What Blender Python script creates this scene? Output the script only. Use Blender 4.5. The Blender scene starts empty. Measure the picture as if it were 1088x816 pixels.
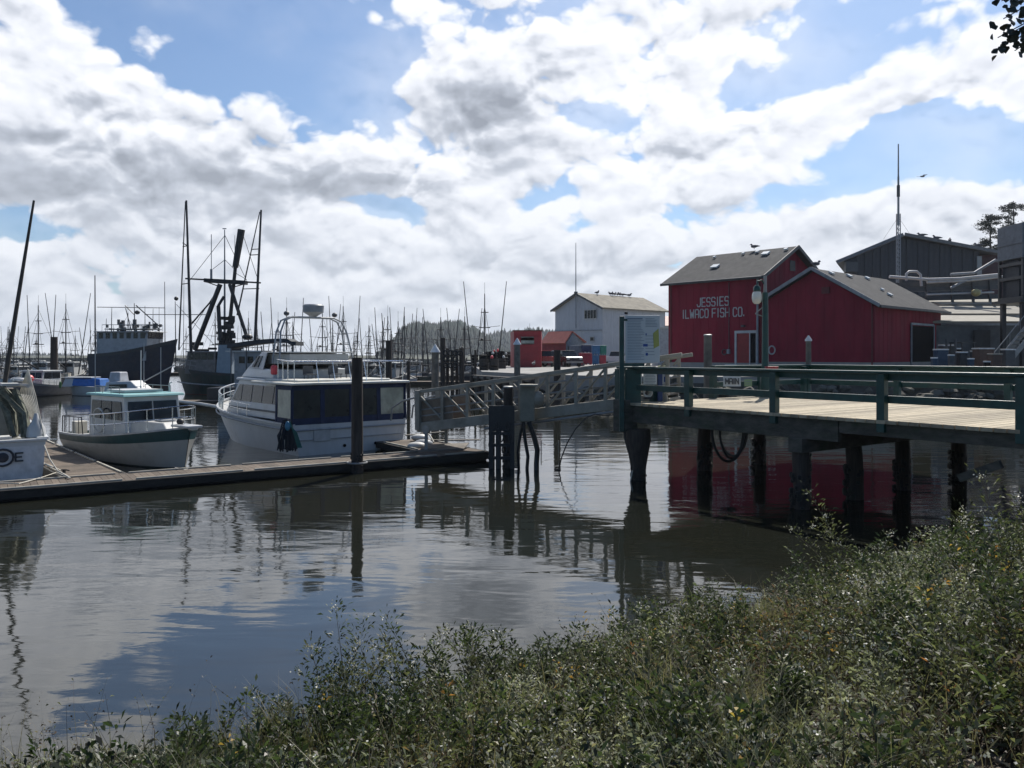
import bpy, math, random
import numpy as np
from mathutils import Vector, Matrix, Quaternion
random.seed(7); rng = np.random.default_rng(11)
scn = bpy.context.scene; col = scn.collection
R = math.radians; PI = math.pi
EYE = 3.3; G = 2.03; F = 850.0; HOR = 377.0

# ---------------- camera ----------------
cd = bpy.data.cameras.new('camera'); cam = bpy.data.objects.new('camera', cd); col.objects.link(cam)
cam.location = (0, 0, EYE); cam.rotation_euler = (R(90), 0, 0)
cd.sensor_width = 36; cd.lens = 36 * F / 1088; cd.shift_y = -31 / 1088
cd.clip_start = .05; cd.clip_end = 6000
scn.camera = cam
scn.view_settings.view_transform = 'Standard'; scn.view_settings.look = 'None'
scn.view_settings.exposure = 0.26; scn.view_settings.gamma = 1.0
scn.render.engine = 'CYCLES'

# ---------------- node expression helper ----------------
class X:
    def __init__(s, nt, sock): s.nt = nt; s.s = sock
    def op(s, o, b=None, c=None, clamp=False):
        n = s.nt.nodes.new('ShaderNodeMath'); n.operation = o; n.use_clamp = clamp
        s.nt.links.new(s.s, n.inputs[0])
        for k, q in ((1, b), (2, c)):
            if q is None: continue
            if isinstance(q, X): s.nt.links.new(q.s, n.inputs[k])
            else: n.inputs[k].default_value = q
        return X(s.nt, n.outputs[0])
    def __add__(s, b): return s.op('ADD', b)
    def __sub__(s, b): return s.op('SUBTRACT', b)
    def __mul__(s, b): return s.op('MULTIPLY', b)
    def __truediv__(s, b): return s.op('DIVIDE', b)
    def clamp(s): return s.op('ADD', 0.0, clamp=True)
    def smooth(s, a, b):
        n = s.nt.nodes.new('ShaderNodeMapRange'); n.interpolation_type = 'SMOOTHSTEP'
        s.nt.links.new(s.s, n.inputs['Value']); n.inputs['From Min'].default_value = a; n.inputs['From Max'].default_value = b
        return X(s.nt, n.outputs[0])
def noise(nt, vec, scale, detail=6, rough=.55, lac=2.1, dist=0.0):
    n = nt.nodes.new('ShaderNodeTexNoise'); n.inputs['Scale'].default_value = scale
    n.inputs['Detail'].default_value = detail; n.inputs['Roughness'].default_value = rough
    n.inputs['Lacunarity'].default_value = lac; n.inputs['Distortion'].default_value = dist
    if vec is not None: nt.links.new(vec, n.inputs['Vector'])
    return X(nt, n.outputs['Fac'])
def mixc(nt, f, a, b):
    n = nt.nodes.new('ShaderNodeMix'); n.data_type = 'RGBA'
    for k, q in ((0, f), (6, a), (7, b)):
        if isinstance(q, X): nt.links.new(q.s, n.inputs[k])
        elif hasattr(q, 'links') or hasattr(q, 'is_output'): nt.links.new(q, n.inputs[k])
        elif isinstance(q, (int, float)): n.inputs[k].default_value = q
        else: n.inputs[k].default_value = (*q[:3], 1)
    return n.outputs[2]

# ---------------- world: sky with clouds ----------------
SUN_AZ, SUN_EL = R(22), R(50)
SUND = Vector((math.sin(SUN_AZ) * math.cos(SUN_EL), math.cos(SUN_AZ) * math.cos(SUN_EL), math.sin(SUN_EL)))
w = bpy.data.worlds.new('World'); scn.world = w; w.use_nodes = True
nt = w.node_tree; nt.nodes.clear()
out = nt.nodes.new('ShaderNodeOutputWorld'); bg = nt.nodes.new('ShaderNodeBackground'); nt.links.new(bg.outputs[0], out.inputs[0])
bg.inputs[1].default_value = 0.1
sky = nt.nodes.new('ShaderNodeTexSky'); sky.sky_type = 'NISHITA'; sky.sun_disc = False
sky.sun_elevation = SUN_EL; sky.sun_rotation = SUN_AZ; sky.altitude = 10; sky.air_density = 1.0; sky.dust_density = 1.2; sky.ozone_density = 1.6
tc = nt.nodes.new('ShaderNodeTexCoord'); sx = nt.nodes.new('ShaderNodeSeparateXYZ'); nt.links.new(tc.outputs['Generated'], sx.inputs[0])
dx, dy, dz = (X(nt, sx.outputs[i]) for i in range(3))
az = dx.op('ARCTAN2', dy); el = dz.op('ARCSINE')
def skypos(px, py):
    x = (px - 544) / F; z = (HOR - py) / F
    return math.atan2(x, 1), math.atan2(z, math.hypot(1, x))
ae = nt.nodes.new('ShaderNodeCombineXYZ'); nt.links.new(az.s, ae.inputs[0]); nt.links.new(el.s, ae.inputs[1])
def blobs(lst):
    tot = None
    for px, py, rx, ry, amp in lst:
        a0, e0 = skypos(px, py)
        n = nt.nodes.new('ShaderNodeVectorMath'); n.operation = 'MULTIPLY_ADD'; nt.links.new(ae.outputs[0], n.inputs[0])
        n.inputs[1].default_value = (F / rx, F / ry, 0); n.inputs[2].default_value = (-a0 * F / rx, -e0 * F / ry, 0)
        d = nt.nodes.new('ShaderNodeVectorMath'); d.operation = 'DOT_PRODUCT'; nt.links.new(n.outputs[0], d.inputs[0]); nt.links.new(n.outputs[0], d.inputs[1])
        p = nt.nodes.new('ShaderNodeMath'); p.operation = 'POWER'; p.inputs[0].default_value = math.exp(-1); nt.links.new(d.outputs['Value'], p.inputs[1])
        g = X(nt, p.outputs[0])
        tot = g * amp if tot is None else g.op('MULTIPLY_ADD', amp, tot)
    return tot
cv = nt.nodes.new('ShaderNodeCombineXYZ')
nt.links.new(az.s, cv.inputs[0]); nt.links.new((el * 1.55).s, cv.inputs[1])
def offvec(ox, oy):
    n = nt.nodes.new('ShaderNodeVectorMath'); n.operation = 'ADD'; nt.links.new(cv.outputs[0], n.inputs[0]); n.inputs[1].default_value = (ox, oy, 0)
    return n.outputs[0]
def cloudn(ox, oy, det=7):
    v = offvec(ox, oy)
    n = nt.nodes.new('ShaderNodeTexNoise'); n.noise_dimensions = '2D'
    for k, q in (('Scale', 4.6), ('Detail', det), ('Roughness', .53), ('Lacunarity', 2.15), ('Distortion', .2)): n.inputs[k].default_value = q
    nt.links.new(v, n.inputs['Vector'])
    wn = nt.nodes.new('ShaderNodeTexNoise'); wn.noise_dimensions = '2D'; wn.inputs['Scale'].default_value = 11; wn.inputs['Detail'].default_value = 3; nt.links.new(v, wn.inputs['Vector'])
    wm = nt.nodes.new('ShaderNodeVectorMath'); wm.operation = 'MULTIPLY_ADD'; nt.links.new(wn.outputs['Color'], wm.inputs[0]); wm.inputs[1].default_value = (.05, .05, .0); nt.links.new(v, wm.inputs[2])
    vo = nt.nodes.new('ShaderNodeTexVoronoi'); vo.voronoi_dimensions = '2D'; vo.feature = 'F1'; vo.inputs['Scale'].default_value = 9.5
    vo.inputs['Detail'].default_value = 2.6; vo.inputs['Roughness'].default_value = .5; vo.inputs['Lacunarity'].default_value = 2.2
    nt.links.new(wm.outputs[0], vo.inputs['Vector'])
    d = X(nt, vo.outputs['Distance'])
    return X(nt, n.outputs['Fac']) + (d * d) * -.36 + .08
n0 = cloudn(0, 0); n1 = cloudn(.004, .020, 8)
cover = blobs([
    (60, 12, 95, 22, -.22), (250, 55, 100, 48, -.42), (370, 55, 110, 48, -.42), (170, 40, 38, 24, .34), (110, 5, 90, 16, -.2), (35, 5, 28, 12, .3),
    (480, 25, 70, 22, -.12), (320, 50, 14, 7, .16), (398, 18, 10, 7, .2), (300, 120, 60, 22, -.12), (210,75,45,30,-.2),
    (40, 130, 120, 75, .30), (150, 160, 150, 60, .25), (300, 200, 160, 50, .22), (480, 110, 90, 60, .30), (560, 90, 60, 40, .2), (700, 60, 85, 60, .36), (560,190,120,50,.2),
    (870, 95, 110, 34, -.40), (640, 125, 55, 24, -.34), (900, 160, 70, 30, -.34), (1020, 185, 110, 34, -.34), (1060, 140, 60, 40, -.30), (800, 140, 60, 22, -.1), (900,30,130,20,-.12),
    (800, 145, 140, 20, .34), (930, 105, 90, 20, .40), (860, 125, 60, 16, .2), (1000, 75, 50, 22, .28), (720,170,80,25,.25), (690,120,22,20,.25), (1000, 130, 22, 8, .14),
    (700, 215, 120, 30, .2), (600, 240, 60, 14, -.12), (25, 240, 60, 13, -.30), (425, 222, 50, 10, -.18), (252, 214, 14, 9, -.22), (980, 225, 120, 25, .25), (860,200,60,16,-.18),
    (900, 5, 200, 20, .14), (540, 310, 900, 60, .34), (544,370,1400,45,.6), (544,300,900,40,.15), (1080, 90, 30, 20, .2)])
front = az.op('ABSOLUTE').smooth(1.9, .8)
hi = el.smooth(.95, .55)
dens = (n0 + cover - .24 + (X(nt, az.s).op('COSINE') * .03))
env = front * hi
vn = nt.nodes.new('ShaderNodeTexNoise'); vn.noise_dimensions = '2D'; vn.inputs['Scale'].default_value = 2.6; vn.inputs['Detail'].default_value = 5; nt.links.new(offvec(3.1, 1.7), vn.inputs['Vector'])
veil = X(nt, vn.outputs['Fac']).smooth(.40, .74) * .40 + .03
alpha = dens.smooth(-.035, .165).op('MAXIMUM', veil) * (env * .95 + .05)
# relief: billow tops towards the light, undersides turned away from it
rel = (n0 - n1) * 2.3 * (el.smooth(-.02, .22) * .40 + .5)
shade = blobs([(80, 190, 200, 34, 1.2), (330, 190, 150, 26, 1.0), (525, 122, 66, 40, 1.5), (230, 165, 70, 20, .3), (420, 250, 200, 30, .35), (150, 300, 300, 40, .35), (620, 285, 120, 30, .4), (40, 205, 90, 14, .5), (850, 250, 150, 25, .2), (760, 60, 14, 20, .1), (560,45,60,14,.25), (30,150,60,20,.3), (300,350,900,40,.55)])
thick = dens.smooth(.05, .42)
lit = (rel * .62 + .96 - shade * .31 - thick * .10).op('MAXIMUM', .22).op('MINIMUM', 1.06)
ramp = nt.nodes.new('ShaderNodeValToRGB'); nt.links.new(lit.s, ramp.inputs[0])
e = ramp.color_ramp.elements
e[0].position = .2; e[0].color = (.30, .33, .39, 1); e[1].position = 1.0; e[1].color = (.93, .95, 1.0, 1)
m = e.new(.55); m.color = (.50, .54, .62, 1); m = e.new(.78); m.color = (.78, .81, .88, 1)
# clouds away from the sun are dimmer
dim = (env * .72 + .28)
cs = nt.nodes.new('ShaderNodeVectorMath'); cs.operation = 'SCALE'; hzc = mixc(nt, el.smooth(.30, .0) * .5, ramp.outputs[0], (.56, .61, .68)); nt.links.new(hzc, cs.inputs[0]); nt.links.new((dim * 9.3).s, cs.inputs['Scale'])
skm = nt.nodes.new('ShaderNodeVectorMath'); skm.operation = 'MULTIPLY'; nt.links.new(sky.outputs[0], skm.inputs[0]); skm.inputs[1].default_value = (.64, .79, .94)
nt.links.new(mixc(nt, alpha, skm.outputs[0], cs.outputs[0]), bg.inputs[0])
w.cycles.sampling_method = 'MANUAL'; w.cycles.sample_map_resolution = 1024

# ---------------- sun ----------------
sl = bpy.data.lights.new('sun', 'SUN'); sl.energy = 5.0; sl.angle = R(.53); sl.color = (1, .95, .88)
so = bpy.data.objects.new('sun', sl); col.objects.link(so); so.location = (20, 20, 40)
so.rotation_euler = SUND.to_track_quat('Z', 'Y').to_euler()

# ---------------- mesh helpers ----------------
def V(*a): return Vector(a)
def gp(px, py, z=0.0):                     # where the sight line through a photo pixel meets the level z
    D = (EYE - z) * F / (py - HOR); return V((px - 544) / F * D, D, z)
def sp(px, py, D): return V((px - 544) / F * D, D, EYE - (py - HOR) / F * D)
WS = 1.0        # metres per drawing unit: the boats and floats are drawn at 4/3 size, .75 makes them real size
class MB:
    def __init__(s): s.v = []; s.f = []; s.m = []
    def poly(s, pts, m=0):
        n = len(s.v); s.v += [tuple(p) for p in pts]; s.f.append(tuple(range(n, n + len(pts)))); s.m.append(m); return s
    def faces(s, vs, fs, m=0):
        n = len(s.v); s.v += [tuple(p) for p in vs]
        for f in fs: s.f.append(tuple(i + n for i in f)); s.m.append(m)
        return s
    def hexa(s, b, t, m=0):                # four bottom and four top corners
        return s.faces(list(b) + list(t), [(3, 2, 1, 0), (4, 5, 6, 7), (0, 1, 5, 4), (1, 2, 6, 5), (2, 3, 7, 6), (3, 0, 4, 7)], m)
    def box(s, c, d, rz=0.0, m=0, tap=1.0):
        hx, hy, hz = d[0] / 2, d[1] / 2, d[2] / 2; q = Matrix.Rotation(rz, 3, 'Z'); c = Vector(c)
        b = [c + q @ V(x * hx, y * hy, -hz) for x, y in ((-1, -1), (1, -1), (1, 1), (-1, 1))]
        t = [c + q @ V(x * hx * tap, y * hy * tap, hz) for x, y in ((-1, -1), (1, -1), (1, 1), (-1, 1))]
        return s.hexa(b, t, m)
    def beam(s, a, b, w, h, m=0, up=(0, 0, 1)):
        a, b, up = Vector(a), Vector(b), Vector(up); d = (b - a).normalized()
        if abs(d.dot(up)) > .99: up = V(0, 1, 0)
        x = d.cross(up).normalized() * w / 2; y = x.cross(d).normalized() * h / 2
        return s.hexa([a - x - y, a + x - y, a + x + y, a - x + y], [b - x - y, b + x - y, b + x + y, b - x + y], m)
    def tube(s, pts, r, n=8, m=0, caps=True):
        pts = [Vector(p) for p in pts]; rs = r if isinstance(r, (list, tuple)) else [r] * len(pts); prev = None; base = len(s.v)
        for i, p in enumerate(pts):
            d = ((pts[i + 1] if i < len(pts) - 1 else p) - (pts[i - 1] if i else p)).normalized()
            if prev is None:
                a = V(0, 0, 1) if abs(d.z) < .9 else V(1, 0, 0); x = d.cross(a).normalized()
            else: x = (prev - d * prev.dot(d)).normalized()
            prev = x; y = d.cross(x)
            for k in range(n):
                t = 2 * PI * k / n; s.v.append(tuple(p + (x * math.cos(t) + y * math.sin(t)) * rs[i]))
        for i in range(len(pts) - 1):
            for k in range(n):
                a = base + i * n + k; b = base + i * n + (k + 1) % n; s.f.append((a, b, b + n, a + n)); s.m.append(m)
        if caps:
            s.f.append(tuple(base + k for k in reversed(range(n)))); s.m.append(m)
            s.f.append(tuple(base + (len(pts) - 1) * n + k for k in range(n))); s.m.append(m)
        return s
    def lathe(s, c, prof, n=16, m=0):      # prof: (radius, z)
        return s.tube([(c[0], c[1], c[2] + z) for r, z in prof], [max(r, .001) for r, z in prof], n, m)
    def prism(s, pl, z0, z1, m=0):
        n = len(pl)
        return s.faces([(x, y, z0) for x, y in pl] + [(x, y, z1) for x, y in pl], [tuple(reversed(range(n))), tuple(range(n, 2 * n))] + [(i, (i + 1) % n, (i + 1) % n + n, i + n) for i in range(n)], m)
    def slab(s, pts, t, m=0):              # a planar polygon thickened along its normal
        pts = [Vector(p) for p in pts]; nrm = (pts[1] - pts[0]).cross(pts[2] - pts[0]).normalized(); n = len(pts)
        return s.faces(pts + [p + nrm * t for p in pts], [tuple(reversed(range(n))), tuple(range(n, 2 * n))] + [(i, (i + 1) % n, (i + 1) % n + n, i + n) for i in range(n)], m)
    def ell(s, c, r, nu=12, nv=8, m=0):
        prof = [(math.sin(PI * j / nv), -math.cos(PI * j / nv)) for j in range(nv + 1)]
        vs = [(c[0] + r[0] * p * math.cos(2 * PI * k / nu), c[1] + r[1] * p * math.sin(2 * PI * k / nu), c[2] + r[2] * q) for p, q in prof for k in range(nu)]
        return s.faces(vs, [(j * nu + k, j * nu + (k + 1) % nu, (j + 1) * nu + (k + 1) % nu, (j + 1) * nu + k) for j in range(nv) for k in range(nu)], m)
    def add(s, o, M=None):
        M = M or Matrix(); n = len(s.v); s.v += [tuple(M @ Vector(p)) for p in o.v]; s.f += [tuple(i + n for i in f) for f in o.f]; s.m += o.m; return s
def pieces(name, mbs, m, parent, **k):      # one part object per piece
    for q in mbs: build(name, q, m, parent, **k)
def origin(o):
    p = V(0, 0, 0); rz = 0.0; ch = []
    while o: ch.append(o); o = o.parent
    M = Matrix()
    for q in reversed(ch): M = M @ Matrix.Translation(q.location) @ Matrix.Rotation(q.rotation_euler.z, 4, 'Z')
    return M
def build(name, mb, mats, parent=None, world=False, smooth=False, bev=0.0, merge=True):
    me = bpy.data.meshes.new(name); vs = mb.v if WS == 1 else [(x * WS, y * WS, z * WS) for x, y, z in mb.v]
    if world and parent is not None:
        Mi = origin(parent).inverted(); vs = [tuple(Mi @ Vector(p)) for p in vs]
    me.from_pydata(vs, [], mb.f); mats = mats if isinstance(mats, (list, tuple)) else [mats]
    for q in mats: me.materials.append(q)
    if len(mats) > 1: me.polygons.foreach_set('material_index', mb.m)
    if smooth:
        me.polygons.foreach_set('use_smooth', [True] * len(me.polygons))
    me.update(); o = bpy.data.objects.new(name, me); col.objects.link(o)
    if smooth: 
        try: me.set_sharp_from_angle(angle=R(38))
        except Exception: pass
    if parent is not None: o.parent = parent
    if bev:
        b = o.modifiers.new('bevel', 'BEVEL'); b.width = bev * WS; b.segments = 2; b.limit_method = 'ANGLE'; b.angle_limit = R(40)
    return o
def tag(o, label=None, cat=None, group=None, kind=None):
    if label: o['label'] = label
    if cat: o['category'] = cat
    if group: o['group'] = group
    if kind: o['kind'] = kind
    return o
def thing(name, label, cat, loc=(0, 0, 0), rz=0.0, group=None):
    o = bpy.data.objects.new(name, None); col.objects.link(o); o.location = Vector(loc) * WS; o.rotation_euler = (0, 0, rz); o.empty_display_size = .2
    return tag(o, label, cat, group)
def copy_tree(o, parent=None):
    c = o.copy(); col.objects.link(c)
    if parent is not None: c.parent = parent
    for ch in [q for q in bpy.data.objects if q.parent == o]: copy_tree(ch, c)
    return c

# ---------------- materials ----------------
MATS = {}
def mat(name, c, rough=.6, metal=0.0, var=.18, scale=3.0, bump=0.0, bscale=40.0, stretch=(1, 1, 1), dirt=None, dscale=1.2, damt=.5, ripple=None, trans=0.0, alpha=None, spec=.5, island=0.0):
    if name in MATS: return MATS[name]
    m = bpy.data.materials.new(name); m.use_nodes = True; t = m.node_tree; p = t.nodes['Principled BSDF']
    tc = t.nodes.new('ShaderNodeTexCoord'); mp = t.nodes.new('ShaderNodeMapping'); mp.inputs['Scale'].default_value = stretch
    t.links.new(tc.outputs['Object'], mp.inputs[0]); vec = mp.outputs[0]
    n = noise(t, vec, scale, 6, .6)
    f = n.smooth(.3, .7)
    ca = [max(q * (1 - var), 0) for q in c]; cb = [min(q * (1 + var), 1) for q in c]
    colr = mixc(t, f, ca, cb)
    if dirt is not None:
        d = noise(t, vec, dscale, 8, .65).smooth(.48, .72) * damt
        colr = mixc(t, d, colr, dirt)
    if island:
        g = t.nodes.new('ShaderNodeNewGeometry'); h = t.nodes.new('ShaderNodeHueSaturation')
        v = X(t, g.outputs['Random Per Island']) * (2 * island) + (1 - island)
        t.links.new(v.s, h.inputs['Value']); t.links.new(colr, h.inputs['Color']); colr = h.outputs[0]
    t.links.new(colr, p.inputs['Base Color'])
    rn = noise(t, vec, scale * 2.3, 3) * .25 + (rough - .12); t.links.new(rn.clamp().s, p.inputs['Roughness'])
    p.inputs['Metallic'].default_value = metal; p.inputs['Specular IOR Level'].default_value = spec
    hgt = None
    if bump:
        hgt = noise(t, vec, bscale, 5, .6)
    if ripple:                                    # (axis, per metre, strength): ribs or board joints
        ax, per, st = ripple; wv = t.nodes.new('ShaderNodeTexWave'); wv.bands_direction = ax; wv.wave_profile = 'SAW' if st < 0 else 'SIN'
        wv.inputs['Scale'].default_value = per / (2.0 if False else 1.0) * .314; wv.inputs['Distortion'].default_value = 0
        t.links.new(tc.outputs['Object'], wv.inputs[0]); q = X(t, wv.outputs['Fac']) * abs(st)
        hgt = q if hgt is None else hgt * bump + q
        if not bump: bump = 1
        else: bump = 1
    if hgt is not None:
        b = t.nodes.new('ShaderNodeBump'); b.inputs['Strength'].default_value = min(1, bump); b.inputs['Distance'].default_value = .02
        t.links.new(hgt.s, b.inputs['Height']); t.links.new(b.outputs[0], p.inputs['Normal'])
    if trans: p.inputs['Transmission Weight'].default_value = trans
    MATS[name] = m; return m
white = mat('white_gelcoat', (.46, .47, .47), .32, var=.05, scale=2, dirt=(.30, .29, .25), dscale=1.1, damt=.35, stretch=(1, 1, .5))
offwhite = mat('weathered_white', (.44, .44, .42), .5, var=.08, dirt=(.25, .23, .19), damt=.5)
cream = mat('cream_paint', (.58, .54, .45), .5, var=.08, dirt=(.3, .27, .2), damt=.4)
greyp = mat('grey_paint', (.24, .26, .28), .55, var=.12, dirt=(.1, .09, .08))
dgrey = mat('dark_grey_paint', (.06, .065, .07), .5, var=.2)
black = mat('black_steel', (.018, .019, .022), .5, var=.25)
navy = mat('navy_hull', (.014, .020, .036), .4, var=.25, dirt=(.06, .05, .045))
teal = mat('teal_stripe', (.012, .055, .062), .4, var=.15)
tealroof = mat('teal_roof', (.16, .36, .36), .5, var=.12, dirt=(.1, .2, .2))
hullgreen = mat('dark_green_hull', (.016, .034, .030), .45, var=.25, dirt=(.08, .05, .04), stretch=(1, 1, .4))
redox = mat('red_antifouling', (.11, .03, .02), .7, var=.25)
blue = mat('blue_tarp', (.02, .13, .42), .55, var=.15, bump=.6, bscale=6)
navycanvas = mat('navy_canvas', (.012, .022, .06), .8, var=.2, bump=.4, bscale=10)
steel = mat('stainless_rail', (.72, .72, .72), .25, 1.0, var=.05)
alu = mat('weathered_aluminium', (.27, .255, .215), .65, .2, var=.15, dirt=(.09, .08, .06), damt=.6)
galv = mat('galvanised_steel', (.27, .275, .27), .5, .5, var=.15, dirt=(.2, .15, .1), damt=.4)
red = mat('red_signal_paint', (.30, .012, .022), .5, var=.12)
pinkred = mat('pink_red_plastic', (.62, .06, .07), .4, var=.08)
rope = mat('pale_rope', (.50, .47, .40), .9, var=.2)
hose = mat('black_hose', (.012, .012, .013), .45, var=.2)
rubber = mat('tyre_rubber', (.015, .015, .015), .8, var=.2)
pilem = mat('creosoted_timber', (.040, .030, .024), .85, var=.35, scale=5, stretch=(3, 3, .35), bump=.9, bscale=14, dirt=(.10, .085, .07), damt=.5)
mussel = mat('mussel_growth', (.012, .011, .010), .7, var=.5, scale=12, bump=1, bscale=30, dirt=(.05, .05, .03))
greywood = mat('grey_weathered_wood', (.15, .135, .115), .85, var=.25, scale=4, stretch=(1, 1, 1), bump=.7, bscale=25, dirt=(.05, .05, .04), damt=.6)
fascia = mat('mossy_dark_timber', (.072, .068, .056), .9, var=.35, scale=3, stretch=(1, 1, 2.5), bump=.8, bscale=16, dirt=(.035, .050, .022), damt=.7)
plank = mat('bleached_deck_plank', (.34, .29, .205), .85, var=.16, scale=6, bump=.6, bscale=30, dirt=(.20, .17, .13), damt=.55, island=.30)
floatdeck = mat('brown_float_plank', (.115, .090, .068), .9, var=.2, scale=6, bump=.6, bscale=30, dirt=(.05, .045, .035), damt=.6, island=.25)
greenrail = mat('dark_green_rail_paint', (.004, .044, .039), .42, var=.25, scale=5, dirt=(.05, .06, .045), damt=.4)
concrete = mat('concrete', (.27, .26, .24), .9, var=.15, scale=1.2, bump=.5, bscale=20, dirt=(.14, .13, .11))
yard = mat('yard_concrete', (.25, .245, .23), .9, var=.12, scale=.4, bump=.3, bscale=12, dirt=(.16, .15, .13), dscale=.25)
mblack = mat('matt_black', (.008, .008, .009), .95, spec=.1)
shingle = mat('asphalt_shingle', (.048, .048, .049), .9, var=.2, scale=1.5, bump=1, bscale=18, dirt=(.10, .10, .09), damt=.25, ripple=('Z', 22, 1.2))
tanshingle = mat('tan_shingle', (.20, .18, .14), .9, var=.2, scale=1, bump=.8, bscale=12, dirt=(.09, .08, .07), damt=.6)
redroof = mat('red_metal_roof', (.30, .07, .05), .6, var=.15)
glass = mat('dark_window_glass', (.010, .013, .017), .08, var=.3, spec=.35)
vinyl = mat('clear_vinyl', (.035, .038, .034), .3, var=.3, scale=1.5, dirt=(.10, .09, .07), damt=.4, spec=.3)
paleglass = mat('yellowed_vinyl', (.36, .36, .28), .35, var=.25, scale=2, dirt=(.12, .12, .08), damt=.7)
lettering = mat('white_letter_paint', (.42, .43, .43), .6, var=.1)
signwhite = mat('sign_white', (.46, .50, .52), .35, var=.04)
signink = mat('sign_ink', (.16, .20, .25), .6, var=.1)
signblue = mat('sign_blue', (.02, .06, .25), .5, var=.1)
yellowgreen = mat('yellow_green_notice', (.30, .32, .08), .5, var=.1)
stone = mat('riprap_stone', (.085, .08, .065), .95, var=.3, scale=1.6, bump=1, bscale=6, dirt=(.05, .06, .03), damt=.6, island=.4)
def siding(name, c, axis='X', per=5, st=.8, **k):
    return mat(name, c, k.pop('rough', .7), var=.10, scale=.8, ripple=(axis, per, st), **k)
redside = mat('barn_red_siding', (.225, .015, .032), .75, var=.16, scale=.9, stretch=(1, 1, .25), dirt=(.15, .014, .026), damt=.7, spec=.25, bump=.5, bscale=10)
floatside = mat('wet_black_timber', (.022, .020, .017), .85, var=.35, scale=3, stretch=(1, 1, 2.5), bump=.8, bscale=16, dirt=(.035, .035, .022), damt=.6)

# ================= SETTING =================
def grid_obj(name, xs, ys, zf, m, kind='structure', smooth=True):
    gx, gy = np.meshgrid(xs, ys); gz = zf(gx, gy); nx, ny = len(xs), len(ys)
    me = bpy.data.meshes.new(name); vs = np.stack([gx, gy, gz], -1).reshape(-1, 3)
    i = np.arange(nx * ny).reshape(ny, nx); q = np.stack([i[:-1, :-1], i[:-1, 1:], i[1:, 1:], i[1:, :-1]], -1).reshape(-1, 4)
    me.from_pydata(vs.tolist(), [], q.tolist()); me.materials.append(m); me.update()
    if smooth: me.polygons.foreach_set('use_smooth', [True] * len(me.polygons))
    o = bpy.data.objects.new(name, me); col.objects.link(o); o['kind'] = kind; return o
# --- water ---
def water_mat():
    m = bpy.data.materials.new('harbour_water'); m.use_nodes = True; t = m.node_tree; p = t.nodes['Principled BSDF']
    tc = t.nodes.new('ShaderNodeTexCoord')
    def mp(sc):
        q = t.nodes.new('ShaderNodeMapping'); q.inputs['Scale'].default_value = sc; q.inputs['Rotation'].default_value = (0, 0, R(12)); t.links.new(tc.outputs['Object'], q.inputs[0]); return q.outputs[0]
    patch = noise(t, mp((.05, .09, 1)), 1.0, 3, .5).smooth(.38, .66)
    a = noise(t, mp((.45, 1.2, 1)), 1.0, 2, .5, dist=.4) * .014
    b = noise(t, mp((2.0, 5.0, 1)), 1.0, 3, .5, dist=.3) * .0040
    c = noise(t, mp((8, 15, 1)), 1.0, 2, .5) * .0009
    h = a + b * (patch * .75 + .25) + c * (patch * .9 + .1)
    bp = t.nodes.new('ShaderNodeBump'); bp.inputs['Strength'].default_value = 1; bp.inputs['Distance'].default_value = 1.0
    t.links.new(h.s, bp.inputs['Height']); t.links.new(bp.outputs[0], p.inputs['Normal'])
    silt = noise(t, mp((.15, .15, 1)), 1.0, 3).smooth(.3, .7)
    t.links.new(mixc(t, silt, (.011, .013, .010), (.016, .016, .011)), p.inputs['Base Color'])
    p.inputs['Roughness'].default_value = .035; p.inputs['IOR'].default_value = 1.7
    return m
wm_ = water_mat()
mb = MB(); mb.poly([(-2500, 1, 0), (2500, 1, 0), (2500, 3000, 0), (-2500, 3000, 0)]); mb.poly([(-2500, -800, 0), (2500, -800, 0), (2500, 1, 0), (-2500, 1, 0)])
tag(build('water', mb, wm_), kind='structure')

# --- near bank ---
SH = np.array([(-50, -4), (-10.5, 1.2), (-6, 4.0), (-3.4, 6.0), (-1.9, 6.6), (-.7, 7.1), (.15, 8.0), (1.0, 8.6), (2.3, 9.3), (3.75, 10.0), (5.2, 10.7), (7.5, 11.6), (10.5, 12.4), (16, 13), (60, 13.5)], float)
def shore_dist(x, y):                       # + towards the land (towards the camera)
    best = np.full(np.shape(x), 1e9); sg = np.zeros(np.shape(x))
    for (ax, ay), (bx, by) in zip(SH[:-1], SH[1:]):
        ux, uy = bx - ax, by - ay; L2 = ux * ux + uy * uy
        t = np.clip(((x - ax) * ux + (y - ay) * uy) / L2, 0, 1); d = np.hypot(x - ax - t * ux, y - ay - t * uy)
        side = -np.sign(ux * (y - ay) - uy * (x - ax)); k = d < best
        best = np.where(k, d, best); sg = np.where(k, side, sg)
    return best * sg
def lump(x, y, s, ph=0): return np.sin(x * s + 1.3 * np.sin(y * s * .7 + ph)) * np.cos(y * s * 1.1 + ph + .8 * np.sin(x * s * .6))
def bank_z(x, y):
    x = np.asarray(x, float); y = np.asarray(y, float); s = shore_dist(x, y)
    z = np.where(s < 0, s * .35, 1.83 * (1 - np.exp(-np.maximum(s, 0) / 6.5)) / (1 - math.exp(-6.2 / 6.5)))
    z = np.minimum(z, 1.83 + .0 * s)
    return z + (lump(x, y, 1.3) * .06 + lump(x, y, 3.1, 2) * .025) * np.clip(s + .2, 0, 1)
soil = mat('dry_bank_soil', (.055, .042, .028), .95, var=.35, scale=5, bump=1, bscale=30, dirt=(.11, .09, .06), dscale=1.0, damt=.6)
xs = np.concatenate([np.arange(-60, -14, 2), np.arange(-14, 26, .18), np.arange(26, 62, 2)]); ys = np.concatenate([np.arange(-30, 0, 2), np.arange(0, 21, .18)])
grid_obj('ground', xs, ys, bank_z, soil)

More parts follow.
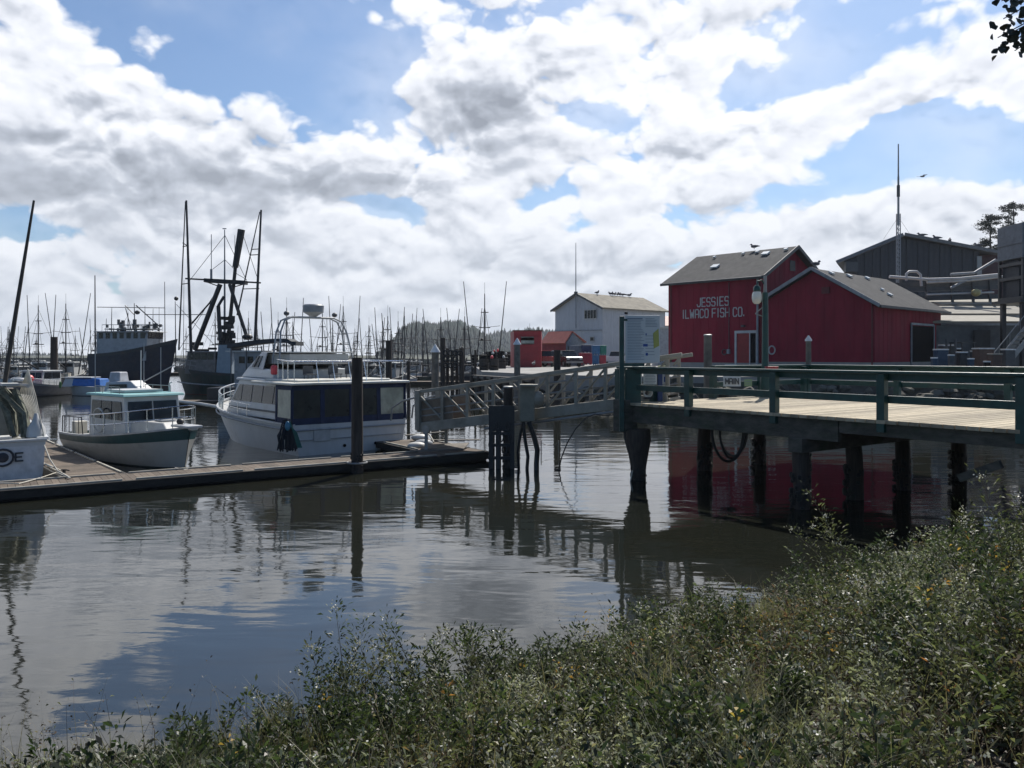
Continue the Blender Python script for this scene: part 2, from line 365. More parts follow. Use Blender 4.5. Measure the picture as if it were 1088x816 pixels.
# --- quay yard and far land ---
quay_edge = [(-2.3, 58.5), (1.1, 50.8), (5.0, 45.8), (9.0, 44.2), (14.0, 43.6), (20.4, 42.2), (27, 40.2), (45, 36), (80, 30), (140, 20)]
q = [(x + .25 * (1 if i else 0), y + 2.6) for i, (x, y) in enumerate(quay_edge)]
pl = q + [(200, 20), (200, 260), (-4, 260), (-4.2, 90)]
mb = MB(); mb.prism(pl, -1, G - .004)
tag(build('quay_ground', mb, yard), kind='structure')
land = mat('far_shore_grass', (.06, .065, .045), .95, var=.3, scale=.05)
mb = MB(); mb.prism([(-5, 260), (260, 200), (900, 400), (900, 2600), (-1400, 2600), (-1400, 560), (-500, 470), (-160, 430), (-60, 420), (-40, 330)], -1, 1.6)
tag(build('far_shore', mb, land), kind='structure')

def np_obj(name, vs, fs, mats, mi=None, smooth=False):
    me = bpy.data.meshes.new(name); vs = np.ascontiguousarray(vs, np.float32); fs = np.ascontiguousarray(fs, np.int32); k = fs.shape[1]
    me.vertices.add(len(vs)); me.vertices.foreach_set('co', vs.ravel()); me.loops.add(fs.size); me.loops.foreach_set('vertex_index', fs.ravel())
    me.polygons.add(len(fs)); me.polygons.foreach_set('loop_start', np.arange(0, fs.size, k, dtype=np.int32))
    for q in (mats if isinstance(mats, list) else [mats]): me.materials.append(q)
    if mi is not None: me.polygons.foreach_set('material_index', np.asarray(mi, np.int32))
    if smooth: me.polygons.foreach_set('use_smooth', [True] * len(fs))
    me.update(calc_edges=True); me.validate()
    o = bpy.data.objects.new(name, me); col.objects.link(o); return o

# --- riprap slope under the quay edge ---
def riprap():
    vs, fs = [], []; ico = MB().ell((0, 0, 0), (1, 1, 1), 7, 4); iv = np.array(ico.v); base = 0
    for (ax, ay), (bx, by) in zip(quay_edge[:-2], quay_edge[1:-1]):
        L = math.hypot(bx - ax, by - ay); nx, ny = -(by - ay) / L, (bx - ax) / L
        if ny < 0: nx, ny = -nx, -ny
        for k in range(int(L * 9)):
            t = random.random(); u = random.random() ** .9; r = random.uniform(.22, .55)
            c = np.array([ax + (bx - ax) * t + nx * u * 2.9, ay + (by - ay) * t + ny * u * 2.9, u * (G - .15) - .1])
            A = np.array(Matrix.Rotation(random.random() * 6, 3, random.choice('XYZ')) @ Matrix.Rotation(random.random() * 6, 3, 'Z'))
            p = (iv * np.array([1, random.uniform(.6, .9), random.uniform(.45, .7)]) * r * (1 + rng.normal(0, .09, (len(iv), 1)))) @ A.T + c
            vs.append(p); fs += [tuple(i + base for i in f) for f in ico.f]; base += len(iv)
    me = bpy.data.meshes.new('riprap'); me.from_pydata(np.concatenate(vs).tolist(), [], fs); me.materials.append(stone); me.update()
    o = bpy.data.objects.new('riprap_rocks', me); col.objects.link(o)
    tag(o, 'grey brown riprap boulders lining the bank below the fish company yard', 'rocks', kind='stuff')
    mb = MB()
    for (ax, ay), (bx, by) in zip(quay_edge[:-1], quay_edge[1:]):
        L = math.hypot(bx - ax, by - ay); nx, ny = -(by - ay) / L, (bx - ax) / L
        mb.poly([(ax, ay, -.6), (bx, by, -.6), (bx + nx * 3.0, by + ny * 3.0, G - .05), (ax + nx * 3.0, ay + ny * 3.0, G - .05)])
    tag(build('bank_slope', mb, mat('bank_slope_soil', (.07, .06, .045), .95, scale=2, bump=1, bscale=8)), kind='structure')
riprap()
# timber bulkhead at the left end of the quay
t = thing('timber_bulkhead', 'dark timber bulkhead along the quay edge beyond the gangway', 'bulkhead', (-2.6, 59, 0))
mb = MB(); A, B = V(-2.7, 59.2, 0), V(1.5, 50.2, 0)
mb.beam(A + V(0, 0, .5), B + V(0, 0, .5), .25, 2.3); build('sheeting', mb, fascia, t, world=True)
mb = MB()
for k in range(9):
    p = A.lerp(B, k / 8) + V(-.25, -.1, 0); build('pile', MB().tube([p + V(0, 0, -.5), p + V(0, 0, 1.75)], .15), pilem, t, world=True)
mb = MB(); mb.beam(A + V(-.1, 0, 1.7), B + V(-.1, 0, 1.7), .35, .22); build('cap_beam', mb, greywood, t, world=True)

# --- hills with forest ---
def hill_z(prof, D, depth):
    px = np.array([p[0] for p in prof], float); hy = np.array([p[1] for p in prof], float)
    def f(x, y):
        p = 544 + x / D * F; top = np.interp(p, px, hy, left=0, right=0)
        return 1.0 + top * np.exp(-((y - D) / depth) ** 2)
    return f
# heights in metres at the hill's distance
H1 = [(p, (HOR - y) / F * 900 + EYE - 12) for p, y in ((396, 380), (412, 372), (420, 362), (430, 352), (440, 347), (452, 346), (462, 349), (476, 345), (488, 345), (500, 350), (512, 356), (530, 362), (548, 368), (560, 374), (572, 380))]
H2 = [(p, (HOR - y) / F * 1250 + EYE - 12) for p, y in ((470, 375), (500, 366), (520, 357), (535, 353), (550, 353), (565, 350), (580, 352), (600, 354), (640, 356), (700, 360), (760, 380))]
H3 = [(p, (HOR - y) / F * 1500 + EYE - 10) for p, y in ((-200, 362), (0, 371), (60, 372), (120, 374), (200, 376), (300, 377), (420, 376), (520, 371))]
forest = mat('distant_conifers', (.014, .024, .018), .95, var=.35, scale=.02, island=.45)
hillm = mat('hill_ground', (.03, .038, .026), .95, scale=.05)
def hill(name, prof, D, depth, n, hgt, label):
    f = hill_z(prof, D, depth); x0 = (prof[0][0] - 544) / F * D; x1 = (prof[-1][0] - 544) / F * D
    grid_obj(name, np.linspace(x0, x1, 120), np.linspace(D - depth * 1.9, D + depth * 1.9, 24), lambda a, b: np.maximum(f(a, b) * 1.0, .5), hillm)
    xs = rng.uniform(x0, x1, n); ys = rng.uniform(D - depth * 1.5, D + depth * .6, n); z = f(xs, ys); ok = z > 1.8; xs, ys, z = xs[ok], ys[ok], z[ok]; n = len(xs)
    hs = hgt * rng.uniform(.5, 1.25, n) * np.clip((z - 1) / 14, .35, 1); w = hs * rng.uniform(.20, .34, n)
    # each tree: two stacked uneven cones of five sides
    V_, F_ = [], []; K = 5; ang = np.linspace(0, 2 * PI, K, endpoint=False)
    for lo, hi, ww in ((0.0, .75, 1.0), (.42, 1.0, .62)):
        a = ang[None] + rng.uniform(0, 2, (n, 1)); rr = w[:, None] * ww * rng.uniform(.7, 1.3, (n, K))
        ring = np.stack([xs[:, None] + np.cos(a) * rr, ys[:, None] + np.sin(a) * rr, np.broadcast_to((z + hs * lo)[:, None], (n, K)) + rng.normal(0, .4, (n, K))], -1)
        tip = np.stack([xs, ys, z + hs * hi], -1)[:, None]; P = np.concatenate([ring, tip], 1).reshape(-1, 3)
        b = sum(len(q) for q in V_); i = np.arange(n)[:, None] * (K + 1) + b; k = np.arange(K)
        F_.append(np.stack([i + k, i + (k + 1) % K, np.broadcast_to(i + K, (n, K))], -1).reshape(-1, 3)); V_.append(P)
    o = np_obj(name + '_wood', np.concatenate(V_), np.concatenate(F_), forest)
    tag(o, label, 'wood', kind='stuff')
hill('hill', H1, 900, 90, 3800, 15, 'dark conifer wood covering the steep headland across the harbour')
hill('low_hill', H2, 1250, 100, 3200, 15, 'conifer wood on the lower ridge behind the red kiosk')
hill('far_ridge', H3, 1500, 60, 3200, 13, 'thin far line of woods behind the marina masts')

# ================= PIER =================
C0 = V(3.05, 21.4, 0); PD = V(.582, -.8132, 0); PN = V(.8132, .582, 0); PW = 8.0; PL = 26.0
def pp(s, t, z=G): p = C0 + PD * s + PN * t; return V(p.x, p.y, z)
pier = thing('timber_pier', 'long timber pier on dark piles with a pale plank deck and green rails', 'pier', (C0.x, C0.y, 0))
mb = MB(); s = 0.0
while s < PL:
    wd = random.uniform(.185, .2); a = random.uniform(-.02, .02)
    mb.beam(pp(s + wd / 2, -.06 + a, G - .035), pp(s + wd / 2, PW + .06 + a, G - .035 + random.uniform(-.004, .004)), wd, .07); s += wd + .022
build('deck', mb, plank, pier, world=True, bev=0)
mb = MB()
seg = 0.0
while seg < PL:
    L = min(6.2 if seg == 0 else random.uniform(4.5, 6), PL - seg); h_ = .44 if seg == 0 else .25; mb.beam(pp(seg + .01, .10, G - .08 - h_ / 2), pp(seg + L - .01, .10, G - .08 - h_ / 2), .14, h_); seg += L
build('edge_beam', mb, fascia, pier, world=True, bev=.012)
mb = MB(); mb.beam(pp(.06, .2, G - .32), pp(.06, PW, G - .32), .16, .46)
mb.beam(pp(0, PW - .1, G - .30), pp(PL, PW - .1, G - .30), .14, .44)
build('stringer', mb, fascia, pier, world=True)
for k in range(1, 7): mb = MB(); mb.beam(pp(.15, k * PW / 7, G - .20), pp(PL, k * PW / 7, G - .20), .1, .26); build('stringer', mb, fascia, pier, world=True)
bents = [0.12, 5.1, 10.6, 16.4, 22]
for b in bents:
    mb = MB(); mb.beam(pp(b + .18, -.12, G - .66), pp(b + .18, PW + .1, G - .66), .34, .30) if b > 1 else mb.beam(pp(b + .18, .3, G - .50), pp(b + .18, PW + .1, G - .50), .3, .14); build('pile_cap', mb, fascia, pier, world=True, bev=.015)
    for j, tt in enumerate((.12, 2.8, 5.2, 7.3) if b < 1 else (.12, 2.1, 4.26, 6.9)):
        p = pp(b + .18 + random.uniform(-.05, .05), tt); r = random.uniform(.16, .19)
        if b < 1 and j == 0:
            mb = MB(); mb.tube([(p.x, p.y, z) for z in (G - .7, G - 1.0, .72, .30, -1.5)], [.31, .33, .27, .20, .17], 14)
        else:
            dx_, dy_ = random.uniform(-.05, .05), random.uniform(-.05, .05)
            mb = MB(); mb.tube([(p.x + dx_ * q, p.y + dy_ * q, z) for q, z in ((0, G - .75), (.5, 1.0), (1, .5), (1.5, -1.5))], [r, r * 1.03, r * .98, r * .95], 12)
        pm = build('pile', mb, pilem, pier, world=True, smooth=True)
        g = MB(); ph = random.random() * 6
        for k in range(70):
            a = random.random() * 6.28; z = random.uniform(-.1, .75); rr = r + .0
            g.ell((p.x + math.cos(a) * rr, p.y + math.sin(a) * rr, z), (random.uniform(.04, .075),) * 2 + (random.uniform(.04, .1),), 5, 3)
        tag(build('mussel_growth', g, mussel, pm, world=True), kind='stuff')
mb = MB()
mb.beam(pp(8.6, .0, G - .95), pp(9.3, 0, G - .62), .09, .14)
build('diagonal_brace', mb, fascia, pier, world=True)
# rails: posts, top rail, mid rail
def rail_run(pts, step, label=None, mid=True, skip=()):
    A, B = pts; L = (B - A).length; n = max(1, int(L / step)); H = .93; ends_ = [k * step for k in range(n + 1)] if n > 3 else [L * k / n for k in range(n + 1)]
    d = (B - A).normalized(); nn = V(-d.y, d.x, 0)
    for k in range(n + 1):
        if k in skip: continue
        p = A + d * ends_[k]; mb = MB(); mb.box((p.x, p.y, G + H / 2 - .12 - .02), (.16, .16, H + .2), math.atan2(d.y, d.x)); build('rail_post', mb, greenrail, pier, world=True, bev=.008)
    mb = MB(); mb.beam(A + V(0, 0, H - .0), B + V(0, 0, H), .20, .055); build('rail_cap', mb, greenrail, pier, world=True, bev=.01)
    mb = MB(); mb.beam(A + nn * .085 + V(0, 0, H - .095), B + nn * .085 + V(0, 0, H - .095), .04, .13); build('top_board', mb, greenrail, pier, world=True, bev=.006)
    mb = MB(); mb.beam(A + nn * .085 + V(0, 0, H - .53), B + nn * .085 + V(0, 0, H - .53), .045, .15); build('mid_board', mb, greenrail, pier, world=True, bev=.006)
rail_run((pp(-.3, .02), pp(PL - .3, .02)), 2.48)
rail_run((pp(.1, PW - .05), pp(PL - .3, PW - .05)), 3.0)
rail_run((pp(.08, .3), pp(.08, .95)), 1.2)
rail_run((pp(.08, 3.4), pp(.08, PW - .2)), 2.0)
# corner timber
mb = MB(); p = pp(0, 0); mb.box((p.x - .02, p.y, G - .35), (.46, .46, .85), math.atan2(PD.y, PD.x)); build('corner_block', mb, fascia, pier, world=True, bev=.02)
mb = MB(); p = pp(.02, -.12); mb.box((p.x + .25, p.y - .02, G + .42), (.42, .2, .95), 0); build('corner_post', mb, greenrail, pier, world=True, bev=.02)

# --- notice board by the gangway head ---
nb = thing('notice_board', 'tall white rules board with rows of small text on a dark post at pier corner', 'notice board', (C0.x - .12, C0.y - .1, G - .7))
D = 21.1
mb = MB(); a = sp(660.5, 336, D); mb.box((a.x, D, (a.z + G - .75) / 2), (.12, .12, a.z - (G - .75))); build('post', mb, greenrail, nb, world=True, bev=.01)
x0 = (664.5 - 544) / F * D; x1 = (701 - 544) / F * D; z0 = sp(0, 385.5, D).z; z1 = sp(0, 335, D).z
mb = MB(); mb.box(((x0 + x1) / 2, D, (z0 + z1) / 2), (x1 - x0, .03, z1 - z0)); pnl = build('panel', mb, signwhite, nb, world=True, bev=.005)
mb = MB(); y = D - .017; wd = x1 - x0; hh = z1 - z0
for k in range(27):
    zz = z1 - .09 - k * (hh - .14) / 27; 
    ln = random.uniform(.38, .5) * wd; mb.box((x0 + .05 + ln / 2, y, zz), (ln, .004, .012 if k else .035))
    if k < 6 or 10 < k < 25 and k % 2: ln2 = random.uniform(.25, .36) * wd; mb.box((x0 + wd * .58 + ln2 / 2, y, zz), (ln2, .004, .012))
build('printed_lines', mb, signink, pnl, world=True)
mb = MB()
for fx, fz, w_, h_ in ((.60, .60, .03, .05), (.58, .37, .12, .07), (.62, .18, .06, .07)): mb.box((x0 + wd * fx, y - .001, z0 + hh * fz), (w_, .005, h_))
build('symbols', mb, signblue, pnl, world=True)
mb = MB(); mb.slab([(x0 + wd * .82, y - .006, z0 + hh * .30), (x0 + wd * .98, y - .006, z0 + hh * .36), (x0 + wd * .96, y - .006, z0 + hh * .72), (x0 + wd * .80, y - .006, z0 + hh * .62)], -.004); build('yellow_notice', mb, yellowgreen, pnl, world=True)
mb = MB(); mb.beam((x0 - .08, D, z0 - .05), (x0 + .5, D, z0 - .05), .06, .08); mb.beam((x0 - .08, D, z1 - .12), (x0 + .05, D, z1 - .12), .05, .06); build('bracket', mb, greenrail, nb, world=True)
mb = MB(); mb.ell((x0 + .02, D, z1 + .06), (.05, .03, .04), 8, 6); build('bird_spike_cap', mb, black, nb, world=True)

# --- small signs tied to the end rail ---
def small_sign(px0, py0, px1, py1, D, m, label, name='small_sign', extra=None):
    a, b = sp(px0, py0, D), sp(px1, py1, D); t = thing(name, label, 'sign', ((a.x + b.x) / 2, D, b.z))
    mb = MB(); mb.box(((a.x + b.x) / 2, D, (a.z + b.z) / 2), (b.x - a.x, .015, a.z - b.z)); pn = build('plate', mb, m, t, world=True)
    if extra: extra(t, a, b, D - .010)
    return t
def lines(n, m=signink):
    def f(t, a, b, y):
        mb = MB()
        for k in range(n): mb.box(((a.x + b.x) / 2, y, a.z - (k + 1) * (a.z - b.z) / (n + 1)), ((b.x - a.x) * random.uniform(.6, .85), .004, .016))
        build('printed_lines', mb, m, t, world=True)
    return f
def pict(t, a, b, y):
    mb = MB(); mb.box((a.x * .5 + b.x * .5, y, a.z * .6 + b.z * .4), (.10, .004, .09)); mb.beam((a.x + .04, y - .003, b.z + .06), (b.x - .04, y - .003, a.z - .07), .003, .03); build('pictogram', mb, redox, t, world=True)
small_sign(674, 397, 682, 408, 21.7, signwhite, 'small white sign with dark red pictogram on the end rail beside the corner post', extra=pict)
small_sign(683.5, 397, 698, 408.5, 21.75, signwhite, 'white sign with lines of small print between pictogram and blue post', extra=lines(6))
small_sign(703, 397.5, 709, 408.5, 21.9, signwhite, 'narrow white sign with one blue mark right of the blue post', extra=lambda t, a, b, y: build('blue_mark', MB().box(((a.x + b.x) / 2, y, (a.z + b.z) / 2), (.035, .004, .15)), signblue, t, world=True))

# --- lettering made of straight strokes ---
GLY = {'J': [(1, 1, 1, .22), (1, .22, .8, 0), (.8, 0, .2, 0), (.2, 0, 0, .25)], 'E': [(0, 0, 0, 1), (0, 1, 1, 1), (0, .5, .8, .5), (0, 0, 1, 0)],
 'S': [(1, .85, .85, 1), (.85, 1, .15, 1), (.15, 1, 0, .85), (0, .85, 0, .6), (0, .6, .15, .5), (.15, .5, .85, .5), (.85, .5, 1, .38), (1, .38, 1, .15), (1, .15, .85, 0), (.85, 0, .15, 0), (.15, 0, 0, .15)],
 'I': [(.5, 0, .5, 1)], 'L': [(0, 1, 0, 0), (0, 0, 1, 0)], 'W': [(0, 1, .2, 0), (.2, 0, .5, .7), (.5, .7, .8, 0), (.8, 0, 1, 1)], 'A': [(0, 0, 0, .8), (0, .8, .2, 1), (.2, 1, .8, 1), (.8, 1, 1, .8), (1, .8, 1, 0), (0, .42, 1, .42)],
 'C': [(1, .82, .82, 1), (.82, 1, .18, 1), (.18, 1, 0, .82), (0, .82, 0, .18), (0, .18, .18, 0), (.18, 0, .82, 0), (.82, 0, 1, .18)],
 'O': [(.18, 1, .82, 1), (.82, 1, 1, .82), (1, .82, 1, .18), (1, .18, .82, 0), (.82, 0, .18, 0), (.18, 0, 0, .18), (0, .18, 0, .82), (0, .82, .18, 1)],
 'F': [(0, 0, 0, 1), (0, 1, 1, 1), (0, .5, .8, .5)], 'H': [(0, 0, 0, 1), (1, 0, 1, 1), (0, .5, 1, .5)], '.': [(.1, .02, .1, .12)], 'M': [(0, 0, 0, 1), (0, 1, .5, .35), (.5, .35, 1, 1), (1, 1, 1, 0)], 'N': [(0, 0, 0, 1), (0, 1, 1, 0), (1, 0, 1, 1)]}
def letters(text, org, u, v, h, wd, gap, th, nrm):
    mb = MB(); x = 0.0; k = 0
    for ch in text:
        if ch == ' ': x += wd * .75; continue
        cw = wd * (.5 if ch == 'I' else .3 if ch == '.' else 1.12 if ch == 'W' else 1)
        for (a, b, c, d) in GLY[ch]:
            k += 1; P = org + u * (x + a * cw) + v * (b * h) + nrm * (.012 + .0015 * (k % 5)); Q = org + u * (x + c * cw) + v * (d * h) + nrm * (.012 + .0015 * (k % 5))
            dd = (Q - P).normalized(); P = P - dd * th * .35; Q = Q + dd * th * .35
            mb.beam(P, Q, .02, th, up=dd.cross(nrm))
        x += cw + gap
    return mb, x

def main_sign(t, a, b, y):
    w_ = b.x - a.x; h = (a.z - b.z) * .5
    m, L = letters('MAIN', V(a.x + w_ * .12, y, b.z + h * .45), V(1, 0, 0), V(0, 0, 1), h, w_ * .17, w_ * .05, .026, V(0, -1, 0)); build('lettering', m, dgrey, t, world=True)
small_sign(768.5, 399, 787, 410.5, 23.2, signwhite, 'white sign reading MAIN hung on the far end rail of the pier', extra=main_sign)
small_sign(791, 403, 799, 410.5, 23.3, mat('green_paper', (.20, .30, .16), .7), 'small pale green notice right of the MAIN sign', extra=lines(2))
small_sign(770, 387, 783, 392, 26, signwhite, 'small pale plate on the far rail above the MAIN sign', extra=lines(1))
# blue post, green bin, fish scale on the deck near the end
t = thing('blue_post', 'short dark blue post on the pier deck among the small signs', 'post', (pp(.5, .9).x, pp(.5, .9).y, G))
mb = MB(); p = sp(701, 400, 21.8); mb.box((p.x, 21.8, G + .42), (.13, .13, .84)); build('post', mb, mat('blue_post_paint', (.012, .035, .12), .5), t, world=True, bev=.01)
mb = MB(); mb.box((p.x, 21.8, G + .85), (.17, .17, .025)); build('cap', mb, mat('blue_post_paint', (.012, .035, .12)), t, world=True, bev=.005)
t = thing('deck_tub', 'squat dark green tub standing on the planks under the small signs', 'tub', sp(701.5, 424, 22.2))
mb = MB(); mb.lathe((0, 0, -.02), [(.17, 0), (.19, .16), (.215, .32), (.225, .33)], 16); build('bucket', mb, mat('teal_plastic', (.015, .08, .07), .5), t, smooth=True)
mb = MB(); mb.lathe((0, 0, .31), [(.232, 0), (.24, .02), (.225, .035)], 16); build('rim', mb, greenrail, t, smooth=True)
t = thing('hose_reel', 'white hose wound on a bracket by the pier corner post', 'hose reel', sp(688, 424, 21.7))
mb = MB()
for k in range(4): mb.tube([(math.cos(a / 10 * 2 * PI) * (.12 - k * .012), -.05 + k * .035, .17 + math.sin(a / 10 * 2 * PI) * (.12 - k * .012)) for a in range(11)], .018, 6)
build('hose', mb, mat('white_hose', (.6, .58, .52), .5), t, smooth=True)
mb = MB(); mb.box((0, .02, .03), (.2, .2, .06)); mb.beam((0, .1, .03), (0, .1, .24), .04, .04); build('bracket', mb, black, t)

# lamp post on the pier end
lp = V(.3165 * 23.9, 23.9, G); t = thing('lamp_post', 'tall dark green lamp post with white globe lamp on its left', 'street lamp', lp)
ztop = sp(811, 293, 23.9).z - G
mb = MB(); mb.tube([(0, 0, 0), (0, 0, .5), (0, 0, 1.0), (0, 0, ztop - .5)], [.16, .15, .10, .085], 14); build('pole', mb, greenrail, t, smooth=True)
mb = MB(); mb.tube([(0, 0, ztop - .5), (0, 0, ztop)], [.05, .045], 10); build('pole_top', mb, galv, t, smooth=True)
mb = MB(); mb.tube([(0, 0, ztop - .30), (-.10, 0, ztop - .13), (-.22, 0, ztop - .16), (-.25, 0, ztop - .28)], .022, 8); build('lamp_arm', mb, greenrail, t, smooth=True)
mb = MB(); mb.lathe((-.25, 0, ztop - .46), [(.10, 0), (.11, .06), (.09, .14), (.03, .19)], 14); hd = build('lamp_hood', mb, greenrail, t, smooth=True)
mb = MB(); mb.lathe((-.25, 0, ztop - .84), [(.07, 0), (.125, .06), (.145, .17), (.14, .27), (.11, .36)], 16); build('lamp_globe', mb, mat('frosted_globe', (.66, .66, .60), .3, var=.04), t, smooth=True)
mb = MB(); mb.tube([(-.05, 0, ztop - .92), (-.28, 0, ztop - 1.12), (-.30, 0, ztop - 1.13), (-.05, 0, ztop - 1.22)], .016, 6); build('banner_arm', mb, galv, t)
tt = thing('fire_hose_box', 'small red box strapped low on the lamp post', 'hose box', lp + V(.12, -.22, .72))
mb = MB(); mb.box((0, 0, .08), (.34, .16, .20)); build('box', mb, red, tt, bev=.02)
mb = MB(); mb.box((0, -.005, .19), (.37, .18, .03)); build('lid', mb, red, tt, bev=.008)

# pier hoses hanging
def hosething(name, label, pts, r=.03, m=hose, cat='hose', group=None, grow=1):
    t = tag(build(name, MB().tube(pts, r, 8), m, smooth=True), label, cat, group); return t
def catenary(a, b, sag, n=14): return [a.lerp(b, k / n) + V(0, 0, -sag * 4 * (k / n) * (1 - k / n)) for k in range(n + 1)]
D = 20.3
a, b = sp(757, 458, D), sp(791, 458, D)
hosething('hanging_hose', 'outer loop of thick black hose hanging below the pier deck', [a.lerp(b, .5) + V(-math.cos(PI * k / 16) * .42, 0, -math.sin(PI * k / 16) * .82 + .05) for k in range(17)], .035)
hosething('hanging_hose', 'inner loop of black hose hanging below the pier deck', [a.lerp(b, .62) + V(-math.cos(PI * k / 16) * .30, .07, -math.sin(PI * k / 16) * .76 + .05) for k in range(17)], .030)
hosething('hanging_hose', 'grey edged third loop of hose below the pier nearest the pile', [a.lerp(b, .70) + V(-math.cos(PI * k / 16) * .36, .14, -math.sin(PI * k / 16) * .70 + .05) for k in range(17)], .028, mat('grey_hose', (.10, .10, .09), .6))
a = sp(660, 444, 21.6)
hosething('corner_hose', 'black hose bending down from gangway pipe beside the corner pile', [sp(655, 443, 22), a, sp(663, 449, 21.4), sp(664, 465, 21.3), sp(668, 480, 21.2), sp(674, 492, 21.1)], .032)
hosething('ladder_rope', 'thin mooring line hanging from the corner pile to the water', [sp(663, 555, 20.7), sp(666, 530, 20.8), sp(672, 500, 21.0)], .015, rope, 'rope')

# ================= GANGWAY =================
GA = V(-2.70, 25.9, EYE - 78 / F * 25.9); GB = V(4.52, 22.42, G + .02)
gd = (GB - GA).normalized(); gh = V(gd.x, gd.y, 0).normalized(); gn = V(-gh.y, gh.x, 0); GL = (GB - GA).length; gup = V(0, 0, 1)
if gn.y > 0 or gn.x > 0: gn = -gn                       # gn points to the camera side
gw = thing('gangway', 'long aluminium truss gangway sloping down from the pier to the float', 'gangway', GA)
GH = 1.2; HWD = .62
def gg(s, side, h): return GA + gd * s + gn * (side * HWD) + gup * h
NB = 9
for side in (1, -1):
    mb = MB(); mb.beam(gg(0, side, .07), gg(GL, side, .07), .10, .30); build('bottom_chord', mb, alu, gw, world=True, bev=.01)
    mb = MB(); mb.beam(gg(0, side, GH), gg(GL + .4, side, GH), .12, .11); build('top_chord', mb, alu, gw, world=True, bev=.015)
    pieces('upright', [MB().beam(gg(GL * k / NB, side, .2), gg(GL * k / NB, side, GH - .05), .09, .09, up=gd) for k in range(NB + 1)], alu, gw, world=True)
    ab = [(k, k + 1) if k < NB // 2 else (k + 1, k) for k in range(NB)]
    pieces('diagonal', [MB().tube([gg(GL * a_ / NB, side, GH - .07), gg(GL * b_ / NB, side, .22)], .035, 6) for a_, b_ in ab], alu, gw, world=True)
    pieces('handrail', [MB().tube([gg(.1 if hh < .9 else 0, side * .93, hh), gg(GL, side * .93, hh)], .028, 6) for hh in (.42, .62, .92)], galv, gw, world=True)
mb = MB(); mb.beam(gg(0, 0, .16), gg(GL, 0, .16), HWD * 2 - .1, .05); build('walkway', mb, greywood, gw, world=True)
pieces('cross_beam', [MB().beam(gg(GL * k / NB, -1, .0), gg(GL * k / NB, 1, .0), .1, .12, up=gup) for k in range(NB + 1)], alu, gw, world=True)
mb = MB(); mb.tube([gg(2.4, 1.0, -.20), gg(4.5, 1.0, -.18), gg(6.5, 1.0, -.14), gg(GL, 1.0, -.08)], .045, 8); build('service_pipe', mb, galv, gw, world=True, smooth=True)
for side in (1, -1):
    build('rail_return', MB().tube([gg(.0, side, GH - .15), gg(-.6, side, GH - .22), gg(-1.0, side, GH - .40), gg(-1.05, side, GH - .8)], .03, 8), galv, gw, world=True, smooth=True)
    build('end_post', MB().beam(gg(.02, side, -.0), gg(.02, side, GH + .05), .22, .16, up=gd), alu, gw, world=True, bev=.01)
    build('kick_panel', MB().slab([gg(.1, side * .9, .2), gg(1.25, side * .9, .2), gg(1.25, side * .9, GH - .3), gg(.1, side * .9, GH - .3)], .02), mat('brown_panel', (.16, .12, .085), .7), gw, world=True)
    build('roller', MB().tube([gg(.3, side, -.02) + gn * -.06, gg(.3, side, -.02) + gn * .06], .14, 12), galv, gw, world=True)
    build('leg', MB().beam(gg(.3, side, .0), V(gg(.3, side, 0).x, gg(.3, side, 0).y, .27), .10, .10), galv, gw, world=True)
# utility box on the side of the gangway
t = thing('utility_box', 'bulky grey utility cabinet hung on the side of the gangway', 'cabinet', sp(560, 447, 23.2))
mb = MB(); a, b = sp(552, 408, 23.2), sp(568, 448, 23.2); mb.box(((a.x + b.x) / 2, 23.2, (a.z + b.z) / 2), (b.x - a.x, .35, a.z - b.z)); build('cabinet', mb, mat('khaki_cabinet', (.20, .19, .15), .7, dirt=(.07, .06, .05)), t, world=True, bev=.04)
mb = MB(); mb.box(((a.x + b.x) / 2 + .05, 23.1, a.z - .03), (b.x - a.x + .08, .5, .05)); mb.ell((b.x + .08, 23.2, (a.z * .6 + b.z * .4)), (.22, .2, .24), 10, 7); build('cover', mb, alu, t, world=True)
# hoses and cables
for i, (pts, lab) in enumerate([
    ([sp(556, 448, 23.2), sp(553, 462, 23.2), sp(550, 480, 23.3), sp(551, 494, 23.3), sp(553, 518, 23.3)], 'leftmost of the black hoses hanging under the gangway cabinet'),
    ([sp(556, 448, 23.1), sp(558, 468, 23.1), sp(561, 485, 23.1), sp(560, 497, 23.1), sp(561, 518, 23.1)], 'middle black hose hanging under the gangway cabinet'),
    ([sp(562, 448, 23.0), sp(567, 462, 23), sp(571, 478, 23), sp(570, 492, 23), sp(570, 505, 22.9), sp(569, 522, 22.9)], 'thickest black hose hanging from the cabinet into the water')]):
    hosething('hanging_hose', lab, pts, (.04, .05, .075)[i])
hosething('power_cable', 'thin black cable curving from under the gangway down to the water', [sp(625, 442, 22.6), sp(612, 455, 22.6), sp(603, 470, 22.7), sp(597, 485, 22.8), sp(594, 497, 22.9), sp(594, 512, 22.9)], .018)
hosething('power_cable', 'thin cable looped along the service pipe near the pier', [sp(625, 443, 22.6), sp(632, 440, 22.5), sp(642, 441.5, 22.4), sp(652, 441, 22.2), sp(659, 443, 22)], .014)

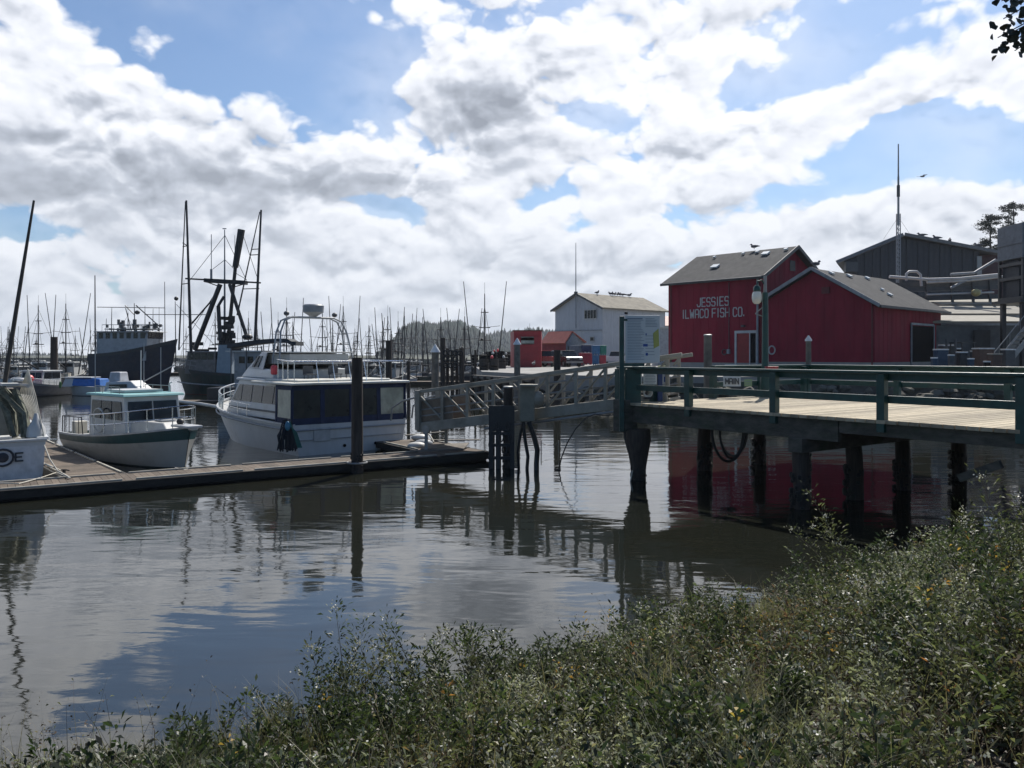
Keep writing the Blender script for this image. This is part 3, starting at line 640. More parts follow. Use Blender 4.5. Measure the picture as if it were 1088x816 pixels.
# ================= FLOATS =================
WS = .75; EYE = 4.4
FA, FB = V(-21.9, 19.4, 0), V(-.94, 33.3, 0); FD = (FB - FA).normalized(); FN = V(-FD.y, FD.x, 0); FW = 1.72; FZ = .36
def ff(s, t, z=FZ): p = FA + FD * s + FN * t; return V(p.x, p.y, z)
FL = (FB - FA).length
def float_dock(name, label, org, d, L, Wd, top=FZ, plankm=floatdeck, curb=True, detail=True):
    n = V(-d.y, d.x, 0); t = thing(name, label, 'floating dock', (org.x, org.y, 0)); f = lambda s, u, z: V((org + d * s + n * u).x, (org + d * s + n * u).y, z)
    mb = MB()
    if detail:
        s = 0
        while s < L: mb.beam(f(s + .1, .02, top - .03), f(s + .1, Wd - .02, top - .03), .19, .06); s += .2
    else: mb.beam(f(0, Wd / 2, top - .03), f(L, Wd / 2, top - .03), Wd, .06)
    build('deck', mb, plankm, t, world=True)
    pieces('side_beam', [MB().beam(f(0, -.05, top - .14), f(L, -.05, top - .14), .1, .28), MB().beam(f(0, Wd + .05, top - .14), f(L, Wd + .05, top - .14), .1, .28), MB().beam(f(-.05, -.1, top - .14), f(-.05, Wd + .1, top - .14), .1, .28), MB().beam(f(L + .05, -.1, top - .14), f(L + .05, Wd + .1, top - .14), .1, .28)], floatside, t, world=True, bev=.01 if detail else 0)
    mb = MB(); mb.hexa([f(.1, .08, -.4), f(L - .1, .08, -.4), f(L - .1, Wd - .08, -.4), f(.1, Wd - .08, -.4)], [f(.1, .08, top - .07), f(L - .1, .08, top - .07), f(L - .1, Wd - .08, top - .07), f(.1, Wd - .08, top - .07)]); build('flotation', mb, mussel, t, world=True)
    if curb:
        for u in (.06, Wd - .06):
            s = .3
            while s < L - .3:
                e_ = min(s + 3.4, L - .2); build('bull_rail', MB().beam(f(s, u, top + .03), f(e_, u, top + .03), .07, .055), mat('lit_line_bull_rail', (.36, .34, .29), .8, var=.2, dirt=(.15, .13, .1)), t, world=True, bev=.008); s = e_ + .4  # rail colour made pale to paint in the bright lit edge
    return t, f
main_float, _ = float_dock('main_float', 'long brown plank float running across the harbour in the foreground', FA, FD, FL, FW)
# finger float between the left boat and the teal striped boat
a0 = ff(7.6, FW + .12); fd = V(-.64, .77, 0).normalized()
finger, ffn = float_dock('finger_float', 'narrow brown finger float between the striped boat and the left edge boat', V(-13.2, 27.3, 0), fd, 16.5, 1.75, top=FZ - .02)
# landing float under the gangway foot
land_float, _ = float_dock('landing_float', 'wide brown landing float under the low end of the gangway', FB + FN * 1.85, FN, 4.2, 2.3, top=FZ + .02)
# things lying on the floats
def lying(name, label, cat, mb, m, group=None, **k): return tag(build(name, mb, m, **k), label, cat, group)
p = gp(470, 478, FZ); lying('plywood_sheet', 'warped plywood sheet lying on the float right of the white cruiser', 'board', MB().slab([p + V(-.9, -.3, .08), p + V(.9, -.2, .05), p + V(1.1, .8, .22), p + V(-.6, .7, .16)], -.03), greywood)
for i, (px, py, dx1, dy1, lab) in enumerate([(462, 481, 2.0, .3, 'nearest grey plank lying by the plywood sheet'), (480, 470, 2.6, -.4, 'long plank behind the plywood sheet on the landing float'), (452, 463, 1.8, 1.1, 'short plank leaning toward the gangway foot')]):
    p = gp(px, py, FZ); lying('loose_plank', lab, 'plank', MB().beam(p + V(-dx1 / 2, -dy1 / 2, .08), p + V(dx1 / 2, dy1 / 2, .14), .2, .05), greywood)
for i, (px, py, dz, lab) in enumerate([(446, 469, .18, 'upper white sack heaped on float beside the white cruiser'), (443, 476, .1, 'lower white sack heaped on float beside the white cruiser'), (450, 473, .1, 'grey bundle right of the white sacks on the float')]):
    p = gp(px, py, FZ); lying('sack', lab, 'sack', MB().ell((p.x, p.y, p.z + dz), (.42, .3, .17), 12, 8), offwhite if i < 2 else greyp, smooth=True)
lying('rope_coil', 'pale rope arched over the float beside the sacks', 'rope', MB().tube(catenary(gp(447, 466, FZ) + V(0, 0, .25), gp(461, 471, FZ) + V(0, 0, .05), -.22), .035, 6), rope, smooth=True)
# mooring lines on the float, left
def line3(name, label, pts, r=.02, m=rope): return hosething(name, label, pts, r, m, 'rope')
line3('mooring_line', 'pale mooring line from the left edge boat corner down to the finger float', [sp(47, 473, 26.7), sp(53, 488, 26.4), sp(61, 500, 26.2), gp(75, 508, FZ + .03)], .022)
line3('mooring_line', 'slack mooring line across the float below the left edge boat', [gp(-5, 513, FZ + .05), gp(20, 514, FZ + .04), gp(42, 508, FZ + .04), gp(60, 502, FZ + .05), gp(74, 508, FZ + .05)], .022)
line3('mooring_line', 'doubled line from float cleat to the left edge boat', [gp(64, 500, FZ + .1), sp(56, 496, 26.4), sp(48, 493, 26.9)], .03)
t = thing('float_cleat', 'dark cleat on the float where two mooring lines meet', 'cleat', gp(68, 503, FZ)); mb = MB(); mb.box((0, 0, .05), (.08, .07, .1)); mb.tube([(-.18, 0, .1), (-.08, 0, .12), (.08, 0, .12), (.18, 0, .1)], .025, 8); build('horns', mb, black, t)
line3('mooring_line', 'orange tinted short line under the bow of the striped boat', [sp(186, 497, 29), gp(196, 499, FZ), gp(206, 497, FZ + .02)], .02)

# ================= PILINGS =================
def piling(px, ytop, D, r, label, cap=None, group=None, z0=-1.5, m=pilem, hoop=False, lean=0, name='mooring_pile'):
    X_ = (px - 544) / F * D; zt = EYE - (ytop - HOR) / F * D
    t = thing(name, label, 'mooring pile', (X_, D, 0), group=group)
    mb = MB(); mb.tube([(0, 0, z0), (lean * .3, 0, zt * .4), (lean, 0, zt)], [r * 1.05, r, r * .93], 14); build('shaft', mb, m, t, smooth=True)
    if cap == 'cone': build('cap', MB().lathe((lean, 0, zt - .02), [(r * 1.25, 0), (r * 1.25, .06), (.02, r * 2.1)], 14), mat('white_cap', (.62, .63, .64), .4), t, smooth=True)
    if cap == 'flat': build('cap', MB().lathe((lean, 0, zt), [(r * 1.0, 0), (r * 1.0, .05), (r * .8, .07)], 14), galv, t, smooth=True)
    if hoop:
        mb = MB(); mb.tube([(math.cos(a) * r * 1.7, math.sin(a) * r * 1.7, FZ + .02) for a in np.linspace(0, 2 * PI, 17)], .035, 6); build('hoop', mb, galv, t)
    g = MB()
    for k in range(50 if D < 50 else 0):
        a = random.random() * 6.28; g.ell((math.cos(a) * r, math.sin(a) * r, random.uniform(-.1, .7)), (.05, .05, .06), 5, 3)
    if g.v: tag(build('mussel_growth', g, mussel, t), kind='stuff')
    return t
fp = ff((28.05 - 15.9) / FD.y, -.25)
piling(379.5, 380, 29.9, .215, 'tall dark pile rising through the main float in front of the white cruiser', hoop=True)
piling(540, 412, 31.2, .20, 'stout dark pile at the right end of the main float by the gangway', cap='flat')
piling(462.5, 374, 45, .22, 'grey pile with white cone cap just behind the gangway foot', 'cone', m=greywood)
piling(549.5, 366, 66, .27, 'pile with white cone cap standing in front of the red kiosk', 'cone', m=greywood)
piling(592, 372, 60, .27, 'dark short pile on the yard edge right of the red kiosk')
piling(752, 357, 33.6, .175, 'grey pile with flat metal cap in front of the lettered red building', 'flat', m=greywood)
piling(859, 362, 35.2, .12, 'slim grey pile with white cone cap in front of the wide red gable', 'cone', m=greywood)
piling(413, 362, 76, .30, 'dark broad pile beyond the white cruiser left of the hill')
piling(57.5, 358, 92, .40, 'thick black pile between the small dark boat and blue tarp boat')
piling(505, 372, 80, .12, 'thin pile on the far side of the channel right of the tyre fender')
piling(434, 384, 58, .12, 'thin grey pile just behind the right corner of the cruiser cabin')
# cluster of piles hung with tyres
t = thing('tyre_dolphin', 'cluster of dark piles hung with three rows of tyres behind the gangway foot', 'dolphin', sp(480, 414, 92))
for i, (px, y) in enumerate(((470.5, 359), (475.5, 370), (480.5, 372), (485.5, 371), (490.5, 370))):
    p = sp(px, y, 92 + (i % 2)); build('pile', MB().tube([(p.x, p.y, -1), (p.x, p.y, p.z)], .30 if i in (0, 4) else .2, 10), pilem, t, world=True, smooth=True)
for r_ in range(3):
    for c_ in range(3 + (r_ == 0)):
        p = sp(473.5 + c_ * 5.2, 375 + r_ * 6.5, 91.4); build('tyre', MB().tube([(p.x + .26 * math.cos(a), p.y, p.z + .26 * math.sin(a)) for a in np.linspace(0, 2 * PI, 13)], .1, 6), rubber, t, world=True)
# steel bracket frame at the end of the main float
t = thing('pile_bracket', 'black steel pile bracket frame bolted to the end of the main float', 'bracket', sp(527, 490, 31))
mb = MB(); DB = 31.0; a, b = sp(520, 431, DB), sp(546, 447, DB); c = sp(546, 492, DB)
b = sp(546, 458, DB); mb.box(((a.x + b.x) / 2, DB, (a.z + b.z) / 2), (b.x - a.x, .12, a.z - b.z)); build('plate', mb, black, t, world=True, bev=.01)
mb = MB()
for x in (a.x + .06, a.x + .33, b.x - .06):
    for y in (DB, DB + 2.9): mb.beam((x, y, a.z), (x, y, -.2), .17, .17)
for z in (c.z + .2, .9, 1.35): mb.beam((a.x, DB, z), (b.x, DB, z), .09, .12); mb.beam((a.x, DB, z), (a.x, DB + 2.9, z), .09, .12)
build('frame', mb, black, t, world=True)
mb = MB(); 
for k in range(5): p = sp(529 + k * 3.5, 452 + (k % 3) * 13, DB - .1); mb.tube([(p.x + .09 * math.cos(a), p.y, p.z + .16 * math.sin(a)) for a in np.linspace(0, 2 * PI, 9)], .03, 5)
build('chain', mb, black, t, world=True)
# two small stakes with a line in the channel
for i, (px, y0, y1, lab) in enumerate(((575, 472, 480, 'left thin stake of the pair standing in the channel'), (593.5, 475, 484, 'right thin stake of the pair standing in the channel'))):
    tag(build('stake', MB().tube([(sp(px, y0 - 2, 36).x, 36, -.3), (sp(px, y0, 36).x, 36, .55)], .025, 6), galv), lab, 'stake')
hosething('marker_line', 'thin line strung between two stakes in the channel', catenary(V(sp(575, 473, 36).x, 36, .45), V(sp(593.5, 473, 36).x, 36, .45), .12), .012)

WS = 1.0; EYE = 3.3

# ================= RED BUILDINGS =================
def wall_quad(mb, a, b, z0, z1, m=0, th=.18, inn=None):
    a, b = V(a[0], a[1], 0), V(b[0], b[1], 0); d = (b - a).normalized(); n = V(-d.y, d.x, 0) * (1 if inn is None else inn)
    mb.hexa([V(a.x, a.y, z0), V(b.x, b.y, z0), V(b.x + n.x * th, b.y + n.y * th, z0), V(a.x + n.x * th, a.y + n.y * th, z0)], [V(a.x, a.y, z1), V(b.x, b.y, z1), V(b.x + n.x * th, b.y + n.y * th, z1), V(a.x + n.x * th, a.y + n.y * th, z1)], m)
def board_wall(mb, a, b, z0, ztop, nrm, bw=.3, m=0, t0=.0):      # upright boards with small steps between them; ztop(t) gives the top
    a, b = Vector(a), Vector(b); L = (b - a).length; n = max(2, round(L / bw)); d = (b - a) / n
    for k in range(n):
        P = a + d * k; Q = a + d * (k + 1); e = nrm * (.0 if k % 2 else (.018 if bw > .5 else .009)); i_ = nrm * -.15
        z1, z2 = ztop(k / n), ztop((k + 1) / n)
        mb.hexa([V(*(P + i_).xy, z0), V(*(Q + i_).xy, z0), V(*(Q + e).xy, z0), V(*(P + e).xy, z0)], [V(*(P + i_).xy, z1), V(*(Q + i_).xy, z2), V(*(Q + e).xy, z2), V(*(P + e).xy, z1)], m)
u1 = V(-.6735, .739, 0); g1 = V(.739, .6735, 0)              # along the long wall (to the left), along the gable (back)
K1 = V(16.15, 52, 0); W1, D1 = 7.3, 8.2; EV1 = EYE + 85 / F * 52; RG1 = EYE + 6.36 * 1.155
b1 = thing('lettered_red_building', 'tall dark red fish company building with white block lettering and grey roof', 'building', (K1.x, K1.y, G))
A, B, Cc, Dd = K1, K1 + u1 * W1, K1 + u1 * W1 + g1 * D1, K1 + g1 * D1
mb = MB(); board_wall(mb, B, A, G + .72, lambda t: EV1, -g1)
gt = lambda t: EV1 + (RG1 - EV1) * (1 - abs(2 * t - 1))
board_wall(mb, A, Dd, G + .72, gt, -u1); board_wall(mb, Cc, B, G + .72, gt, u1); board_wall(mb, Dd, Cc, G + .72, lambda t: EV1, g1)
build('wall', mb, redside, b1, world=True)
mb = MB(); q = [B - u1 * -.06 - g1 * .06, A - u1 * .06 - g1 * .06, Dd - u1 * .06 + g1 * .06, Cc + u1 * .06 + g1 * .06]; mb.prism([(p.x, p.y) for p in q], G - .1, G + .74); build('foundation', mb, concrete, b1, world=True)
def gable_roof(name, parent, e0, e1, r0, r1, f0, f1, m, th=.14, trim=None, lift=.06):
    # e: eave line, r: ridge line, f: far eave line (each two points, z included)
    up = V(0, 0, lift); mb = MB()
    for q in ([e0, e1, r1, r0], [r0, r1, f1, f0]): mb.slab([p + up for p in q], th)
    ro = build(name, mb, m, parent, world=True)
    return ro
ov = .45; oe = .35
sl1 = (RG1 - EV1) / (D1 / 2)
e0, e1 = A - u1 * ov - g1 * oe, B + u1 * ov - g1 * oe; r0, r1 = A - u1 * ov + g1 * D1 / 2, B + u1 * ov + g1 * D1 / 2; f0, f1 = Dd - u1 * ov + g1 * oe, Cc + u1 * ov + g1 * oe
z_ = lambda p, z: V(p.x, p.y, z)
rf1 = gable_roof('roof', b1, z_(e0, EV1 - sl1 * oe), z_(e1, EV1 - sl1 * oe), z_(r0, RG1), z_(r1, RG1), z_(f0, EV1 - sl1 * oe), z_(f1, EV1 - sl1 * oe), shingle)
mb = MB()
for P, Q in ((z_(e0, EV1 - sl1 * oe), z_(r0, RG1)), (z_(r0, RG1), z_(f0, EV1 - sl1 * oe))): mb.beam(P - u1 * .03 + V(0, 0, .02), Q - u1 * .03 + V(0, 0, .02), .05, .22)
mb.beam(z_(e0, EV1 - sl1 * oe) - g1 * .03, z_(e1, EV1 - sl1 * oe) - g1 * .03, .05, .18)
build('barge_board', mb, dgrey, b1, world=True)
def on_roof(par, P, u, s, r, rgz, slope_vec, dist, w_, l_, m, name='skylight'):
    o = P + u * s; pos = V(o.x, o.y, 0) + V(slope_vec.x, slope_vec.y, 0) * dist + V(0, 0, rgz + slope_vec.z * dist + .23)
    sv = slope_vec.normalized(); build(name, MB().slab([pos - u * w_ / 2, pos + u * w_ / 2, pos + u * w_ / 2 + sv * l_, pos - u * w_ / 2 + sv * l_], -.10), m, par, world=True)
sv1 = V(-g1.x, -g1.y, -sl1)
for s_, d_, w_ in ((5.0, 2.2, .55), (1.9, .8, .5), (.6, .5, .25), (2.8, .45, .25), (6.2, .6, .2), (3.9, .5, .2)):
    on_roof(rf1, r0 + u1 * ov * 0, u1, s_, 0, RG1, sv1, d_, w_, w_ * .9, mat('skylight_plastic', (.6, .62, .62), .3), 'skylight' if w_ > .3 else 'roof_vent')
# lettering on the long wall:  pixel positions on the wall plane
def on_wall(px, py):
    # intersect the sight line with the long wall plane
    t = (px - 544) / F; # X = t D ; point = A + u1*s
    s = (t * A.y - A.x) / (u1.x - t * u1.y); D = A.y + u1.y * s; return s, EYE - (py - HOR) / F * D
def put_text(txt, pxl, pxr, pyt, pyb):
    sl_, zt = on_wall(pxl, pyt); sr_, _ = on_wall(pxr, pyt); _, zb = on_wall((pxl + pxr) / 2, pyb); _, zt = on_wall((pxl + pxr) / 2, pyt)
    L = sl_ - sr_; h = zt - zb
    units = sum(.75 if c == ' ' else (.5 if c == 'I' else .3 if c == '.' else 1.12 if c == 'W' else 1) + .30 for c in txt) - .30
    wd = L / units
    o = A + u1 * sl_; m_, _ = letters(txt, V(o.x, o.y, zb), -u1, V(0, 0, 1), h, wd * .88, wd * .40, .07, -g1 + V(0, 0, 0)); m2 = MB(); m2.add(m_, Matrix.Translation(-g1 * .015)); build('lettering', m2, lettering, b1, world=True)
put_text('JESSIES', 741, 775, 316, 325)
put_text('ILWACO FISH CO.', 725.5, 793, 328, 337)
# doors in the long wall
def wallbox(par, name, pxl, pxr, pyt, z0, m, dep=.05, off=.03, cut=None):
    sl_, zt = on_wall(pxl, pyt); sr_, _ = on_wall(pxr, pyt); a = A + u1 * sl_ - g1 * off; b = A + u1 * sr_ - g1 * off
    mb = MB(); mb.hexa([z_(a, z0), z_(b, z0), z_(b + g1 * dep, z0), z_(a + g1 * dep, z0)][::-1], [z_(a, zt), z_(b, zt), z_(b + g1 * dep, zt), z_(a + g1 * dep, zt)][::-1]); return build(name, mb, m, par, world=True)
wallbox(b1, 'door_shade_panel', 797.5, 804, 353.5, G + .1, mblack, off=.035)  # black panel painted as the shade inside the open door
wallbox(b1, 'sliding_door', 783.5, 797, 353.5, G + .1, mat('door_red', (.24, .02, .02), .6), off=.045)
fr = [wallbox(b1, 'door_frame', *q, G + .1, lettering, off=.07, dep=.08) for q in ((781, 783, 352), (796.6, 797.6, 352.5), (803.6, 805.4, 352))]
wallbox(b1, 'door_header', 781, 805.4, 351.5, sp(790, 353.4, 51.3).z, lettering, off=.08, dep=.08)
wallbox(b1, 'corner_board', 712.2, 713.6, 299, G + .74, mat('dark_red_trim', (.12, .015, .018), .6), off=.04)
# downpipe at the right corner and a small gable louvre
mb = MB(); c_ = A - g1 * .12 + u1 * .15; mb.tube([z_(c_, G + .3), z_(c_, EV1 - .1)], .07, 8); build('downpipe', mb, greyp, b1, world=True)
mid = A + g1 * D1 * .5; mb = MB(); mb.hexa(*[[z_(mid - g1 * .35 - u1 * .04, z), z_(mid + g1 * .35 - u1 * .04, z), z_(mid + g1 * .35 + u1 * .02, z), z_(mid - g1 * .35 + u1 * .02, z)] for z in (RG1 - 1.6, RG1 - .9)]); build('gable_louvre', mb, black, b1, world=True)
# bits on the wall: round emblem left of the door, life ring
s_, z0_ = on_wall(770, 374); o = A + u1 * s_ - g1 * .05
tag(build('wall_ornament', MB().tube([z_(o + u1 * .18 * math.cos(a), z0_ + .18 * math.sin(a)) for a in np.linspace(0, 2 * PI, 15)], .035, 6), dgrey), 'small grey ring hung on the red wall left of the framed door', 'ring')

def wall_item(name, px0, px1, py0, py1, dep, m):
    a_, zt = on_wall(px0, py0); b_, zb = on_wall(px1, py1); p, q = A + u1 * a_, A + u1 * b_
    mb = MB(); mb.hexa([z_(p - g1 * (.03 + dep), zb), z_(q - g1 * (.03 + dep), zb), z_(q - g1 * .0, zb), z_(p - g1 * .0, zb)], [z_(p - g1 * (.03 + dep), zt), z_(q - g1 * (.03 + dep), zt), z_(q - g1 * .0, zt), z_(p - g1 * .0, zt)]); return build(name, mb, m, b1, world=True, bev=.01)
wall_item('meter_box', 773.5, 776, 371, 376, .14, greyp); wall_item('conduit', 774.5, 775, 300, 371, .03, dgrey); wall_item('wall_lamp', 789, 792, 345.5, 347.5, .2, dgrey)
mb = MB(); q_ = z_(B - g1 * .42, EV1 - sl1 * oe + .02); r_e = z_(A - g1 * .42, EV1 - sl1 * oe + .02); mb.tube([q_ + u1 * .3, r_e - u1 * .3], .06, 8); build('gutter', mb, dgrey, b1, world=True)
# building 2 (wide gable)
g2l = V(16.5, 52, 0); g2r = V(21.3, 47, 0); bk = V(.70, .714, 0); DEP = 10.3
uu = (g2l - g2r).normalized(); W2 = (g2l - g2r).length; bk = V(.739, .6735, 0)
zl, zr, za = EYE + 58 / F * 52, EYE + 55 / F * 47, EYE + 90 / F * 49.66; ta = 3.69 / W2
b2 = thing('wide_red_building', 'wide low dark red building with plain gable and long grey roof', 'building', (g2r.x, g2r.y, G))
nf = V(uu.y, -uu.x, 0); nf = nf if nf.y < 0 else -nf
mb = MB(); board_wall(mb, g2l, g2r, G + .80, lambda t: (zl + (za - zl) * (t / (1 - ta))) if t < 1 - ta else (za + (zr - za) * ((t - 1 + ta) / ta)), nf)
board_wall(mb, g2r, g2r + bk * DEP, G + .80, lambda t: zr, V(-uu.x, -uu.y, 0)); board_wall(mb, g2r + bk * DEP, g2l + bk * DEP, G + .80, lambda t: (zr + (za - zr) * (t / ta)) if t < ta else (za + (zl - za) * ((t - ta) / (1 - ta))), -nf)
build('wall', mb, redside, b2, world=True)
fo = [g2r - uu * .06 + nf * .06, g2l + nf * .06, g2l + bk * DEP, g2r + bk * DEP - uu * .06]; mb = MB(); mb.prism([(p.x, p.y) for p in fo], G - .1, G + .82); build('foundation', mb, concrete, b2, world=True)
ap = g2r + uu * W2 * ta
def ext(z): return z
pr = g2r - uu * .45; pl_ = g2l + uu * .2; slr = (za - zr) / (W2 * ta); sll = (za - zl) / (W2 * (1 - ta))
f_ = nf * .35; bb = bk * (DEP + .4)
rf2 = gable_roof('roof', b2, z_(pr + bb, zr - slr * .45), z_(pr + f_, zr - slr * .45), z_(ap + bb, za), z_(ap + f_, za), z_(pl_ + bb, zl - sll * .2), z_(pl_ + f_, zl - sll * .2), shingle, th=.14, lift=.10)
# slab winding: rebuilt with matching corners
mb = MB()
for P, Q in ((z_(pr + f_, zr - slr * .45 + .1), z_(ap + f_, za + .1)), (z_(ap + f_, za + .1), z_(pl_ + f_, zl - sll * .2 + .1))): mb.beam(P + nf * .04, Q + nf * .04, .05, .20)
build('barge_board', mb, mat('grey_trim', (.26, .26, .27), .6), b2, world=True)
mb = MB(); mb.beam(z_(pr + f_, zr - slr * .45 + .06) - uu * .04, z_(pr + bb, zr - slr * .45 + .06) - uu * .04, .08, .14); build('gutter', mb, dgrey, b2, world=True)
sv2 = V(-uu.x, -uu.y, -slr)
for s_, d_, w_ in ((1.2, .45, .35), (3.6, .45, .4), (6.4, .4, .35), (4.6, 2.6, .35), (5.0, 2.0, .25)):
    o = ap + bk * s_; pos = V(o.x, o.y, za + .26) + sv2 * d_; sn = sv2.normalized()
    build('roof_vent', MB().slab([pos - bk * w_ / 2, pos + bk * w_ / 2, pos + bk * w_ / 2 + sn * w_ * .8, pos - bk * w_ / 2 + sn * w_ * .8], .1), mat('skylight_plastic', (.6, .62, .62)), rf2, world=True)
# big side doorway: a flat black panel in place of its inner shade
s0, s1 = DEP * .50, DEP * .86; n_ = -uu
a, b = g2r + bk * s0, g2r + bk * s1
mb = MB(); mb.hexa(*[[z_(a + n_ * .02, z), z_(b + n_ * .02, z), z_(b + n_ * .06, z), z_(a + n_ * .06, z)] for z in (G + .1, EYE + 30 / F * 52)]); build('doorway_shade_panel', mb, mblack, b2, world=True)
mb = MB()
for q in (a, b): mb.beam(z_(q + n_ * .07, G), z_(q + n_ * .07, EYE + 32 / F * 52), .06, .18)
mb.beam(z_(a + n_ * .07, EYE + 32 / F * 52), z_(b + n_ * .07, EYE + 32 / F * 52), .06, .14); build('doorway_frame', mb, greyp, b2, world=True)
mb = MB(); c2 = g2r.lerp(g2l, .42) + nf * .06; mb.hexa(*[[z_(c2 - uu * .25, z), z_(c2 + uu * .25, z), z_(c2 + uu * .25 + nf * .05, z), z_(c2 - uu * .25 + nf * .05, z)] for z in (za - 1.5, za - 1.1)]); build('gable_vent', mb, mat('dark_red_trim', (.12, .015, .018)), b2, world=True)
mb = MB(); c3 = g2r + uu * .12 + nf * .07; mb.tube([z_(c3, G + .2), z_(c3, zr)], .05, 8); build('downpipe', mb, mat('dark_red_trim', (.12, .015, .018)), b2, world=True)
lr = sp(820, 372, 51.1); tag(build('life_ring', MB().tube([(lr.x + .2 * math.cos(a), lr.y, lr.z + .26 * math.sin(a)) for a in np.linspace(0, 2 * PI, 17)], .045, 8), offwhite, smooth=True), 'oval pale life ring hung low on the wide red gable', 'life ring')

# ================= WHITE WAREHOUSE =================
K = V(13, 115, 0); wl = V(-6.4, 7, 0); wr = V(10.9, 9.97, 0); GZ = G; e_ = EYE + 50 / F * 115; r_ = EYE + 64 / F * 118.5
ww = thing('white_warehouse', 'pale grey white warehouse with tan roof behind the notice board', 'warehouse', (K.x, K.y, GZ))
wlu, wru = wl.normalized(), wr.normalized(); P0, P1, P2, P3 = K, K + wl, K + wl + wr, K + wr
wside = mat('white_metal_siding', (.40, .42, .45), .5, var=.06, ripple=('X', 3, .8), dirt=(.25, .25, .25), damt=.3, stretch=(1, 1, .4))
mb = MB(); tg = lambda t: e_ + (r_ - e_) * (1 - abs(2 * t - 1)); board_wall(mb, P0, P1, G, tg, -wru, .9); board_wall(mb, P0, P3, G, lambda t: e_, -wlu, .9); board_wall(mb, P3, P2, G, tg, wru, .9); board_wall(mb, P1, P2, G, lambda t: e_, wlu, .9)
build('wall', mb, wside, ww, world=True)
sl = (r_ - e_) / (wl.length / 2); o1, o2 = .5, .5
E0, E1 = P0 - wlu * o1 - wru * o2, P3 - wlu * o1 + wru * o2; R0, R1 = P0 + wl / 2 - wru * o2, P3 + wl / 2 + wru * o2; F0, F1 = P1 + wlu * o1 - wru * o2, P2 + wlu * o1 + wru * o2
gable_roof('roof', ww, z_(E0, e_ - sl * o1), z_(E1, e_ - sl * o1), z_(R0, r_), z_(R1, r_), z_(F0, e_ - sl * o1), z_(F1, e_ - sl * o1), tanshingle, th=.2)
mb = MB()
for P, Q in ((E0, R0), (R0, F0)):
    zp = r_ if P == R0 else e_ - sl * o1; zq = r_ if Q == R0 else e_ - sl * o1; mb.beam(z_(P, zp) - wru * .05 + V(0, 0, .1), z_(Q, zq) - wru * .05 + V(0, 0, .1), .08, .3)
build('barge_board', mb, dgrey, ww, world=True)
def gwin(px0, px1, py0, py1, name='window', n=1, m=glass):
    def w3(px, py):
        t = (px - 544) / F; s = (t * K.y - K.x) / (wlu.x - t * wlu.y); D = K.y + wlu.y * s; o = K + wlu * s; return V(o.x, o.y, EYE - (py - HOR) / F * D)
    a, b = w3(px0, py0), w3(px1, py0); c = w3(px1, py1); d = V(b.x - a.x, b.y - a.y, 0); off = -wru
    mb = MB(); mb.hexa([z_(a + off * .09, c.z), z_(b + off * .09, c.z), z_(b + off * .02, c.z), z_(a + off * .02, c.z)], [z_(a + off * .09, a.z), z_(b + off * .09, a.z), z_(b + off * .02, a.z), z_(a + off * .02, a.z)]); w_ = build(name, mb, m, ww, world=True)
    mb = MB(); 
    for k in range(n + 1): q = a.lerp(b, k / n); mb.beam(z_(q + off * .12, c.z), z_(q + off * .12, a.z), .06, .12)
    for z in (a.z, c.z): mb.beam(z_(a + off * .125, z), z_(b + off * .125, z), .06, .12)
    build('frame', mb, offwhite, w_, world=True)
gwin(621.5, 634, 329.5, 338.5, n=4); gwin(627.5, 631.5, 358, 362.5)
mb = MB(); a = sp(590, 351, 0.1); mb.beam(z_(P1 - wru * .1, EYE + 26 / F * 119), z_(P0 - wru * .1, EYE + 26 / F * 116), .1, .12); build('belt_trim', mb, greyp, ww, world=True)
t = thing('radio_mast', 'thin tall radio mast rising from the white warehouse gable', 'mast', (R0.x, R0.y, r_)); p = sp(615, 258, R0.y)
build('pole', MB().tube([(0, 0, -5), (0, 0, 2), (0, 0, p.z - r_)], [.10, .08, .045], 6), greyp, t); build('base_collar', MB().box((0, 0, .25), (.5, .5, .3)), dgrey, t)

# ================= RED KIOSK AND SHED =================
def kiosk():
    D = 82; t = thing('red_kiosk', 'square red boarded kiosk with a pale window panel', 'kiosk', sp(559, 391, D)); a, b = sp(546, 352, D), sp(575, 391, D); z0 = b.z; 
    mb = MB(); n = 12
    for k in range(n):
        za, zb = z0 + (a.z - z0) * k / n, z0 + (a.z - z0) * (k + 1) / n; e = .14 if k % 2 else 0
        mb.hexa([V(a.x, D - e, za), V(b.x, D - e, za), V(b.x + .2, D + 3.2, za), V(a.x - .35, D + 3.2, za)], [V(a.x, D - e, zb), V(b.x, D - e, zb), V(b.x + .2, D + 3.2, zb), V(a.x - .35, D + 3.2, zb)])
    build('wall', mb, red, t, world=True)
    c, d = sp(553, 358, D), sp(568, 366, D); w_ = build('window', MB().box(((c.x + d.x) / 2, D - .1, (c.z + d.z) / 2), (d.x - c.x, .08, c.z - d.z)), mat('faded_panel', (.30, .32, .28), .6, var=.4, scale=3), t, world=True)
    mb = MB(); 
    for x in (c.x, d.x): mb.box((x, D - .12, (c.z + d.z) / 2), (.1, .08, c.z - d.z + .1))
    build('frame', mb, red, w_, world=True)
    build('roof', MB().box(((a.x + b.x) / 2, D + 1.6, a.z + .06), (b.x - a.x + .3, 3.6, .12)), redox, t, world=True)
kiosk()
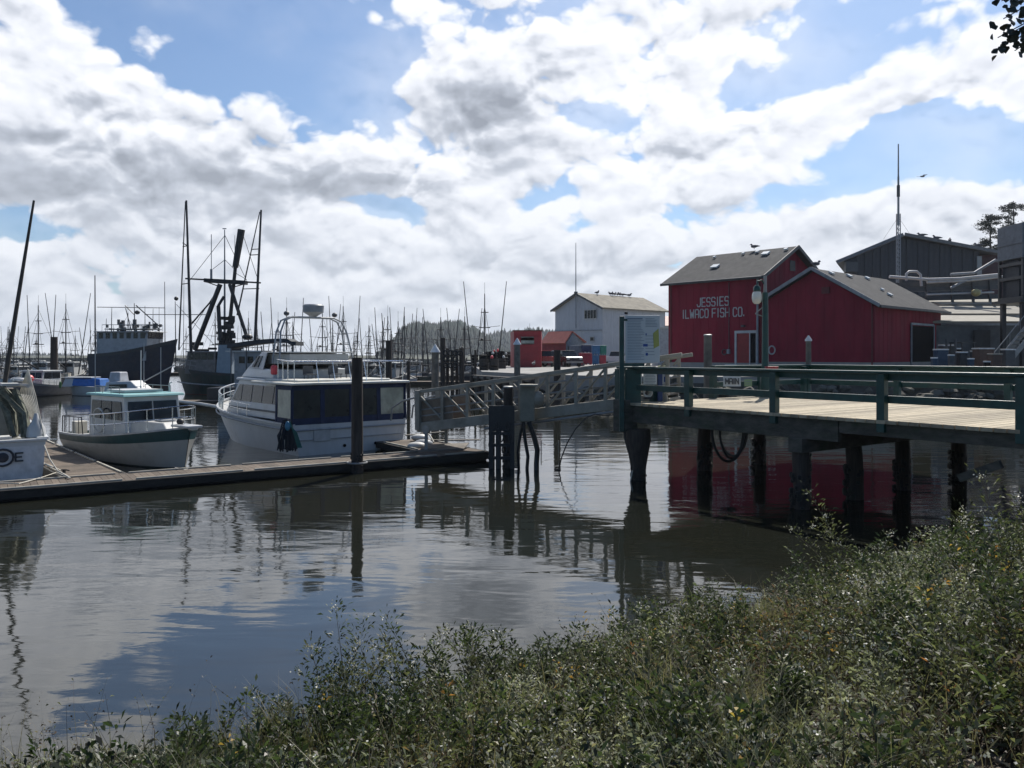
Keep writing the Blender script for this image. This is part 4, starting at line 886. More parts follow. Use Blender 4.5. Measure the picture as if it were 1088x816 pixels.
def shed():
    D = 92; t = thing('red_roofed_shed', 'small shed with faded red roof between kiosk and white warehouse', 'shed', sp(600, 388, D))
    L = sp(576, 364, D + 2); e1 = sp(602, 364, D); ap = sp(609, 353, D + 1); rr = sp(621, 363, D + 4); z0 = G
    back = V(-2.9, 4.2, 0) * 0
    lv = V(L.x - e1.x, 2.0, 0)
    mb = MB(); mb.hexa([z_(e1 + lv, z0), z_(e1, z0), z_(rr, z0), z_(rr + lv, z0)], [z_(e1 + lv, e1.z), z_(e1, e1.z), z_(rr, rr.z), z_(rr + lv, rr.z)]); build('wall', mb, mat('shed_red', (.20, .025, .03), .7, var=.2), t, world=True)
    mb = MB(); mb.slab([z_(e1, z0) + V(.02, -.06, 0), z_(rr, z0) + V(.02, -.06, 0), rr + V(.02, -.06, 0), ap + V(.02, -.06, 0), e1 + V(.02, -.06, 0)], -.12); build('gable_wall', mb, mat('blue_grey_boards', (.14, .17, .20), .7), t, world=True)
    mb = MB(); up = V(0, 0, .05); mb.slab([e1 + V(-.2, -.4, -.15), ap + V(-.1, -.4, .0), ap + lv + V(0, 0, 0), e1 + lv + V(-.2, 0, -.15)], .14); mb.slab([ap + V(-.1, -.4, 0), rr + V(.2, -.4, -.15), rr + lv + V(.2, 0, -.15), ap + lv], .14); build('roof', mb, redroof, t, world=True)
    a, b = sp(604, 367, D - .2), sp(620, 388, D - .2); build('side_lean_to', MB().box(((a.x + b.x) / 2 + .1, D + .6, (a.z + G) / 2), (b.x - a.x, 1.6, a.z - G)), mat('blue_grey_boards', (.14, .17, .20)), t, world=True, bev=.03)
shed()
# fish totes stacked in the yard
def tote(px0, px1, py0, py1, D, m, label):
    a, b = sp(px0, py0, D), sp(px1, py1, D); z0 = b.z; h = a.z - z0; w_ = b.x - a.x
    t = thing('fish_tote', label, 'tote', ((a.x + b.x) / 2, D, z0), group='fish totes in the yard')
    mb = MB(); mb.box((0, 0, h * .54), (w_, w_, h * .84), tap=1.05); build('tub', mb, m, t, bev=.05)
    mb = MB(); mb.box((0, 0, h * .96), (w_ * 1.1, w_ * 1.1, h * .08)); build('rim', mb, m, t, bev=.03)
    mb = MB()
    for x in (-.35, 0, .35): mb.box((x * w_, 0, h * .06), (w_ * .16, w_ * .95, h * .12))
    build('feet', mb, m, t)
bluep, greenp, redp = mat('blue_tote', (.02, .12, .26), .5), mat('green_tote', (.01, .16, .12), .5), mat('red_tote', (.34, .02, .04), .5)
tote(616, 629, 375, 387.5, 90, redp, 'large red fish tote left of the blue totes')
tote(629.5, 636, 377.5, 388, 88, bluep, 'lower blue fish tote right of the large red tote')
tote(629, 637, 367, 377.3, 88, bluep, 'upper blue fish tote stacked beside the green one')
tote(637.5, 644, 367, 377.3, 88, greenp, 'green fish tote on top of the small red tote')
tote(637, 643.5, 377.5, 388, 88, redp, 'small red fish tote under the green one')
tote(618, 629, 366.5, 374.8, 91, mat('dark_blue_tote', (.02, .04, .10), .5), 'dark blue fish tote on top of the large red tote')
# vehicles in the yard
def car(name, label, cat, loc, rz, body, kind='pickup'):
    t = thing(name, label, cat, loc, rz); L, Wd = (5.2, 1.85)
    pf = [(-L / 2, .45), (L / 2, .45), (L / 2, .95), (L / 2 - .2, 1.08), (.9, 1.12), (.9, 1.12), (-L / 2, 1.12)]
    mb = MB(); mb.faces([(x, s * Wd / 2, z) for s in (-1, 1) for x, z in pf], [tuple(range(6, -1, -1)), tuple(range(7, 14))] + [(i, (i + 1) % 7, (i + 1) % 7 + 7, i + 7) for i in range(7)]); build('body', mb, body, t, bev=.05)
    x0, x1 = (-.7, 1.2) if kind == 'pickup' else (-2.3, 1.2)
    mb = MB(); mb.hexa([(x0, -Wd / 2 + .05, 1.1), (x1, -Wd / 2 + .05, 1.1), (x1, Wd / 2 - .05, 1.1), (x0, Wd / 2 - .05, 1.1)], [(x0 + .15, -Wd / 2 + .2, 1.68), (x1 - .6, -Wd / 2 + .2, 1.68), (x1 - .6, Wd / 2 - .2, 1.68), (x0 + .15, Wd / 2 - .2, 1.68)]); gl = build('windows', mb, glass, t, bev=.03)
    mb = MB(); mb.box(((x0 + x1 - .45) / 2, 0, 1.70), (x1 - x0 - .7, Wd - .36, .06)); build('roof', mb, body, t, bev=.02)
    for x in (-1.6, 1.65):
        for s in (-1, 1):
            wh = build('wheel', MB().tube([(x, s * (Wd / 2 - .2), .36), (x, s * (Wd / 2 + .01), .36)], .36, 16), rubber, t); build('rim', MB().tube([(x, s * (Wd / 2), .36), (x, s * (Wd / 2 + .03), .36)], .2, 10), galv, wh)
    for s in (-.7, .7): build('headlight', MB().box((L / 2, s, .85), (.05, .3, .14)), lettering, t)
    mb = MB(); mb.box((L / 2 + .04, 0, .5), (.12, Wd, .18)); mb.box((-L / 2 - .04, 0, .5), (.12, Wd, .18)); build('bumper', mb, galv, t)
    return t
wcar = mat('white_car_paint', (.6, .6, .6), .25, var=.03); dcar = mat('dark_car_paint', (.02, .022, .03), .25); rcar = mat('red_car_paint', (.28, .02, .02), .25)
car('parked_suv', 'white parked car between the red kiosk and the dark pickup', 'car', sp(586, 389, 88) * 1, R(35), wcar, 'suv')
car('parked_pickup', 'dark pickup parked in front of the red roofed shed', 'pickup truck', sp(602, 389.5, 86), R(-75), dcar)
car('parked_car', 'low red car with its bonnet next to the kiosk', 'car', sp(579, 391, 86), R(85), rcar, 'suv')
car('parked_truck', 'small white topped truck at the warehouse wall beside the board post', 'pickup truck', sp(655, 388, 98), R(-20), wcar)
for o in bpy.data.objects:
    if o.name.startswith('parked_'): o.location.z = G
# small white tank house and red roofs behind the board
t = thing('storage_shed', 'narrow pale grey shed between the notice board and red building', 'shed', sp(706, 389, 95)); D = 95
a, b = sp(699, 349, D), sp(713, 388, D); build('wall', MB().box(((a.x + b.x) / 2, D + 2, (a.z + G) / 2), (b.x - a.x, 4, a.z - G)), mat('pale_shed_wall', (.30, .32, .34), .6), t, world=True); build('roof', MB().box(((a.x + b.x) / 2, D + 2, a.z + .08), (b.x - a.x + .3, 4.4, .16)), offwhite, t, world=True)
t = thing('red_roofed_house', 'distant house with a red roof seen between warehouse and red building', 'house', sp(706, 389, 140)); D = 140
a, b = sp(698, 346, D), sp(722, 388, D); build('wall', MB().box(((a.x + b.x) / 2, D + 3, (a.z + G) / 2), (b.x - a.x, 6, a.z - G)), offwhite, t, world=True)
mb = MB(); c = (a.x + b.x) / 2; mb.faces([(a.x - .3, D - .3, a.z), (b.x + .3, D - .3, a.z), (b.x + .3, D + 6, a.z), (a.x - .3, D + 6, a.z), (a.x - .3, D + 3, a.z + 1.8), (b.x + .3, D + 3, a.z + 1.8)], [(0, 1, 5, 4), (2, 3, 4, 5), (0, 4, 3), (1, 2, 5), (3, 2, 1, 0)]); build('roof', mb, redroof, t, world=True)
t = thing('flower_tub', 'pale yellow barrel with a plant at the red building corner', 'planter', sp(703, 390, 50)); build('barrel', MB().lathe((0, 0, 0), [(.22, -.7), (.27, -.3), (.24, .1)], 12), mat('pale_yellow', (.5, .5, .25), .6), t, smooth=True)
mb = MB()
for k in range(30): p = V(random.gauss(.25, .18), random.gauss(0, .15), random.uniform(.1, .5)); mb.poly([p, p + V(.09, 0, .04), p + V(.03, .02, .1)])
build('foliage', mb, mat('shrub_leaf', (.03, .05, .02), .7), t)

# stacked crab pots along the left edge of the quay
rp = random.Random(12)
for i, (px, D_, wd_, ht_) in enumerate(((507, 66, 1.6, 1.0), (515, 72, 2.2, 1.5), (524, 69, 1.4, .8), (530, 80, 2.4, 1.6), (538, 74, 1.5, 1.1), (512, 88, 3.0, 1.3), (526, 96, 3.6, 1.9), (540, 92, 2.0, 1.4))):
    t = thing('crab_pot_stack', ['leftmost', 'second', 'third', 'fourth', 'fifth', 'sixth', 'seventh', 'rightmost'][[0, 2, 3, 5, 6, 1, 4, 7].index(i)] + ' stack of dark crab pots on the quay left of the red kiosk', 'crab pots', (max((px - 544) / F * D_, -3.6 if D_ > 75 else (-2.0 if D_ > 68 else -1.9)), D_, G), rp.uniform(-.3, .3), 'crab pot stacks on the quay')
    n_ = int(ht_ / .32); mb = MB()
    for k in range(n_):
        for c_ in range(int(wd_ / .8)):
            mb.tube([((c_ - wd_ / 1.6 / 2) * .85, rp.uniform(-.05, .05), k * .33), ((c_ - wd_ / 1.6 / 2) * .85, 0, k * .33 + .28)], .38, 10)
    build('pots', mb, mblack if i % 2 else mat('dark_pot_netting', (.04, .035, .03), .9), t); build('buoy', MB().ell((rp.uniform(-.4, .4), -.2, n_ * .33 + .08), (.13, .13, .16), 8, 6), [pinkred, offwhite, cream][i % 3], t, smooth=True)

# ================= RIGHT HAND PLANT =================
D = 78
dw = thing('dark_warehouse', 'large dark blue grey warehouse with shallow gable behind the red buildings', 'warehouse', (40, D, G))
pr_ = [sp(897, 277, D), sp(957, 252.5, D), sp(1040, 267, D)]
darkside = mat('dark_blue_grey_siding', (.030, .034, .042), .6, var=.1, ripple=('X', 2, .9), dirt=(.05, .05, .055), damt=.4)
mb = MB()
def frontpoly(mb, tops, D, z0, dep, m=0):
    sk = .5 * dep
    n = len(tops); a = [V(p.x, D, p.z) for p in tops]; base = [V(p.x, D, z0) for p in tops]
    for i in range(n - 1):
        seg = 14
        for k in range(seg):
            P, Q = a[i].lerp(a[i + 1], k / seg), a[i].lerp(a[i + 1], (k + 1) / seg); e = .05 if k % 2 else 0
            mb.hexa([V(P.x, D - e, z0), V(Q.x, D - e, z0), V(Q.x + sk, D + dep, z0), V(P.x + sk, D + dep, z0)], [V(P.x, D - e, P.z), V(Q.x, D - e, Q.z), V(Q.x + sk, D + dep, Q.z), V(P.x + sk, D + dep, P.z)], m)
frontpoly(mb, pr_, D, G, 26); build('wall', mb, darkside, dw, world=True)
mb = MB(); q = [pr_[0] + V(-1, 0, -.35), pr_[1] + V(0, 0, .1), sp(1058, 270.5, D)]
for i in range(2): mb.slab([V(q[i].x, D - .7, q[i].z), V(q[i + 1].x, D - .7, q[i + 1].z), V(q[i + 1].x + 13.8, D + 27, q[i + 1].z), V(q[i].x + 13.8, D + 27, q[i].z)], .3)
build('roof', mb, mat('grey_roof_sheet', (.13, .14, .15), .6), dw, world=True)
mb = MB(); c = sp(1039.5, 268, D); mb.box((c.x, D - .1, (c.z + G) / 2 - .2), (.45, .2, c.z - G - .4)); build('corner_trim', mb, galv, dw, world=True)
a, b = sp(1041, 268.5, D + 1), sp(1075, 272, D + 1); mb = MB(); mb.box(((a.x + b.x) / 2, D + 6, (a.z + G) / 2 - .2), (b.x - a.x, 10, a.z - G)); build('side_annex', mb, mat('dark_maroon', (.05, .02, .025), .6), dw, world=True)
mb = MB(); a = sp(899, 281, D); mb.box((a.x + .3, D - .4, a.z - .3), (1.2, .6, 1.0)); build('wall_fan', mb, dgrey, dw, world=True, bev=.05)
# antenna mast
t = thing('antenna_mast', 'tall lattice radio mast with whip above the dark warehouse', 'antenna', (sp(954, 300, 70).x, 70, 7)); p0 = sp(954.5, 153, 70); x = p0.x; zl0, zl1 = sp(0, 300, 70).z, sp(0, 227, 70).z
mb = MB()
for k in range(3): a_ = k * 2.094; mb.tube([(x + .2 * math.cos(a_), 70 + .2 * math.sin(a_), zl0 - 4), (x + .17 * math.cos(a_), 70 + .17 * math.sin(a_), zl1)], .045, 5)
nz = 26
for k in range(nz):
    z = zl0 - 4 + (zl1 - zl0 + 4) * k / nz; h = (zl1 - zl0 + 4) / nz
    for j in range(3): a_, b_ = j * 2.094, (j + 1) * 2.094; mb.tube([(x + .18 * math.cos(a_), 70 + .18 * math.sin(a_), z), (x + .18 * math.cos(b_), 70 + .18 * math.sin(b_), z + h)], .022, 4)
build('lattice', mb, greyp, t, world=True)
build('whip', MB().tube([(x, 70, zl1 - 1), (x, 70, zl1 + 3.2), (x, 70, zl1 + 3.3), (x, 70, p0.z)], [.10, .085, .07, .05], 7), greyp, t, world=True)
zc = sp(0, 203, 70).z; build('whip_joint', MB().tube([(x, 70, zc - .5), (x, 70, zc + .5)], .14, 8), dgrey, t, world=True)
mb = MB()
for s in (-1, 1): mb.tube([(x, 70, zl1 - .3), (x + s * 1.3, 70, sp(0, 254, 70).z)], .010, 4)
build('guy_wires', mb, dgrey, t, world=True)
# pipe racks
D = 62
def pipe(pts, r, label, m=alu): return tag(build('steel_pipe', MB().tube([sp(*p) for p in pts], r, 10), m, smooth=True), label, 'pipe', 'pipes over the plant roofs')
ppm = mat('pale_pipe', (.50, .48, .45), .5, var=.1, dirt=(.3, .25, .2))
pipe([(945, 294, D), (985, 297, D), (1020, 296, D), (1060, 292, D)], .12, 'lowest of the long pale pipes in front of the dark warehouse', ppm)
pipe([(985, 300, D), (1030, 298, D), (1068, 293.5, D)], .10, 'thin pale pipe just under the longest pipe', ppm)
pipe([(1010, 291.5, D), (1035, 290, D), (1058, 276, D)], .10, 'grey pipe climbing to the steel tower', greyp)
pipe([(985, 313, D), (1030, 311.5, D), (1056, 310.5, D)], .07, 'slim bright pipe at the eave below the pale pipes', ppm)
pipe([(963, 298, D), (963, 291, D), (966, 288.5, D), (974, 288.5, D), (978, 292, D), (979, 304, D)], .10, 'arched vent pipe rising between the pipes and red roof', ppm)
pipe([(1010, 306, D), (1022, 300, D), (1032, 296, D)], .09, 'short slanted grey pipe under the long pipes', greyp)
t = thing('pipe_rack', 'dark steel frame carrying the pale pipes above low roofs', 'rack', (35, D + 1, G))
mb = MB()
for px in (957, 985, 1012, 1034, 1052): mb.beam(V(sp(px, 0, D + .4).x, D + .4, G), sp(px, 294, D + .4), .16, .16)
for y in (303, 308, 318): mb.beam(sp(950, y, D + .6), sp(1062, y - 3, D + .6), .25, .35)
build('frame', mb, dgrey, t, world=True)
build('yellow_valve', MB().ell(sp(1037, 311, D - .4), (.35, .3, .3), 10, 7), mat('yellow_valve', (.35, .30, .12), .5), t, world=True, smooth=True)
# low roofs stepping down
def lowroof(name, label, px0, px1, y0, y1, D, dep, wallm, m=concrete):
    a, b = sp(px0, y1, D), sp(px1, y1, D); t = thing(name, label, 'shed', ((a.x + b.x) / 2, D, G))
    zt = EYE - (y1 - HOR) / F * D; zb = EYE - (y0 - HOR) / F * (D + dep)
    mb = MB(); mb.slab([V(a.x, D, zt), V(b.x, D, zt), V(b.x, D + dep, zb), V(a.x, D + dep, zb)], .14); build('roof', mb, m, t, world=True)
    mb = MB(); mb.box(((a.x + b.x) / 2, D + dep / 2 + .2, (zt + G) / 2 - .1), (b.x - a.x - .5, dep - .4, zt - G - .05)); build('wall', mb, wallm, t, world=True)
    return t
roofpale = mat('pale_membrane_roof', (.22, .205, .17), .8, var=.12, scale=1, dirt=(.16, .15, .13))
wallgrey = mat('plant_grey_wall', (.085, .095, .10), .7, var=.15, dirt=(.04, .04, .04))
s1_ = lowroof('low_shed', 'rear low shed with pale flat roof under the pipe rack', 1000, 1100, 319, 325, 61, 4, greyp, roofpale)
s2_ = lowroof('low_shed', 'middle low shed with pale flat roof stepping down toward the yard', 996, 1100, 327, 335, 58.5, 2.4, greyp, roofpale)
s3 = lowroof('low_shed', 'front grey walled shed with loading bay beside the wide red building', 980, 1110, 337, 343.5, 53, 5, wallgrey, roofpale)
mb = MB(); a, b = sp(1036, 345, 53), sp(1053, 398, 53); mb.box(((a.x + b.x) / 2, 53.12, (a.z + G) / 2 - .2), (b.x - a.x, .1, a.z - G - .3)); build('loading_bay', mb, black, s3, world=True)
mb = MB(); a, b = sp(984, 350, 53), sp(987, 398, 53); mb.box(((a.x + b.x) / 2, 53.1, (a.z + G) / 2), (b.x - a.x, .12, a.z - G)); build('door_panel', mb, alu, s3, world=True)
# steel tower with hopper and stairs
D = 50; t = thing('hopper_tower', 'dark steel tower with grey hopper box and stairs at right edge', 'tower', (33, D, G))
a, b = sp(1086.5, 236, D), sp(1130, 272, D)
mb = MB(); mb.box(((a.x + b.x) / 2, D + 1.3, (a.z + b.z) / 2), (b.x - a.x, 2.6, a.z - b.z)); mb.box(((a.x + b.x) / 2, D + 1.3, b.z + .9), (b.x - a.x + .12, 2.72, .12)); mb.box(((a.x + b.x) / 2, D + 1.3, b.z), (b.x - a.x + .12, 2.72, .14)); build('hopper', mb, mat('hopper_grey', (.12, .135, .155), .6, var=.15, dirt=(.06, .06, .06)), t, world=True, bev=.01)
zc0 = sp(0, 316, D).z
mb = MB(); xs_ = [a.x + .1, (a.x + b.x) / 2, b.x - .1]
for x in xs_:
    for y in (D + .1, D + 2.5): mb.beam((x, y, zc0 - .3), (x, y, b.z), .16, .16)
for z in (zc0, (zc0 + b.z) / 2, b.z - .4):
    for y in (D + .1, D + 2.5): mb.beam((xs_[0], y, z), (xs_[2], y, z), .14, .2)
    for x in xs_: mb.beam((x, D, z), (x, D + 2.6, z), .14, .2)
for i in range(2):
    mb.beam((xs_[i], D + .1, zc0), (xs_[i + 1], D + .1, b.z - .4), .08, .1); mb.beam((xs_[i + 1], D + .12, zc0), (xs_[i], D + .12, b.z - .4), .08, .1)
build('frame', mb, black, t, world=True)
mb = MB(); mb.box(((a.x + b.x) / 2 + .1, D + 1.6, (zc0 + b.z) / 2), (b.x - a.x - .3, 1.7, b.z - zc0 - .2)); build('machine_housing', mb, mat('dark_machine_blue', (.012, .018, .028), .6), t, world=True)
mb = MB(); mb.box(((a.x + b.x) / 2, D + 1.3, zc0 - .2), (b.x - a.x + .5, 3, .2)); build('platform', mb, black, t, world=True)
for x, y in ((a.x + .2, D + 2.3), (a.x + .2, D + .3), (b.x, D + .6)): build('leg', MB().beam((x, y, G), (x, y, zc0 - .2), .26, .26), black, t, world=True)
mb = MB(); a, b = sp(1056, 396, D - 1), sp(1112, 330, D - 1)
for y in (D - 1.4, D - .5): mb.beam((a.x, y, G), (b.x, y, zc0 - .2 if False else b.z), .06, .28)
n = 16
for k in range(n): q = V(a.x, 0, G).lerp(V(b.x, 0, b.z), (k + .5) / n); mb.box((q.x, D - .95, q.z + .05), (.26, .9, .04))
st = build('stairs', mb, galv, t, world=True)
mb = MB()
for y in (D - 1.4, D - .5):
    mb.tube([(a.x, y, G + 1.0), (b.x, y, b.z + 1.0)], .03, 6)
    for k in range(6): q = V(a.x, 0, G).lerp(V(b.x, 0, b.z), k / 5); mb.tube([(q.x, y, q.z), (q.x, y, q.z + 1.0)], .025, 5)
build('handrail', mb, galv, st, world=True)
# clutter: pallet stack, bins, forklift-like shapes
def crate(px0, px1, py0, D, m, label, name='tote_bin', topm=None):
    a = sp(px0, py0, D); b = sp(px1, py0, D); w_ = b.x - a.x; h = a.z - G
    t = thing(name, label, 'bin', ((a.x + b.x) / 2, D, G), random.uniform(-.1, .1)); build('tub', MB().box((0, 0, h * .5), (w_, w_ * .9, h * .94), tap=1.04), m, t, bev=.03)
    build('lid', MB().box((0, 0, h * .985), (w_ * 1.1, w_ * 1.0, .07)), topm or m, t, bev=.01)
    mb = MB()
    for x in (-.4, 0, .4): mb.box((x * w_, 0, .04), (w_ * .12, w_ * .96, .09))
    build('feet', mb, black, t)
pal = mat('pale_lid', (.55, .57, .58), .4)
crate(994, 1005, 371, 44.5, mat('dull_blue_bin', (.02, .05, .09), .5), 'blue bin with pale lid leftmost in the clutter before the shed', topm=pal)
crate(1000, 1012, 366.5, 47.5, dgrey, 'dark bin with pale lid behind the blue bin', topm=pal)
crate(1037, 1052, 370, 45, mat('brown_bin', (.10, .06, .045), .7), 'brown bin with wide white lid near the stairs', topm=pal)
crate(1052, 1062, 376, 43.5, mat('brown_bin', (.10, .06, .045)), 'small brown bin right of the white lidded bin', topm=alu)
crate(1018, 1026, 374, 44, black, 'small black bin in the middle of the clutter', topm=pal)
for i, (px, y, D_, w_) in enumerate(((1008, 377, 43.5, 5), (1014, 370, 48, 6), (1029, 381, 43, 5), (1032, 373, 47.5, 5), (1046, 384, 42.5, 5), (990, 380, 43, 5))):
    crate(px, px + w_, y, D_, [dgrey, mblack, mat('dull_blue_bin', (.02, .05, .09), .5)][i % 3], ['small dark bin in front right of the blue bin', 'tall dark bin behind the forklift left side', 'low dark bin in front of the forklift', 'dark bin behind the small black bin', 'lowest blue bin before the brown bins', 'small dark bin left of the blue bin'][i], topm=pal)
crate(1066, 1076, 371, 46, dgrey, 'dark grey bin under the tower stairs', topm=pal)
D = 46.5; x = sp(1022, 0, D).x; t = thing('forklift', 'black forklift with mast and overhead guard among the bins', 'forklift', (x, D, G), R(200))
build('body', MB().box((0, 0, .55), (1.5, 1.0, .7), tap=.92), black, t, bev=.05); build('counterweight', MB().box((-.85, 0, .6), (.4, 1.0, .75)), black, t, bev=.08)
mb = MB()
for sx_ in (-.55, .5):
    for sy in (-.42, .42): mb.beam((sx_, sy, .85), (sx_ * .85, sy * .9, 1.95), .05, .05)
mb.box((-.02, 0, 1.97), (1.05, .85, .05)); build('guard', mb, black, t)
mb = MB(); 
for sy in (-.3, .3): mb.beam((.85, sy, .1), (.85, sy, 2.2), .08, .1)
mb.beam((.85, -.3, 1.3), (.85, .3, 1.3), .06, .08); build('mast', mb, dgrey, t)
mb = MB()
for sy in (-.2, .2): mb.box((1.35, sy, .12), (.95, .1, .04))
build('forks', mb, galv, t); build('seat', MB().box((-.2, 0, 1.05), (.4, .4, .3), tap=.8), rubber, t, bev=.04)
for sx_ in (-.55, .55):
    for sy in (-.48, .48): build('wheel', MB().tube([(sx_, sy - .1, .28), (sx_, sy + .1, .28)], .28, 14), rubber, t)
# rocks / pallets along the quay edge seen through the rails
for i, (px, D_, m_, lab) in enumerate([(905, 46.5, greywood, 'grey pallet lying on the quay edge below the side doorway'), (835, 49, greywood, 'grey pallet on the quay edge before the wide red gable'), (960, 45, mat('white_hose', (.6, .58, .52)), 'pale pallet on the quay edge right of the doorway')]):
    t = thing('pallet', lab, 'pallet', (sp(px, 0, D_).x, D_ + 1.2, G), random.uniform(-.5, .5)); mb = MB()
    for k in range(6): mb.box((0, -.5 + k * .2, .13), (1.2, .12, .02))
    build('deck_boards', mb, m_, t); mb = MB()
    for x in (-.55, 0, .55): mb.box((x, 0, .06), (.08, 1.1, .11))
    build('stringers', mb, m_, t)

# ================= TREES =================
def conifer(px, ytop, D, W, label, seed, z0=G):
    r = random.Random(seed); x = sp(px, 0, D).x; zt = sp(px, ytop, D).z; t = thing('conifer_tree', label, 'tree', (x, D, z0)); H = zt - z0
    build('trunk', MB().tube([(0, 0, 0), (.1, 0, H * .5), (0, 0, H)], [.45, .28, .04], 8), pilem, t)
    mb = MB(); fol = MB()
    for k in range(46):
        f = r.uniform(.30, .99); a = r.random() * 6.28; L = W * (1.1 - f) ** .75 * r.uniform(.45, 1.1) + .35; z = H * f
        e = V(math.cos(a) * L, math.sin(a) * L, z + L * r.uniform(-.1, .28)); b_ = V(0, 0, z); mb.tube([b_, b_.lerp(e, .5) + V(0, 0, .1 * L), e], [.07, .05, .02], 4)
        for j in range(int(60 + L * 60)):
            q = b_.lerp(e, r.uniform(.25, 1.05)) + V(r.gauss(0, .30), r.gauss(0, .30), r.gauss(.02, .16)); d1 = V(r.gauss(0, 1), r.gauss(0, 1), r.gauss(0, .5)).normalized() * r.uniform(.18, .40); d2 = V(r.gauss(0, 1), r.gauss(0, 1), r.gauss(0, .6)).normalized() * .11
            fol.poly([q - d2, q + d1, q + d2])
    build('limbs', mb, pilem, t); build('crown', fol, mat('conifer_needles', (.020, .030, .022), .8, island=.4), t)
conifer(1052, 229, 128, 6.5, 'smaller sparse conifer left of the hopper tower top', 3)
conifer(1077, 214, 132, 8.5, 'taller open conifer rising behind the hopper box', 5)
conifer(1103, 222, 136, 6.5, 'conifer at the right edge behind the tower', 9)
# overhanging branch of a near broadleaf tree; its trunk stands on the bank right of the camera
t = thing('broadleaf_tree', 'dark heart shaped leaves of a near tree hanging in at top right', 'tree', (5.8, 3.4, 1.6))
build('trunk', MB().tube([(0, 0, -.3), (.1, .1, 1.6), (.05, .3, 3.4), (-.3, .6, 5.0)], [.20, .16, .12, .06], 10), pilem, t)
lf = MB(); br = MB(); D = 6.0; rr = random.Random(4)
ends = [(1060, 40), (1066, 20), (1072, 36), (1075, 44), (1084, 4), (1078, 54), (1084, 40), (1064, 1), (1088, 34), (1096, 18), (1100, 50), (1110, 5), (1120, 40)]
root_ = V(5.55, 4.4, 6.5)
for px, py in ends:
    e = sp(px, py, D + rr.uniform(-.15, .15)); st_ = root_ + V(rr.uniform(-.1, .1), rr.uniform(-.1, .1), rr.uniform(-.3, .1)); mid_ = st_.lerp(e, .55) + V(0, 0, .12); pts = [st_, st_.lerp(mid_, .5) + V(0, 0, .06), mid_, e]; br.tube(pts, [.018, .012, .008, .004], 5)
    for j in range(26):
        q = mid_.lerp(e, rr.uniform(.55, 1.04)) + V(rr.gauss(0, .045), rr.gauss(0, .05), rr.gauss(-.02, .045)); L = rr.uniform(.035, .058); ax = V(rr.gauss(0, .5), rr.gauss(0, .5), -1).normalized(); sd = ax.cross(V(rr.gauss(0, .35), 1, rr.gauss(0, .2))).normalized(); nn = sd.cross(ax) * .006
        pr3 = [(0, 0), (.55, .18), (.62, .5), (.30, .85), (0, 1.15)]
        lp_ = [q + ax * (v * L) + sd * (u * L) + nn * (abs(u) * 1.5) for u, v in pr3] ; rp_ = [q + ax * (v * L) - sd * (u * L) + nn * (abs(u) * 1.5) for u, v in pr3[1:4][::-1]]
        lf.poly(lp_ + rp_)
br.tube([V(5.5, 4.0, 6.5), root_], .03, 6)
build('branches', br, pilem, t, world=True); build('leaves', lf, mat('dark_broad_leaf', (.018, .026, .018), .5, var=.3), t, world=True)

# ================= BIRDS =================
def gull(loc, rz, label, s=1.0):
    t = thing('gull', label, 'gull', loc, rz, 'gulls perched on the roofs'); mb = MB(); mb.ell((0, 0, .16 * s), (.20 * s, .09 * s, .085 * s), 10, 7); mb.ell((.17 * s, 0, .27 * s), (.06 * s, .045 * s, .05 * s), 8, 6); mb.tube([(.10 * s, 0, .19 * s), (.16 * s, 0, .26 * s)], [.06 * s, .04 * s], 8); mb.tube([(-.15 * s, 0, .17 * s), (-.34 * s, 0, .15 * s)], [.06 * s, .015 * s], 6); mb.tube([(.22 * s, 0, .27 * s), (.28 * s, 0, .255 * s)], [.015 * s, .004 * s], 5)
    for y in (-.03, .03): mb.tube([(0, y * s, .1 * s), (0, y * s, 0)], .008 * s, 4)
    build('body', mb, mat('gull_grey', (.10, .10, .11), .8), t, smooth=True)
def roofz1(px, py): s, z = on_wall(px, py); return s
for i, (s_, lab) in enumerate(((2.9, 'gull on the ridge of the lettered red building'),)):
    o = A - u1 * 0 + u1 * s_ + g1 * D1 / 2; gull(V(o.x, o.y, RG1 + .16), 2.4, lab, 1.3)
gull(z_(ap + bk * .3, za + .2), .4, 'gull on the front peak of the wide red building', 1.4)
for i, (px, ln) in enumerate(((978, 'leftmost'), (994, 'second'), (1008, 'third'), (1038, 'rightmost'))):
    f = (px - 957) / (1058 - 957); o = sp(957, 252.5, 78).lerp(sp(1058, 270.5, 78), f); gull(V(o.x, 77.8, o.z + .3), random.random() * 6, ln + ' of four gulls on the dark warehouse roof edge', 1.7)
for i, f in enumerate((.50, .53, .56, .60, .64, .68, .3, .78)):
    o = R0.lerp(R1, f); gull(V(o.x, o.y, r_ + .22), random.random() * 6, ['first', 'second', 'third', 'fourth', 'fifth', 'sixth', 'seventh', 'eighth'][sorted((.50, .53, .56, .60, .64, .68, .3, .78)).index(f)] + ' gull from the left on the white warehouse ridge', 2.0)
gull(sp(567, 389, 68) , 1.2, 'white gull standing at quay edge before the red kiosk', 1.5)
t = thing('flying_gull', 'gull gliding in the blue sky right of the tall antenna', 'gull', sp(980, 187.5, 90)); mb = MB(); mb.ell((0, 0, 0), (.28, .1, .09), 8, 6); build('body', mb, mat('gull_grey', (.1, .1, .11)), t, smooth=True)
for s in (-1, 1): build('wing', MB().slab([(.1, 0, .02), (-.12, 0, .02), (-.2 + s * .45, 0 + s * .2, .18 + s * .08), (.15 + s * .55, s * .2, .2 + s * .08)] if s > 0 else [(.1, 0, .02), (-.55, -.2, -.04), (-.75, -.2, -.05), (-.12, 0, .02)], .02), mat('gull_grey', (.1, .1, .11)), t)

WS = .75; EYE = 4.4

